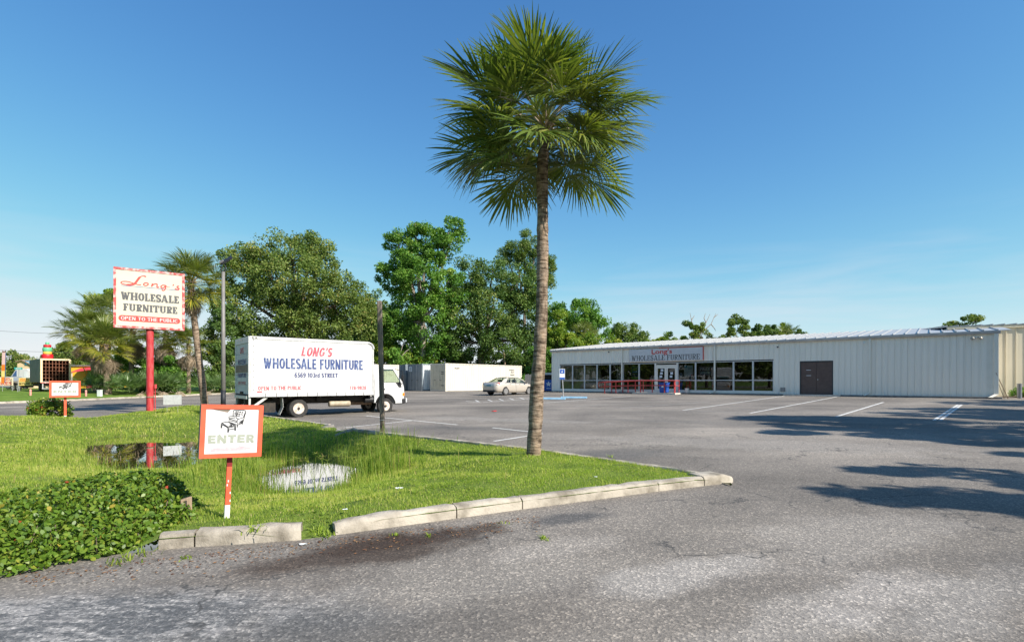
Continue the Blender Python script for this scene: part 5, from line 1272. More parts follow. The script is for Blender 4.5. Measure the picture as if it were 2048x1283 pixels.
# flood-light pole, timber pole, yard sign, stump
q = Vector((-14.45, 26.15)); zb = zG(q.x, q.y)
lp = thing('light_pole', 'tall grey steel light pole with a single floodlight and black painted base', 'light pole', (q.x, q.y, zb-.05), .3)
htop = pz(541, 26.1)-zb
MB().tube([(0, 0, 0), (0, 0, htop)], [.115, .075], 12).build('shaft', 'pole_grey', lp, smooth=True)
MB().lathe([(.118, .0), (.116, pz(778, 26.1)-zb)], n=12).build('painted_base', 'pole_black', lp, smooth=True); MB().box(-.18, .18, -.18, .18, 0, .06).build('base_plate', 'pole_black', lp)
for s in (-1, 1): MB().tube([(0, 0, htop-.05), (s*.10, 0, htop+.12), (s*.10, 0, htop+.35), (s*.05, 0, htop+.48)], .03, 8).build('bracket_arm', 'pole_black', lp, smooth=True)
hd = MB(); hd.box(-.30, .30, -.2, .2, -.04, .05); o = hd.build('lamp_head', 'pole_black', lp, bevel=.02); o.location = (.16, -.05, htop+.58); o.rotation_euler = (.5, -.62, 0)
o2 = MB().box(-.24, .26, -.16, .16, -.052, -.041).build('lens', 'lens', o)
fin = MB().box(-.34, -.12, -.12, .12, .051, .10).build('driver_box', 'pole_grey', o)
q = Vector((ppx(766, 14.2), 14.2)); zb = zG(q.x, q.y)
wp_ = thing('timber_pole', 'weathered square timber pole leaning slightly at the lot edge in front of the truck', 'pole', (q.x, q.y, 0))
mb = MB(); mb.bar((0, 0, zb-.3), (ppx(758, 14.2)-q.x, .05, pz(601, 14.2)), .115, .115, (0, 1, 0)); mb.build('shaft', 'wood_post', wp_, bevel=.012)
MB().tube([(-.03, -.075, zb+.1), (-.05, -.07, zb+.5), (.03, -.072, zb+.62), (-.03, -.07, zb+.9), (-.06, -.07, zb+1.8)], .008, 5).build('wire', 'black_plastic', wp_)
MB().box(-.09, .04, -.09, .04, zb+.35, zb+.36).build('strap', 'galv', wp_)
q = Vector((ppx(345, 23.0), 23.0)); zb = zG(q.x, q.y)
ys = thing('yard_sign', 'small blank grey-white corrugated yard sign on wire legs behind the pole sign', 'sign', (q.x, q.y, zb), .65)
MB().box(-.34, .34, -.006, .006, .38, .80).build('panel', 'galv', ys); MB().box(-.34, .34, -.009, -.0062, .55, .66).build('grey_band', 'galv', ys)
for s in (-.2, .2): MB().tube([(s, 0, -.1), (s, 0, .5)], .006, 5).build('wire_leg', 'galv', ys)
q = gp(372, 1033, .1); zb = zG(q.x, q.y)
stp = thing('cut_post_stump', 'short split grey timber post stub at the end of the hedge', 'post', (q.x, q.y, zb-.1), .6)
MB().add([(-.055,-.05,0),(.055,-.05,0),(.055,.05,0),(-.055,.05,0),(-.05,-.048,.27),(.05,-.05,.30),(.052,.05,.285),(-.052,.05,.26)], [(0,3,2,1),(0,1,5,4),(1,2,6,5),(2,3,7,6),(3,0,4,7),(4,5,6,7)]).build('stub', 'wood_pale', stp, bevel=.008)
MB().box(-.012, .006, -.0535, -.0505, .03, .26).build('split', 'chassis', stp)
def rag(name, label, px, py, s, m, seed, wet=None):
    p = gp(px, py, .1); z = zG(p.x, p.y)+.035 if pip(np.array([[p.x, p.y]]), ISLAND)[0] else zA(p.x, p.y)+.004
    p = gp(px, py, z); r_ = random.Random(seed); mb = MB(); n = 9
    mb.v = [(0, 0, s*.25)]+[(s*r_.uniform(.6, 1.1)*math.cos(2*PI*k/n), s*r_.uniform(.5, .9)*math.sin(2*PI*k/n), s*r_.uniform(0, .25)) for k in range(n)]+[(0, 0, 0)]
    mb.f = [(0, 1+k, 1+(k+1) % n) for k in range(n)]+[(n+1, 1+(k+1) % n, 1+k) for k in range(n)]
    o = mb.build(name, m); o.location = (p.x, p.y, z); tag(o, label, 'litter'); return o
rag('paper_litter', 'crumpled white paper scrap in the grass in front of the palm', 800, 976, .07, 'litter', 1)
rag('plastic_litter', 'crushed pale blue plastic bottle in the grass near the timber pole', 716, 887, .11, 'litter_blue', 2)
rag('paper_litter', 'flattened white scrap on the asphalt at the end of the kerb', 606, 1088, .045, 'litter', 3)
rag('paper_litter', 'small white scrap in the grass right behind the kerb gap', 691, 1018, .035, 'litter', 4)
rag('paper_litter', 'red scrap lying on the asphalt between the truck and the sedan', 988, 822, .14, 'poster_red', 5)
rag('paper_litter', 'tiny white scrap on the lawn beside the long front kerb', 1192, 953, .03, 'litter', 6)

# ================================================================== FAR LEFT: TYRE YARD ACROSS THE GRASS VERGE
def at(px, Y): x = ppx(px, Y); return Vector((x, Y, zV(x, Y)))
p = at(112, 47)
ty = thing('tyre_rack_truck', 'old cream box truck with a rusty open tyre rack in its rear', 'truck', p, .88)
W = 1.05; ztop = pz(717, 47)-p.z; zflo = pz(764, 47)-p.z
f = MB(); t_ = .14
f.box(-W, -W+t_, 0, .3, zflo, ztop); f.box(W-t_, W, 0, .3, zflo, ztop); f.box(-W+t_, W-t_, 0, .3, ztop-t_, ztop); f.build('rear_frame', 'cream_truck', ty)
mb = MB(); mb.box(-W, -W+.06, .301, 5.2, zflo, ztop-.02); mb.box(W-.06, W, .301, 5.2, zflo, ztop-.02); mb.box(-W+.06, W-.06, 5.1, 5.2, zflo, ztop-.02); mb.box(-W+.06, W-.06, .301, 5.1, ztop-.08, ztop-.02); mb.box(-W+.06, W-.06, .02, 5.1, zflo, zflo+.08); mb.build('box_walls', 'grey_truck', ty)
MB().box(-W-.005, W+.005, -.03, .0, zflo-.08, zflo-.01).build('tail_strip', 'worn_red', ty)
rk = MB(); iw = 2*(W-t_); ih = ztop-t_-zflo-.08
for k in range(9): x = -W+t_+iw*k/8; rk.box(x-.02, x+.02, .03, 1.0, zflo+.08, ztop-t_)
for k in range(1, 6): z = zflo+.08+ih*k/6; rk.box(-W+t_, W-t_, .026, 1.01, z-.018, z+.018)
rk.build('tyre_rack', 'shelf_rust', ty)
MB().box(-W+.06, W-.06, 1.05, 1.1, zflo+.08, ztop-.1).build('rack_back', 'interior_dark', ty)
MB().box(-W+.2, W-.2, .3, 5.4, zflo-.35, zflo-.09).build('chassis', 'chassis', ty); MB().bar((-W+.1, .05, .25), (W-.3, .05, .25), .06, .08).build('rear_bar', 'galv', ty)
for x in (-W+.12, W-.5): MB().box(x, x+.08, .03, .10, .2, zflo-.08).build('bar_strut', 'galv', ty)
for s in (-1, 1):
    MB().lathe([(.2, -.15), (.38, -.15), (.42, -.1), (.42, .1), (.38, .15), (.2, .15)], (s*(W-.25), 1.3, .42), 'x', 20).build('wheel', 'rubber', ty, smooth=True, auto=40)
zz = ztop; rack = p.copy()
for k, (m_, rr, hh) in enumerate((('tyre_red', .42, .42), ('tyre_yellow', .32, .24), ('tyre_green', .34, .36), ('tyre_red', .28, .26), ('tyre_green', .14, .22))):
    o = MB().lathe([(rr*.55, .0), (rr*.9, 0), (rr, hh*.2), (rr, hh*.8), (rr*.9, hh), (rr*.55, hh)], n=20).build('painted_tyre', m_, None, smooth=True, auto=50)
    tag(o, ('big red painted tyre at the bottom of the stack on the rack truck', 'yellow painted tyre in the stack on the rack truck', 'mint green painted tyre in the middle of the stack on the rack truck', 'red painted tyre near the top of the stack on the rack truck', 'tiny green painted tyre topping the stack on the rack truck')[k], 'tyre', 'painted tyres stacked on the rack truck')
    o.location = (rack.x-.78, rack.y, rack.z+zz-.018); zz += hh
def banner(label, px0, px1, py0, py1, Y, base, lines):
    x0, x1 = ppx(px0, Y), ppx(px1, Y); xm = (x0+x1)/2; zb = zV(xm, Y); z0, z1 = pz(py1, Y)-zb, pz(py0, Y)-zb; w = (x1-x0)/2
    r = thing('tyre_banner', label, 'banner', (xm, Y, zb))
    MB().box(-w, w, -.02, .02, z0, z1).build('panel', base, r)
    for s in (-1, 1): MB().box(s*(w-.1)-.03, s*(w-.1)+.03, .021, .07, -.1, z1).build('leg', 'galv', r)
    for st_, u, v, ww, hh, m_ in lines: text(st_, ww*2*w, hh*(z1-z0), m_, r, face_frame((u*w, -.024, z0+v*(z1-z0)), (1, 0, 0)), bold=.025)
    return r
banner('yellow USED TIRES $25.00 banner standing in the grass beside the rack truck', 36, 84, 755, 770.5, 49.5, 'banner_yellow', [('USED TIRES', -.02, .72, .94, .40, 'orange'), ('$25.00 & UP', -.04, .25, .86, .36, 'ink_black')])
b2 = banner('cream USED TIRES banner with black checkered edge beneath the feather flag', -14, 26, 754, 771, 50.5, 'banner_cream', [('USED', .32, .76, .42, .36, 'poster_red'), ('TIRES', .05, .28, .85, .40, 'poster_red')])
for k in range(8): MB().box(.72+.07*(k % 2), .79+.07*(k % 2), -.026, -.021, .35+.1*k, .45+.1*k).build('check_square', 'ink_black', b2)
p = at(6, 49)
ff = thing('feather_flag', 'tall orange and pink feather flag with dark trim above the cream banner', 'flag', p)
MB().tube([(-.05, 0, -.1), (.0, 0, 2.6), (.12, 0, pz(702, 49)-p.z)], .02, 6).build('pole', 'galv', ff)
hz = pz(704, 49)-p.z
for k, m_ in enumerate(('orange', 'banner_yellow', 'orange', 'flag_pink', 'flag_pink')):
    z0 = .75+(hz-.75)*k/5; z1 = .75+(hz-.75)*(k+1)/5; x0 = .0+.10*k/5; x1 = .0+.10*(k+1)/5
    MB().add([(x0-.16, -.03, z0), (x0+.16, -.035, z0), (x1+.16, -.03, z1-.004), (x1-.16, -.025, z1-.004), (x0-.16, -.015, z0), (x0+.16, -.02, z0), (x1+.16, -.015, z1-.004), (x1-.16, -.01, z1-.004)], [(0,1,2,3),(7,6,5,4),(0,4,5,1),(1,5,6,2),(2,6,7,3),(3,7,4,0)]).build('cloth_panel', m_, ff)
    MB().box(x0+.17, x0+.23, -.03, -.01, z0+.02, z1-.02).build('dark_trim', 'ink_blue', ff)
for s in (-1, 1): MB().bar((.12+s*.02, -.02, hz-.02), (.12+s*.16, -.02, hz+.2), .05, .02).build('pennant', 'poster_maroon', ff)
p = at(38, 46)
ss = thing('street_sign', 'teal street name sign on a thin post beside the yellow banner', 'sign', p, .1)
MB().tube([(-.10, 0, -.1), (0, 0, pz(735, 46)-p.z)], .03, 8).build('post', 'galv', ss); z = pz(738, 46)-p.z
MB().box(-.36, .30, -.04, -.025, z-.02, z+.17).build('name_plate', 'street_green', ss); MB().box(-.24, .2, -.043, -.0405, z+.05, z+.10).build('name_line', 'paper', ss)
p = at(60, 66)
hb = thing('roadside_building', 'cream gabled roadside building with a blue sign panel behind the tyre yard', 'building', p, 0)
zt = pz(722, 66)-p.z
MB().prism([(-1.6, 0), (.55, 0), (.55, zt-.6), (-.9, zt+.1), (-1.6, zt-.1)], 0, 6).build('wall', 'house_cream', hb)
MB().prism([(.62, zt-.68), (.62, zt-.56), (-.9, zt+.2), (-1.7, zt+.0), (-1.7, zt-.12), (-.9, zt+.08)], -.2, 6.2).build('roof', 'wood_pale', hb)
MB().box(-.55, .25, -.12, -.03, pz(729, 66)-p.z, pz(721, 66)-p.z).build('sign_panel', 'blue_panel', hb)
for a in (-1, 1): MB().bar((-.15-.15*a, -.13, pz(728, 66)-p.z), (-.15+.15*a, -.13, pz(722.5, 66)-p.z), .07, .01, (0, 1, 0)).build('cross_mark', 'paper', hb)
p = at(50, 60)
vt = thing('white_van', 'white delivery van parked behind the used tire banners', 'van', p, 0)
MB().prism([(-1.7, .35), (1.3, .35), (1.3, 2.1), (1.05, 2.3), (-.2, 2.3), (-.75, 1.45), (-1.6, 1.15)], -.9, .9).build('body', 'truck_white', vt, bevel=.05); MB().prism([(-.62, 1.45), (-.1, 1.45), (-.1, 2.1), (-.18, 2.12)], -.92, -.905).build('side_window', 'ink_blue', vt); MB().box(.75, 1.1, -.93, -.905, 1.0, 2.0).build('side_panel', 'box_grey_side', vt)
for x in (-1.1, .8): wheel(vt, x, -.8, .34, .2, 'rim_alloy', -1)
for px, lab, m_ in ((19, 'dark hatchback parked behind the cream used tires banner', 'box_grey'), (50, 'silver wheeled utility trailer parked behind the yellow used tires banner', 'galv')):
    p = at(px, 52.5)
    v_ = thing('parked_hatchback' if px == 19 else 'utility_trailer', lab, 'car' if px == 19 else 'trailer', p)
    if px == 19:
        MB().prism([(-1.6, .3), (1.7, .3), (1.8, .75), (1.0, .9), (.5, 1.38), (-1.1, 1.40), (-1.75, .85)], -.8, .8).build('body', m_, v_, bevel=.06); MB().prism([(-1.2, .9), (.75, .9), (.4, 1.28), (-1.0, 1.3)], -.815, -.803).build('side_window', 'ink_blue', v_)
    else:
        MB().box(-1.6, 1.6, -.8, .8, .5, .62).build('bed', m_, v_); MB().box(-1.6, 1.6, -.8, -.75, .621, .95).build('side_board', 'grey_truck', v_); MB().bar((-1.6, 0, .5), (-2.6, 0, .45), .08).build('draw_bar', m_, v_)
    for x in ((-1.05, 1.15) if px == 19 else (0,)): wheel(v_, x, -.72, .33, .2, 'rim_alloy', -1)
p = at(166, 62)
yb = thing('yellow_shop', 'yellow roadside shop with a red awning and fenced porch', 'building', p, .1)
zt = pz(732, 62)-p.z
MB().box(-2.6, 3.2, 0, 5, -.1, zt).build('wall', 'house_yellow', yb); MB().box(-2.75, 3.3, -.15, 5.1, zt+.002, zt+.14).build('roof', 'pole_grey', yb)
w_ = MB().box(.45, 1.35, -.04, -.003, .55, 1.75).build('window', 'truck_white', yb); MB().box(.53, 1.27, -.055, -.042, .62, 1.12).build('pane', 'ink_black', w_); MB().box(.53, 1.27, -.055, -.042, 1.18, 1.68).build('pane', 'ink_black', w_)
MB().box(.4, 1.4, -.06, -.003, -.1, .5).build('dado', 'poster_maroon', yb)
MB().add([(-.3, -1.6, 1.85), (3.0, -1.6, 2.35), (3.0, -.05, 2.75), (-.3, -.05, 2.35), (-.3, -1.6, 1.80), (3.0, -1.6, 2.30), (3.0, -.05, 2.70), (-.3, -.05, 2.30)], [(0,1,2,3),(7,6,5,4),(0,4,5,1),(1,5,6,2),(2,6,7,3),(3,7,4,0)]).build('awning', 'awning_red', yb)
for x in (-.2, 2.9): MB().bar((x, -1.5, -.1), (x, -1.5, 1.9), .07).build('awning_post', 'truck_white', yb)
for k in range(8): MB().bar((-1.0+k*.11, -1.4, 0), (-1.0+k*.11, -1.4, 1.15), .03).build('fence_bar', 'house_yellow', yb)
for px, py, Y, lab in ((61, 797, 41.3, 'weathered pink marker post in the verge near the street sign'), (172, 792, 42.8, 'weathered pink marker post in the verge near the palmettos')):
    p = at(px, Y); o = thing('marker_post', lab, 'marker post', p); MB().lathe([(.07, -.1), (.07, .46), (.05, .50)], n=10).build('stake', 'marker_pink', o, smooth=True, auto=40); MB().lathe([(.073, .30), (.073, .38)], n=10).build('band', 'worn_red', o)
p = at(199.5, 43.2); o = thing('utility_box', 'pale green-white utility pedestal at the foot of the shaggy palm', 'utility box', p); MB().box(-.15, .15, -.12, .12, -.1, .48).build('cabinet', 'utility_white', o, bevel=.02); MB().box(-.16, .16, -.13, .13, .482, .53).build('lid', 'utility_white', o, bevel=.015)

for k, (py0, py1) in enumerate(((661, 668), (700, 704))):
    w_ = MB().tube([(ppx(-60, 62), 62, pz(py0-3, 62)), (ppx(60, 62), 62, pz((py0+py1)/2+.5, 62)), (ppx(330, 62), 62, pz(py1+6, 62))], .016, 5).build('overhead_cable', 'ink_grey')
    tag(w_, ('thin overhead cable, the upper of two, crossing the sky beyond the tyre yard', 'thin overhead cable, the lower of two, just above the tyre yard')[k], 'cable')

# ================================================================== VEGETATION
def leaf_cloud(C, R, n, size, rng, flat=.0, aspect=.6, droop=0, up=.0, dome=None):
    """n leaves round each cluster centre C (k,3) with radii R (k,): quads, one row per leaf"""
    k = len(C); idx = rng.integers(0, k, n); d = rng.normal(size=(n, 3)); d /= np.linalg.norm(d, axis=1)[:, None]
    rad = R[idx]*rng.uniform(.15, 1, n)**.55
    off = d*rad[:, None]; off[:, 2] *= (1-flat)
    P = C[idx]+off
    a = rng.normal(size=(n, 3)); a[:, 2] -= droop; a += d*.6; a /= np.linalg.norm(a, axis=1)[:, None]
    nn = rng.normal(size=(n, 3)); nn[:, 2] += up; nn += d*.8
    b = np.cross(a, nn); b /= np.linalg.norm(b, axis=1)[:, None]+1e-9
    s = size*rng.uniform(.6, 1.35, n); s = s[:, None]
    V = np.stack([P-a*s*.5, P+b*s*aspect*.5, P+a*s*.5, P-b*s*aspect*.5], 1).reshape(-1, 3)
    Fc = np.arange(4*n).reshape(n, 4)
    tint = np.clip(.45+.20*rng.normal(size=n)+.16*rng.normal(size=k)[idx], 0, 1)
    return V, Fc, tint
def foliage_obj(name, V, Fc, tint, m, parent): return link(name, np_mesh(name, V, Fc, tint), m, parent)
def clusters(blobs, per, rc, rng, inner=.35):
    C, R = [], []
    for (x, y, z, rx, ry, rz) in blobs:
        vol = max(4, int(per*(rx*ry*rz)**(2/3)))
        for _ in range(vol):
            d = rng.normal(size=3); d /= np.linalg.norm(d); t = rng.uniform(inner, 1.28)**.5
            C.append((x+d[0]*rx*t, y+d[1]*ry*t, z+d[2]*rz*t)); R.append(rc*rng.uniform(.6, 1.3))
    return np.array(C), np.array(R)
def tree(name, label, px, Y, pblobs, trunk_r, m, bark='bark', per=3.2, rc=.75, leaf=.30, n=16000, seed=1, zb=None, group='trees behind the lot', limbs=None, depth=.8, flat=.15, show_limbs=10, cat='tree', inner=.35, trunk=True, aspect=.6):
    """pblobs: crown lobes as (px, py, half width px, half height px) seen at depth Y"""
    rng = np.random.default_rng(seed); x0 = ppx(px, Y); z0 = zV(x0, Y) if zb is None else zb
    k = Y/F; t = thing(name, label, cat, (x0, Y, z0), 0, group)
    B = []
    for q in pblobs:
        rx, rz = q[2]*k, q[3]*k; dy = (q[4] if len(q) > 4 else rng.uniform(-.35, .35)*rx)
        B.append((ppx(q[0], Y)-x0, dy, pz(q[1], Y)-z0, rx, max(rx*depth, .5), rz))
    C, R = clusters(B, per*2.3, rc*1.12, rng, inner)
    V, Fc, tint = leaf_cloud(C, R, int(n*1.75), leaf*.86, rng, flat, aspect)
    foliage_obj('crown', V, Fc, tint, m, t)
    if trunk:
        top = max(b[2] for b in B); mb = MB(); cz = np.mean([b[2] for b in B])*.62
        pts = [(0, 0, -.3), (.05, 0, cz*.35), (rng.uniform(-.3, .3), .1, cz*.75), (rng.uniform(-.4, .4), .1, cz)]
        mb.tube(pts, [trunk_r*1.25, trunk_r, trunk_r*.85, trunk_r*.7], 9); mb.build('trunk', bark, t, smooth=True)
        mb = MB(); st = Vector(pts[3])
        for b in B:
            e = Vector((b[0], b[1], b[2]+b[5]*.55)); m1 = st.lerp(e, .35)+Vector((0, 0, -.25)); m2 = st.lerp(e, .7)
            mb.tube([st, m1, m2, e], [trunk_r*.55, trunk_r*.42, trunk_r*.28, trunk_r*.08], 6, caps=False)
            for _ in range(show_limbs//2):
                c = Vector(C[rng.integers(0, len(C))])
                if (c-Vector(b[:3])).length < max(b[3], b[5])*1.3:
                    mb.tube([m2, m2.lerp(c, .5)+Vector((0, 0, .15)), c], [trunk_r*.18, trunk_r*.12, trunk_r*.03], 5, caps=False)
        mb.build('limbs', bark, t, smooth=True)
    return t
# big trees behind the lot
tree('live_oak', 'broad spreading live oak with twisted limbs behind the box truck', 590, 62,
     [(500,560,52,42),(520,520,50,30),(575,500,62,38),(625,495,38,26),(600,560,80,48),(660,590,70,45),(700,620,48,48),(540,630,72,48),(620,645,70,40),(470,620,40,60),(670,665,55,30),(560,590,50,30),(480,520,36,24),(735,640,26,34),(645,520,22,20)],
     .55, 'oak_leaf', n=46000, seed=3, leaf=.30, rc=.85, per=2.6, show_limbs=16)
tree('sweetgum_tree', 'tall bright green sweetgum with a ragged open top between oak and dense trees', 845, 66,
     [(850,480,38,32),(900,470,24,30),(800,490,28,22),(790,470,16,10),(830,455,22,18),(880,500,30,26),(790,560,36,30),(850,560,52,48),(800,620,46,50),(860,640,52,52),(800,690,44,38),(900,580,30,40),(830,520,36,26),(915,455,12,18),(780,535,22,22),(820,725,50,24),(870,715,44,26),(785,650,30,30)],
     .42, 'gum_leaf', 'bark_pale', n=40000, seed=4, leaf=.34, rc=.72, per=2.9, show_limbs=14)
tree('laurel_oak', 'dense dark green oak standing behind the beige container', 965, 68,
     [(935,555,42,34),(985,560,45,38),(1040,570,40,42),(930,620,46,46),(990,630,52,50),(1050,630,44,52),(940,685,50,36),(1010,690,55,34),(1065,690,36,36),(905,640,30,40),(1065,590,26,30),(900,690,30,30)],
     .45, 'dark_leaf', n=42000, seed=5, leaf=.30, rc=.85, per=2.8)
tree('loblolly_pine', 'tall pine with open tufted crown rising behind the dense oak', 1050, 84,
     [(1048,480,22,14),(1030,500,24,14),(1072,500,24,14),(1012,512,14,10),(1095,525,22,13),(1050,520,28,14),(1105,545,14,14),(1018,530,18,10),(1075,545,24,12),(1090,560,20,12)],
     .34, 'pine_leaf', n=12000, seed=6, leaf=.42, rc=.80, per=2.2, aspect=.28)
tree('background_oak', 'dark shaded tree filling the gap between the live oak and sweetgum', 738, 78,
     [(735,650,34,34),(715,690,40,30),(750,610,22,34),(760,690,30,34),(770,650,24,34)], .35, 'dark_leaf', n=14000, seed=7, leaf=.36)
tree('camphor_tree', 'rounded green tree right of the palm trunk behind the store', 1150, 82,
     [(1150,630,44,28),(1110,650,36,36),(1180,660,32,32),(1130,690,46,26),(1195,640,18,20)], .4, 'gum_leaf', n=17000, seed=8, leaf=.36, rc=.8)
tree('yellow_green_tree', 'bright yellow-green tree over the left end of the store roof', 1122, 66,
     [(1112,660,24,34),(1135,690,30,22),(1110,700,26,30),(1180,690,20,20),(1225,688,20,18),(1105,740,24,34)], .25, 'bright_leaf', n=14000, seed=9, leaf=.28, rc=.6)
tree('pine_clump', 'flat-topped pine behind the shop sign end of the roof', 1252, 100,
     [(1250,658,24,13),(1275,668,18,12),(1236,670,18,12),(1262,682,26,14),(1290,685,14,12)], .3, 'pine_leaf', n=6500, seed=10, leaf=.5, rc=.8, aspect=.35)
for i, (lab, px, Y, bl, m_, n_) in enumerate((
        ('low bright green trees along the roofline right of the flat pine', 1330, 95, [(1315,688,22,12),(1340,678,20,14),(1362,684,18,12),(1350,695,30,10)], 'bright_leaf', 5000),
        ('dead-topped slender tree rising above the store roof', 1392, 92, [(1388,665,12,20),(1398,655,10,10),(1380,645,8,10),(1405,665,14,10),(1385,690,16,16),(1415,682,16,12)], 'oak_leaf', 3600),
        ('tall tufted tree above the roof near the brown service door', 1470, 90, [(1478,640,16,10),(1458,655,13,12),(1470,672,22,14),(1495,660,14,12),(1510,672,20,12),(1440,685,20,10)], 'oak_leaf', 5000),
        ('dense oak row showing above the roof over the service door', 1550, 92, [(1530,662,20,14),(1555,658,22,16),(1580,668,18,12),(1545,678,30,12),(1600,672,12,7)], 'dark_leaf', 6500),
        ('continuous low green treetops just above the store roof edge', 1400, 98, [(1300,692,24,12),(1330,690,26,12),(1372,690,22,10),(1425,686,24,11),(1455,682,20,12),(1520,680,24,12),(1585,674,22,8),(1235,694,22,10)], 'oak_leaf', 9000),
        ('sparse young treetop showing over the right end of the roof', 1930, 60, [(1905,652,14,7),(1925,645,18,10),(1950,640,12,9),(1935,655,24,9)], 'oak_leaf', 2200))):
    tree('roofline_tree', lab, px, Y, bl, .16, m_, n=n_, seed=20+i, leaf=.34 if Y > 70 else .22, rc=.55 if Y > 70 else .45, per=2.4, group='treetops above the store roof', cat='tree')
# bare dead branches on the slender tree
x0 = ppx(1392, 92); db_ = thing('dead_branches', 'bare grey dead branches spiking above the store roofline', 'branch', (x0, 92, zV(x0, 92)))
k92 = 92/F; mb = MB(); bz = lambda a, b: (ppx(a, 92)-x0, 0, pz(b, 92)-zV(x0, 92)); mb = MB()
mb.tube([bz(1392, 762), bz(1394, 700), bz(1400, 668)], [.25, .18, .12], 6)
for pts in ([(1400,668),(1412,645),(1420,628)],[(1400,668),(1422,648),(1432,626)],[(1422,648),(1428,655),(1432,662)],[(1388,660),(1383,640),(1380,625)],[(1412,645),(1408,636),(1411,626)],[(1428,634),(1436,628)],[(1383,640),(1389,630)]):
    mb.tube([bz(*q) for q in pts], np.linspace(.09, .03, len(pts)), 5)
mb.build('branches', 'dead_twig', db_)
# understorey
sh = [('vine covered shrub behind the red sign pole', 318, 50, [(318,745,24,40),(340,765,26,26),(300,770,20,22),(345,735,14,20)], 'gum_leaf', 9000),
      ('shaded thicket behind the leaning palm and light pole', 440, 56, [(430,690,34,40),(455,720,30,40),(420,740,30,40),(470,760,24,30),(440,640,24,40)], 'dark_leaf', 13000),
      ('bright shrub behind the truck cab', 775, 66, [(760,700,18,20),(785,712,24,16),(815,715,26,12),(850,718,22,9)], 'bright_leaf', 5000),
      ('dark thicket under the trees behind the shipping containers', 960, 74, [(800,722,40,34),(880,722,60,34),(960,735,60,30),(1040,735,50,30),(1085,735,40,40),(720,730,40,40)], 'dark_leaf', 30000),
      ('green bushes beside the container end and donation bin', 1070, 64, [(1072,740,22,36),(1060,765,16,20),(1098,725,18,30)], 'gum_leaf', 6000),
      ('thicket behind the truck box', 600, 66, [(520,690,50,40),(600,700,60,40),(680,700,60,40),(480,740,40,40),(560,750,50,40),(650,750,60,40)], 'dark_leaf', 17000),
      ('round leafy trees behind the rack truck', 120, 78, [(112,712,22,20),(135,705,16,20),(150,720,20,20)], 'oak_leaf', 6000),
      ('rounded oak mass behind the feather flag', 15, 80, [(10,720,30,18),(40,728,28,16),(-10,735,36,26),(60,745,20,18),(30,750,40,20)], 'oak_leaf', 9000),
      ('distant dark trees behind the yellow shop', 175, 85, [(165,735,28,22),(200,725,34,32),(230,740,30,26)], 'dark_leaf', 8000),
      ('leafy bushes behind the shaggy palm cluster', 245, 56, [(235,720,26,40),(265,740,28,40),(215,752,22,28),(290,735,24,40)], 'gum_leaf', 11000),
      ('thin young treetop poking above the shaggy palms', 215, 60, [(200,595,12,8),(222,588,10,10),(185,600,8,6)], 'bright_leaf', 700)]
for i, (lab, px, Y, bl, m_, n_) in enumerate(sh):
    tree('shrub' if i not in (6, 7, 8, 10) else 'distant_tree', lab[0:], px, Y, bl, .12, m_, n=n_, seed=40+i, leaf=.26 if Y < 60 else .32, rc=.6, per=3, group='shrubs and thickets' if i not in (6, 7, 8, 10) else 'distant trees', cat='shrub' if i not in (6, 7, 8, 10) else 'tree', inner=.1)
p = Vector((31.6, 32.4)); rng = np.random.default_rng(77)
for i, (dx, lab) in enumerate(((0, 'low dark green shrub in the mulch bed at the store\'s right end'), (1.3, 'low shrub behind the grey pipe bollard'))):
    t = thing('bed_shrub', lab, 'shrub', (p.x+dx, p.y-dx*.4, .52)); C, R = clusters([(0, 0, .25, .55, .4, .3)], 300, .16, rng); foliage_obj('foliage', *leaf_cloud(C, R, 1800, .09, rng), 'gum_leaf', t)
    MB().tube([(0, 0, 0), (0, 0, .3)], .02, 6).build('stem', 'bark', t)
# trees outside the frame on the right whose shadows rake across the asphalt
for i, (x, y, h, r, n_, lab) in enumerate(((14.8, 1.5, 9.6, 1.85, 5600, 'street tree right of the driveway near the camera'), (19.2, 10.4, 10.8, 3.0, 14000, 'broad street tree right of the parking lot'), (28.0, 13.5, 11.5, 3.4, 14000, 'second street tree right of the parking lot'), (20.8, 5.4, 10.4, 2.5, 11000, 'narrow street tree between the driveway and the parking lot'), (34, 19.5, 10.5, 3.2, 10000, 'street tree off the right end of the store'))):
    rng = np.random.default_rng(90+i); t = thing('street_tree', lab, 'tree', (x, y, zA(x, y)), 0, 'trees off the right side')
    B = [(0, 0, h*.72, r, r, h*.22), (r*.5, r*.4, h*.6, r*.8, r*.8, h*.18), (-r*.6, -r*.2, h*.62, r*.75, r*.7, h*.16), (0, -r*.6, h*.55, r*.8, r*.6, h*.15)]
    C, R = clusters(B, 2.6, .7, rng, .2); foliage_obj('crown', *leaf_cloud(C, R, n_, .30, rng, .2), 'oak_leaf', t)
    mb = MB().tube([(0, 0, -.3), (.1, 0, h*.3), (0, .1, h*.7)], [.26, .2, .1], 8)
    for c in C[::6]: mb.tube([(0, 0, h*.42), tuple(c*.5+np.array((0, 0, h*.25))), tuple(c)], [.09, .06, .02], 5, caps=False)
    mb.build('trunk', 'bark', t, smooth=True)

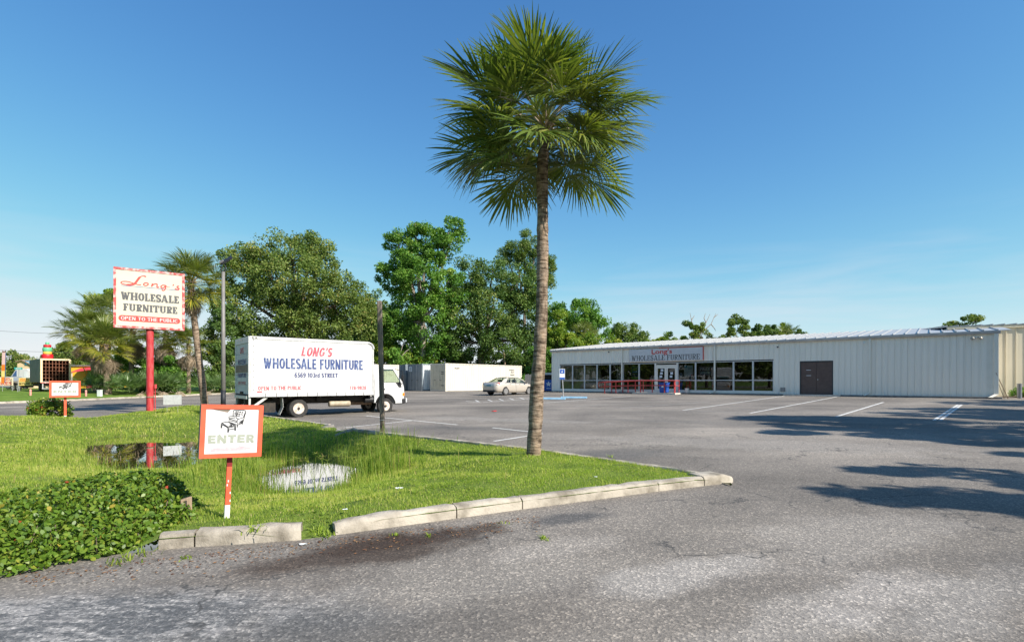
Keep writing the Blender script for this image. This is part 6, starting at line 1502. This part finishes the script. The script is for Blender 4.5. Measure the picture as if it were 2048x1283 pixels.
for i, (x, y, h, r) in enumerate(((-56, -22, 12, 6), (-60, -8, 13, 6.5), (-62, 6, 12, 6), (-63, 20, 13.5, 6.5), (-66, 34, 12, 6), (-74, 50, 13, 6.5))):
    rng = np.random.default_rng(190+i); t = thing('roadside_tree', 'broad roadside oak standing across the street', 'tree', (x, y, 0), 0, 'trees across the street')
    B = [(0, 0, h*.65, r, r, h*.3), (r*.6, r*.5, h*.5, r*.8, r*.8, h*.28), (-r*.5, -r*.6, h*.5, r*.8, r*.8, h*.28), (0, r, h*.35, r, r*.8, h*.25)]
    C, R = clusters(B, 2.0, 1.2, rng, .2); foliage_obj('crown', *leaf_cloud(C, R, 6000, .8, rng, .2), 'oak_leaf', t)
    MB().tube([(0, 0, -.3), (.1, 0, h*.3), (0, .1, h*.7)], [.4, .3, .15], 8).build('trunk', 'bark', t, smooth=True)

# ------------------------------------------------------------------ palms: each frond a part, on a few shared fan meshes
def fan_mesh(name, Lp, Lb, nseg, spread, droop, fold, seed, m, pet=True, wseg=1.0, costa=.28):
    rng = np.random.default_rng(seed); V, Fq, T = [], [], []
    def add(v, f, t):
        o = len(V); V.extend(v); Fq.extend([tuple(i+o for i in q) for q in f]); T.extend([t]*len(f))
    hub = np.array([Lp, 0, -.10*Lp])
    if pet:
        P = [np.array([Lp*t, 0, .10*Lp*math.sin(PI*t)-.10*Lp*t]) for t in np.linspace(0, 1, 6)]
        for a, b, i in zip(P[:-1], P[1:], range(5)):
            w = .028-.003*i
            for s0, s1 in (((0, w, 0), (0, 0, w*.7)), ((0, 0, w*.7), (0, -w, 0)), ((0, -w, 0), (0, w, 0))):
                add([a+np.array(s0), b+np.array(s0), b+np.array(s1), a+np.array(s1)], [(0, 1, 2, 3)], .9)
    da = spread/nseg
    for i in range(nseg):
        an = -spread/2+(i+.5)*da+rng.normal()*.012
        L = Lb*(.72+.28*math.cos(an*.55))*rng.uniform(.88, 1.06)
        c = max(0, math.cos(an)); base = hub+np.array([costa*c**2, 0, -.14*costa*c])
        dr = np.array([math.cos(an), math.sin(an), fold*abs(math.sin(an))+.05])
        dr /= np.linalg.norm(dr); side = np.array([-math.sin(an), math.cos(an), rng.normal()*.35]); side /= np.linalg.norm(side)
        dp = droop*rng.uniform(.7, 1.35); tw = rng.normal()*.05
        pts = []; ws = []
        for s in (0.02, .3, .55, .8, 1.0):
            p = base+dr*L*s+np.array([0, tw*s*s, -dp*L*s**2.2]); pts.append(p)
            r = L*s; ws.append(max(.003, min(da*r*.55, .034*wseg*(1-s)**.6+.002)))
        tt = float(np.clip(.45+.18*rng.normal(), 0, 1))
        for k in range(4):
            a, b = pts[k], pts[k+1]; sa, sb = side*ws[k], side*ws[k+1]
            add([a-sa, a+sa, b+sb, b-sb], [(0, 1, 2, 3)], tt)
    me = np_mesh(name, np.array(V), np.array(Fq), np.array(T)); me.materials.append(MATS[m]); return me
def frond_set(tag_, m, Lp, Lb, nseg=44, n=4, droop=.30, spread=3.7, fold=.35, w=1.0): return [fan_mesh('frond', Lp*f, Lb*g, nseg, spread, droop*d, fold*e, hash((tag_, i)) % 1000 if False else 100+i*17+len(tag_), m, wseg=w)
        for i, (f, g, d, e) in enumerate(((1, 1, 1, 1), (.85, 1.05, 1.4, .7), (1.1, .95, .7, 1.4), (.95, .9, 1.8, .5))[:n])]
fr_green = frond_set('green', 'palm_leaf', 1.05, 1.10, nseg=46, droop=.27, w=1.1)
fr_young = frond_set('young!', 'palm_leaf', .80, 1.15, nseg=40, n=2, droop=.12, spread=2.3, fold=.6)
def orient(az, el, roll=0, pos=(0,0,0), s=1.0):
    R = Matrix.Rotation(az, 4, 'Z') @ Matrix.Rotation(-el, 4, 'Y') @ Matrix.Rotation(roll, 4, 'X')
    M = Matrix.Translation(pos) @ R @ Matrix.Scale(s, 4); return M
def palm(label, base, zb, path, radii, fronds, n, el_hi, el_lo, sc, seed, group, dead=None, ndead=0, stalks=0, boots=8, young=None, gold=None, bark='palm_bark', gold_from=.70):
    r = random.Random(seed); t = thing('sabal_palm', label, 'palm tree', (base.x, base.y, zb), 0, group)
    pts = [Vector(p) for p in path]; fine = []; rr = []
    for i in range(len(pts)-1):
        for k in range(6):
            u = k/6; p0, p1, p2, p3 = pts[max(i-1, 0)], pts[i], pts[i+1], pts[min(i+2, len(pts)-1)]
            q = .5*((2*p1)+(p2-p0)*u+(2*p0-5*p1+4*p2-p3)*u*u+(3*p1-p0-3*p2+p3)*u**3)
            fine.append(q); rr.append((radii[i]*(1-u)+radii[i+1]*u)*r.uniform(.95, 1.05))
    fine.append(pts[-1]); rr.append(radii[-1])
    mb = MB().tube(fine, rr, 18); mb.v = [(x+r.uniform(-1, 1)*.006, y+r.uniform(-1, 1)*.006, z) for x, y, z in mb.v]
    mb.build('trunk', bark, t, smooth=True)
    top = pts[-1]
    for k in range(boots):
        a = k*2.4; z = top.z-.02-.32*k/max(boots, 1)*sc; R = radii[-1]
        mb = MB(); mb.add([(top.x+math.cos(a+s)*R*.95, top.y+math.sin(a+s)*R*.95, z) for s in (-.4, .4)]+[(top.x+math.cos(a+s)*(R+.14*sc), top.y+math.sin(a+s)*(R+.14*sc), z+.26*sc) for s in (.16, -.16)]+[(top.x+math.cos(a)*(R*.8), top.y+math.sin(a)*(R*.8), z+.05)], [(0,1,2,3), (0,3,4), (1,4,2), (2,4,3)])
        mb.build('leaf_boot', 'wood_pale', t)
    for i in range(n):
        u = (i+.5)/n; az = i*2.39996+r.uniform(-.25, .25); el = el_hi+(el_lo-el_hi)*u**.85+r.uniform(-.2, .2)
        me = r.choice(fronds)
        if young and u < .18: me = r.choice(young)
        if gold and u > gold_from and r.random() < .75: me = r.choice(gold)
        pos = top+Vector((math.cos(az)*.07, math.sin(az)*.07, (.28-.42*u)*sc))
        inst('frond', me, t, orient(az, el, r.uniform(-.5, .5), pos, sc*r.uniform(.80, 1.14)*(.84+.16*min(1, u/.35))))
    for i in range(ndead):
        az = i*2.39996+r.uniform(-.3, .3); el = -1.25+r.uniform(-.25, .40)
        pos = top+Vector((math.cos(az)*.10, math.sin(az)*.10, (-.15-.35*r.random())*sc))
        inst('dead_frond', r.choice(dead), t, orient(az, el, r.uniform(-.6, .6), pos, sc*r.uniform(.75, 1.0)))
    for i in range(stalks):
        az = i*2.0+.5+r.uniform(-.4, .4); el = r.uniform(.0, 1.0); L = r.uniform(1.5, 2.0)*sc; d = Vector((math.cos(az)*math.cos(el), math.sin(az)*math.cos(el), math.sin(el))); mb = MB()
        P = [top+d*L*s+Vector((0, 0, .35*s-.55*s*s)) for s in (0, .35, .7, 1)]; mb.tube(P, [.016, .012, .008, .003], 5, caps=False)
        for k in range(14):
            s = .40+.6*k/14; o = top+d*L*s+Vector((0, 0, .35*s-.55*s*s)); e = o+Vector((r.gauss(0, .16), r.gauss(0, .16), r.gauss(0, .14)))*sc
            mb.tube([o, o.lerp(e, .5)+Vector((0, 0, .03)), e], [.005, .004, .002], 4, caps=False)
            for _ in range(2): e2 = e+Vector((r.gauss(0, .09), r.gauss(0, .09), r.gauss(0, .09)))*sc; mb.tube([o.lerp(e, .6), e2], [.003, .0015], 3, caps=False)
        mb.build('flower_stalk', 'dead_twig', t)
    return t
fr_dead = frond_set('dead..', 'palm_dead', .75, .95, nseg=30, n=3, droop=.75, spread=2.2, fold=-.3); fr_tip = frond_set('tipped', 'palm_tip', 1.05, 1.08, nseg=44, n=2)
# the tall palm on the grass point
PY = 9.95; pb_ = Vector((ppx(1067, PY), PY)); zpb = zG(pb_.x, pb_.y)
path = [(ppx(x, PY)-pb_.x, 0, pz(y, PY)-zpb) for x, y in ((1066,925),(1070,860),(1074,780),(1080,690),(1084,600),(1085,500),(1085,420),(1085,330),(1091,258))]
palm('tall cabbage palm with a full round green crown on the grass point', pb_, zpb, path, [.140, .130, .136, .120, .110, .108, .102, .112, .10], fr_green, 76, 1.10, -.60, .86, 5, None, stalks=9, boots=18, young=fr_young, gold=fr_tip, gold_from=.35)
# mid palm leaning beside the pole sign
fr_gold = frond_set('gold', 'palm_gold', 1.05, 1.05, nseg=36, n=3)
fr_green2 = frond_set('green2', 'palm_tip', 1.05, 1.05, nseg=34)
Y2 = 27.3; b2 = Vector((ppx(410, Y2), Y2)); z2 = zG(b2.x, b2.y)
path = [(ppx(x, Y2)-b2.x, 0, pz(y, Y2)-z2) for x, y in ((411,820),(405,770),(397,710),(390,650),(384,600),(382,565))]
palm('slender leaning cabbage palm with yellowing fronds beside the large pole sign', b2, z2, path, [.19, .17, .155, .15, .16, .15], fr_green2, 56, 1.25, -.62, .84, 15, None, gold=fr_gold, gold_from=.42, stalks=6, boots=10, dead=fr_dead, ndead=9)
# shaggy palms on the far verge
for i, (px, Y, ytop, n, nd_, sc, r0, lab, ysh) in enumerate(((216, 45.5, 688, 56, 46, 1.18, .28, 'shaggy cabbage palm with a heavy brown skirt near the utility pedestal', 0), (192, 49, 664, 50, 36, 1.18, .22, 'shaggy cabbage palm leaning over the yellow shop', 0),
        (262, 51, 662, 50, 38, 1.22, .22, 'shaggy palm directly behind the large pole sign', 0), (330, 50, 668, 46, 36, 1.18, .22, 'shaggy palm right behind the red sign pole', 0), (377, 50.5, 690, 34, 26, 1.05, .18, 'thin straight palm with a small dead skirt on the verge', 0), (205, 53, 632, 50, 12, 1.22, .24, 'tallest palm of the shaggy cluster, standing at the back', 0),
        (1168, 72, 676, 34, 14, 1.25, .2, 'cabbage palm with browning fronds behind the left end of the store roof', 0), (1572, 88, 672, 24, 14, 1.1, .2, 'browning palm crown showing over the roof above the service door', 0))):
    b = Vector((ppx(px, Y), Y)); zb = zV(b.x, b.y); h = pz(ytop, Y)-zb; lean = (-.3, -.9, .2, .1, .0, -.1, 0, 0)[i]
    palm(lab, b, zb, [(0, 0, -.2), (lean*.2, 0, h*.35), (lean*.6, 0, h*.7), (lean, 0, h)], [r0*1.15, r0, r0*.95, r0], fr_green2, n, 1.45, -.42, sc, 30+i, 'shaggy palms beyond the lot', dead=fr_dead, ndead=nd_, gold=fr_gold, gold_from=.60, boots=4)
# saw palmettos under them
fr_pal = [fan_mesh('frond', .55, .62, 22, 3.6, .12, .3, 300+i, 'palmetto_leaf') for i in range(3)]
pal = [(190,790,45.5), (205,784,47), (240,782,47), (262,790,45.5), (310,786,47.5), (232,788,45), (250,776,48), (272,786,46.5), (290,780,48), (330,787,48), (352,782,49), (402,780,53), (425,784,52), (445,776,54), (462,784,53), (395,772,55)]
for i, (px, py, Y) in enumerate(pal):
    r = random.Random(500+i); x = ppx(px, Y); zb = zV(x, Y); t = thing('saw_palmetto', 'clump of saw palmetto fans at the foot of the verge palms', 'palmetto', (x, Y, zb), 0, 'saw palmettos along the verge')
    s = r.uniform(1.05, 1.45)
    for k in range(13):
        az = k*2.4+r.uniform(-.3, .3); inst('frond', r.choice(fr_pal), t, orient(az, r.uniform(.15, 1.35), r.uniform(-.4, .4), (math.cos(az)*.2, math.sin(az)*.2, .25+r.uniform(0, .5)), s*r.uniform(.8, 1.1)))
for i, (px, Y) in enumerate(((290, 46.2), (345, 47.8), (308, 47), (430, 51.5))):
    p = at(px, Y); r = random.Random(60+i); o = thing('fallen_fronds', 'heap of fallen brown palm fronds on the ground along the verge', 'debris', p, 0, 'heaps of fallen fronds')
    for k in range(5): inst('dead_frond', r.choice(fr_dead), o, orient(r.uniform(0, 6.28), r.uniform(-.1, .15), 0, (r.uniform(-.4, .4), r.uniform(-.3, .3), .15+.05*k), .8))

# ------------------------------------------------------------------ hedge of glossy leaves by the driveway
HEDGE = [(-5.6, 2.3), (-4.6, 3.25), (-3.92, 3.92), (-3.48, 4.38), (-3.20, 4.85), (-3.24, 5.35), (-3.50, 5.85), (-3.9, 6.2), (-4.5, 6.3), (-5.1, 5.8), (-5.8, 5.0), (-6.6, 3.6)]
HG = .04; hx, hy = np.meshgrid(np.arange(-6.7, -3.0, HG), np.arange(2.2, 6.5, HG), indexing='ij'); hp = np.stack([hx.ravel(), hy.ravel()], 1)
hin = pip(hp, HEDGE); hd_ = np.where(hin, pdist(hp, HEDGE), 0)
hh_ = np.clip(hd_/.34, 0, 1)**.5*(.36+.17*np.exp(-((hp[:, 0]+4.1)**2+(hp[:, 1]-5.5)**2)/.45)+.035*np.sin(hp[:, 0]*6+2*np.sin(hp[:, 1]*4))+.02*np.sin(hp[:, 0]*15+hp[:, 1]*11)); hh_ = hh_.reshape(hx.shape)
def hedge_h(x, y):                                        # height of the clipped mass above the ground
    i, j = int((x+6.7)/HG), int((y-2.2)/HG)
    return float(hh_[i, j]) if 0 <= i < hh_.shape[0] and 0 <= j < hh_.shape[1] else 0.0
hd = thing('low_hedge', 'low glossy green hedge with scattered red and yellow leaves at the driveway corner', 'hedge', (-3.7, 5.0, 0))
rng = np.random.default_rng(900); pts = []; nrm = []
while len(pts) < 26000:
    x = rng.uniform(-6.5, -3.15); y = rng.uniform(2.6, 6.35); h = hedge_h(x, y)
    if h < .06: continue
    e_ = .05; gx = (hedge_h(x+e_, y)-hedge_h(x-e_, y))/(2*e_); gy = (hedge_h(x, y+e_)-hedge_h(x, y-e_))/(2*e_); nv_ = np.array([-gx, -gy, 1.0]); nl_ = np.linalg.norm(nv_)
    if rng.random() > min(1, nl_/3.5): continue
    d = rng.exponential(.035); z = h-d
    if rng.random() < .5: z = h*rng.uniform(.0, 1)
    if z < .015: continue
    pts.append((x, y, z)); nrm.append(nv_/nl_)
pts = np.array(pts); nrm = np.array(nrm); n = len(pts); pts[:, 2] += np.array([zA(a, b) for a, b in pts[:, :2]])
a = rng.normal(size=(n, 3))*.9+nrm*.5; a /= np.linalg.norm(a, axis=1)[:, None]; nn = nrm+rng.normal(size=(n, 3))*.45
b = np.cross(nn, a); b /= np.linalg.norm(b, axis=1)[:, None]; nn = np.cross(a, b)
s = rng.uniform(.028, .060, n)[:, None]
V = np.stack([pts-a*s*.5, pts-a*s*.1+b*s*.27+nn*s*.04, pts+a*s*.25+b*s*.25+nn*s*.03, pts+a*s*.5-nn*s*.05, pts+a*s*.25-b*s*.25+nn*s*.03, pts-a*s*.1-b*s*.27+nn*s*.04], 1)
tint = np.clip(.42+.2*rng.normal(size=n)+.18*np.clip((-pts[:, 0]-3.6)/1.2, 0, 1)*(rng.random(n) < .35), 0, .94); red = rng.random(n); tint = np.where(red > .9975, 1.0, np.where(red > .985, .95, tint))
near = np.argsort(pts[:, 1]+.3*np.abs(pts[:, 0]+3.5)); near = np.array([i for i in near if abs(pts[i, 0]/pts[i, 1]) < .97])[:260]; mask = np.zeros(n, bool); mask[near] = True
Vm = V[~mask].reshape(-1, 3)-np.array((-3.7, 5.0, 0))
o = foliage_obj('foliage', Vm, np.arange(len(Vm)).reshape(-1, 6)[:, :4], tint[~mask], 'hedge_leaf', hd) if False else link('foliage', np_mesh('foliage', Vm, np.arange(len(Vm)).reshape(-1, 6), tint[~mask], k=6), 'hedge_leaf', hd)
o['kind'] = 'stuff'
for i in near:
    v = V[i]-pts[i]; me = np_mesh('leaf', v, np.arange(6).reshape(1, 6), tint[i:i+1], k=6); lf = link('leaf', me, 'hedge_leaf', hd); lf.location = Vector(pts[i])-Vector((-3.7, 5.0, 0))
mb = MB(); r = random.Random(4)
for k in range(90):
    x, y = r.uniform(-5.6, -3.3), r.uniform(3.4, 6.2); h = hedge_h(x, y)
    if h > .12: mb.tube([(x+3.7, y-5.0, zA(x, y)+.0), (x+3.7+r.uniform(-.1, .1), y-5.0+r.uniform(-.1, .1), zA(x, y)+h*.9)], [.008, .004], 4, caps=False)
o = mb.build('stems', 'bark', hd); o['kind'] = 'stuff'
# round bush by the far ENTER sign
q = Vector((ppx(99, 22.0), 22.0)); t = thing('round_bush', 'round clipped bush beside the far ENTER sign', 'bush', (q.x, q.y, zG(q.x, q.y)))
rng = np.random.default_rng(33); C, R = clusters([(0, 0, .22, .75, .6, .42)], 500, .13, rng); foliage_obj('foliage', *leaf_cloud(C, R, 7000, .085, rng), 'hedge_leaf', t); MB().tube([(0, 0, -.05), (0, 0, .3)], .03, 6).build('stem', 'bark', t)

# ------------------------------------------------------------------ grass
def blades(P, z, h, w, rng, lean=.5, segs=1, tint=None):
    n = len(P); az = rng.uniform(0, 2*PI, n); fw = np.stack([np.cos(az), np.sin(az)], 1); sd = np.stack([-fw[:, 1], fw[:, 0]], 1)
    ln = np.abs(rng.normal(0, lean, n))*h; b = np.column_stack([P, z])
    if segs == 1:
        V = np.zeros((n, 3, 3)); V[:, 0] = b; V[:, 0, :2] -= sd*w[:, None]/2; V[:, 1] = b; V[:, 1, :2] += sd*w[:, None]/2; V[:, 2] = b; V[:, 2, :2] += fw*ln[:, None]; V[:, 2, 2] += h
        return V.reshape(-1, 3), np.arange(3*n).reshape(n, 3), tint
    V = np.zeros((n, 5, 3)); 
    for k in range(5): V[:, k] = b
    V[:, 0, :2] -= sd*w[:, None]/2; V[:, 1, :2] += sd*w[:, None]/2
    V[:, 2, :2] += sd*w[:, None]*.42+fw*(ln*.30)[:, None]; V[:, 2, 2] += h*.62; V[:, 3, :2] += -sd*w[:, None]*.42+fw*(ln*.30)[:, None]; V[:, 3, 2] += h*.62
    V[:, 4, :2] += fw*ln[:, None]; V[:, 4, 2] += h*(1-.10*np.clip(ln/h, 0, 2))
    f = np.array([[0, 1, 2], [0, 2, 3], [3, 2, 4]]); Fc = (np.arange(n)[:, None, None]*5+f[None]).reshape(-1, 3)
    return V.reshape(-1, 3), Fc, np.repeat(tint, 3)
rng = np.random.default_rng(5)
def scatter(x0, x1, y0, y1, dens):
    n = int((x1-x0)*(y1-y0)*dens); P = np.column_stack([rng.uniform(x0, x1, n), rng.uniform(y0, y1, n)])
    P = P[np.abs(P[:, 0]) < P[:, 1]*1.06+.8]              # keep to what the photo could see, with a margin for a step aside
    P = P[pip(P, ISLAND)]; z, dw, e = zG_np(P); k = e > .15
    return P[k], z[k], dw[k]
def vnoise(P, s): return np.sin(P[:, 0]*s+1.7*np.sin(P[:, 1]*s*.7))*np.sin(P[:, 1]*s*1.1+1.3*np.sin(P[:, 0]*s*.8))
HP = lambda P: np.array([hedge_h(a, b) for a, b in P]) if len(P) else np.zeros(0)
Vs, Fs, Ts, off = [], [], [], 0
for (y0, y1, x0, x1, dens, hh, ww) in ((3.6, 6.5, -7, 1.5, 4600, .036, .006), (6.5, 9, -10, 4, 3000, .040, .007), (9, 12.5, -13.5, 4, 1700, .048, .010), (12.5, 17, -18, 0, 850, .055, .014), (17, 24, -25, -5, 380, .065, .022), (24, 31, -20, -12, 220, .07, .028)):
    P, z, dw = scatter(x0, x1, y0, y1, dens); k = dw > -.05; P, z, dw = P[k], z[k], dw[k]
    pn = vnoise(P, 1.1); pn2 = vnoise(P, 4.3); h = hh*rng.uniform(.5, 1.35, len(P))*(1+.35*pn)*(1+.9*np.exp(-np.clip(dw, 0, 9)/.55)); w = ww*rng.uniform(.7, 1.3, len(P))
    bare = np.clip((vnoise(P+3.1, 2.3)+.5*vnoise(P, 6.1)-.75)*2.2, 0, 1)*.8; ke = np.exp(-pdist(P, ISLAND)/.16)*.75
    gd = np.maximum(np.maximum(np.exp(-((P-GAP)**2).sum(1)/.10)*.95, bare), ke); kk = rng.random(len(P)) > gd; P, z, dw, h, w, pn, pn2 = P[kk], z[kk], dw[kk], h[kk], w[kk], pn[kk], pn2[kk]
    tint = np.clip(.64+.16*pn+.13*pn2+.10*vnoise(P, 11)+.16*rng.normal(size=len(P)), 0, .93); tint = np.where(rng.random(len(P)) > .955-.06*np.clip(vnoise(P, .8), 0, 1), 1.0, tint)
    V, Fc, T = blades(P, z-.005, np.clip(h, .02, .3), w, rng, .65, 1, tint)
    Vs.append(V); Fs.append(Fc+off); Ts.append(T); off += len(V)
# broad-leaved weeds and clover lying in the turf
for (y0, y1, x0, x1, dens, sz) in ((4.0, 7, -7, 2, 420, .014), (7, 10.5, -11, 4, 260, .020), (10.5, 16, -17, 2, 90, .030)):
    P, z, dw = scatter(x0, x1, y0, y1, dens); pn = vnoise(P+7.7, 1.4)+.6*vnoise(P, 3.7); k = (rng.random(len(P)) < np.clip(pn-.15, 0, 1)) & (dw > .1); P, z = P[k], z[k]; n = len(P)
    if not n: continue
    an = rng.uniform(0, 2*PI, n); L = sz*rng.uniform(.6, 1.5, n); c = np.column_stack([P, z+rng.uniform(.012, .04, n)]); ux = np.column_stack([np.cos(an), np.sin(an), rng.normal(0, .35, n)])*L[:, None]; uy = np.column_stack([-np.sin(an), np.cos(an), rng.normal(0, .3, n)])*(L*.75)[:, None]
    V = np.stack([c-ux, c+uy, c+ux, c-ux, c+ux, c-uy], 1).reshape(-1, 3); Vs.append(V); Fs.append(np.arange(6*n).reshape(-1, 3)+off); Ts.append(np.repeat(np.clip(.22+.2*rng.normal(size=n), 0, .7), 2)); off += len(V)
g = link('grass', np_mesh('grass', np.concatenate(Vs), np.concatenate(Fs), np.concatenate(Ts), k=3), 'lawn'); g['kind'] = 'stuff'; g['label'] = 'short bright green lawn grass on the swale banks'; g['category'] = 'grass'
Vs, Fs, Ts, off = [], [], [], 0
for (y0, y1, x0, x1, dens, ww) in ((5.6, 9.5, -9, 0, 560, .008), (9.5, 14.5, -14, -1, 600, .010), (14.5, 21, -19, -6, 190, .015)):
    P, z, dw = scatter(x0, x1, y0, y1, dens); pn = vnoise(P, 1.7)
    pr = np.exp(-(np.clip(dw-.1, 0, None)/.75)**2)*np.where(dw < 0, np.clip(1+dw/.45, 0, 1)*.6, 1)*(.55+.45*pn)
    pr *= np.where(P[:, 1] > 13.4, .40, 1)*np.where(P[:, 0] < -6.2, .40, 1); pr = np.maximum(pr, .05*(dw > 0)*(dw < 3.5)*(pn > .3))
    k = rng.random(len(P)) < pr; P, z, dw, pn = P[k], np.maximum(z[k], WATER-.05), dw[k], pn[k]
    h = rng.uniform(.16, .56, len(P))*np.where(dw < 1.2, 1, .5)*np.where((P[:, 1] < 9.8) & (P[:, 0] > -5.2), .55, 1)*np.where(P[:, 0] < -6.2, .6, 1); w = ww*rng.uniform(.6, 1.3, len(P)); tint = np.clip(.5+.22*rng.normal(size=len(P)), 0, .96); tint = np.where(rng.random(len(P)) > .955, 1.0, tint)
    V, Fc, T = blades(P, z-.01, h, w, rng, .42, 2, tint); Vs.append(V); Fs.append(Fc+off); Ts.append(T); off += len(V)
g = link('marsh_grass', np_mesh('marsh_grass', np.concatenate(Vs), np.concatenate(Fs), np.concatenate(Ts), k=3), 'tall_grass'); g['kind'] = 'stuff'; g['label'] = 'tall yellow-green marsh grass round the pools'; g['category'] = 'grass'
# umbrella sedges standing in the shallow water
r = random.Random(8); k_ = 0
for (px, py, n) in ((560,978,5),(600,975,5),(640,972,6),(690,962,6),(760,955,7),(450,965,6),(420,955,5),(385,948,5),(480,975,6),(520,985,4),(730,930,4)):
    p = gp(px, py, WATER+.05); zb = max(zG(p.x, p.y), WATER-.05)
    t = thing('umbrella_sedge', 'clump of umbrella sedge with spoked flower heads at the pool edge', 'sedge', (p.x, p.y, zb), 0, 'umbrella sedges round the pools'); mb = MB(); V_, F_, T_ = [], [], []
    for _ in range(n):
        a, L = r.uniform(0, 6.28), r.uniform(.40, .72); e = Vector((math.cos(a)*.16, math.sin(a)*.16, L)); s0 = Vector((r.gauss(0, .10), r.gauss(0, .08), 0)); mb.tube([s0, s0+e*.55+Vector((0, 0, .04)), s0+e], [.005, .004, .003], 4, caps=False)
        for q in range(9):
            an = q*.7+r.uniform(-.2, .2); d = Vector((math.cos(an), math.sin(an), r.uniform(-.15, .5))).normalized()*r.uniform(.05, .13); o0 = s0+e; sd = Vector((-d.y, d.x, 0)).normalized()*.005; b0 = len(V_)
            V_ += [o0-sd, o0+sd, o0+d+sd*.8, o0+d-sd*.8]; F_.append((b0, b0+1, b0+2, b0+3)); T_.append(r.uniform(.6, .98))
    st = mb.build('stalks', 'tall_grass', t); st['kind'] = 'stuff'; at_ = st.data.attributes.new('tint', 'FLOAT', 'FACE'); at_.data.foreach_set('value', np.full(len(st.data.polygons), .6, np.float32))
    fh_ = foliage_obj('flower_heads', np.array([tuple(v) for v in V_]), np.array(F_), np.array(T_), 'tall_grass', t); fh_['kind'] = 'stuff'
# dead reeds along the far pool, floating blue-white film bits, kerb weeds, leaf litter
Vs = []; P = []
for _ in range(1500):
    px, py = r.uniform(170, 430), r.gauss(912, 16); 
    if abs(py-912) < 34: p = gp(px, py, WATER); P.append((p.x, p.y))
P = np.array(P); rng2 = np.random.default_rng(2)
V, Fc, T = blades(P[::3], np.full(len(P[::3]), WATER-.02), rng2.uniform(.03, .13, len(P[::3])), rng2.uniform(.008, .014, len(P[::3])), rng2, 1.2, 1, rng2.random(len(P[::3])))
g = link('dead_reeds', np_mesh('dead_reeds', V, Fc, T, k=3), 'dry_reed'); g['kind'] = 'stuff'; g['label'] = 'brown dead reeds standing in the dark pool'; g['category'] = 'reeds'
for i, (px, py, n, s) in enumerate(((508,1085,26,.10),(636,1066,40,.09),(652,1072,36,.08),(690,1058,16,.10),(1088,1077,22,.045),(790,1070,14,.05),(856,1072,14,.05),(370,1117,12,.05),(290,1105,18,.10),(262,1118,16,.11),(240,1125,14,.10),(1220,915,10,.10),(1010,1046,8,.05))):
    p = gp(px, py, .0); zb = zA(p.x, p.y)
    if pip(np.array([[p.x, p.y]]), ISLAND)[0]: zb = max(zb, zG(p.x, p.y))
    rr_ = np.random.default_rng(700+i); t = thing('weed_tuft', 'small green weed tuft growing along the kerb and asphalt cracks', 'weed', (p.x, p.y, zb), 0, 'weed tufts along the kerb')
    Q = rr_.normal(0, s*.55, (n, 2)); V, Fc, T = blades(Q, np.zeros(n), rr_.uniform(.4, 1.1, n)*s*.8, np.full(n, .012), rr_, 1.1, 2, rr_.uniform(.2, .8, n)); link('leaves', np_mesh('leaves', V, Fc, T, k=3), 'lawn', t)
    MB().tube([(0, 0, -.01), (0, 0, s*.3)], .003, 4).build('stem', 'tall_grass', t)
rr_ = np.random.default_rng(31); n = 900
Q = np.column_stack([rr_.uniform(-3.9, .3, n*3), np.zeros(n*3)]); Q[:, 1] = 4.25+(Q[:, 0]+3.4)*.42-np.abs(rr_.normal(0, .28, n*3)); keep = ~pip(Q, ISLAND) & (pdist(Q, near_line, False) < .9); Q = Q[keep][:n]; n = len(Q)
an = rr_.uniform(0, 6.28, n); dx = np.stack([np.cos(an), np.sin(an)], 1)*rr_.uniform(.006, .022, n)[:, None]; dy = np.stack([-np.sin(an), np.cos(an)], 1)*rr_.uniform(.002, .008, n)[:, None]; zz = zA_np(Q)+.006
V = np.stack([np.column_stack([Q-dx, zz]), np.column_stack([Q+dy, zz+.004]), np.column_stack([Q+dx, zz+.003]), np.column_stack([Q-dy, zz])], 1).reshape(-1, 3)
foliage('leaf_litter', [(0, (.06, .03, .018)), (.6, (.20, .09, .04)), (1, (.36, .22, .10))], .1)
g = link('leaf_litter', np_mesh('leaf_litter', V, np.arange(4*n).reshape(n, 4), rr_.random(n)), 'leaf_litter'); g['kind'] = 'stuff'; g['label'] = 'scattered dry leaf litter along the kerb'; g['category'] = 'leaf litter'
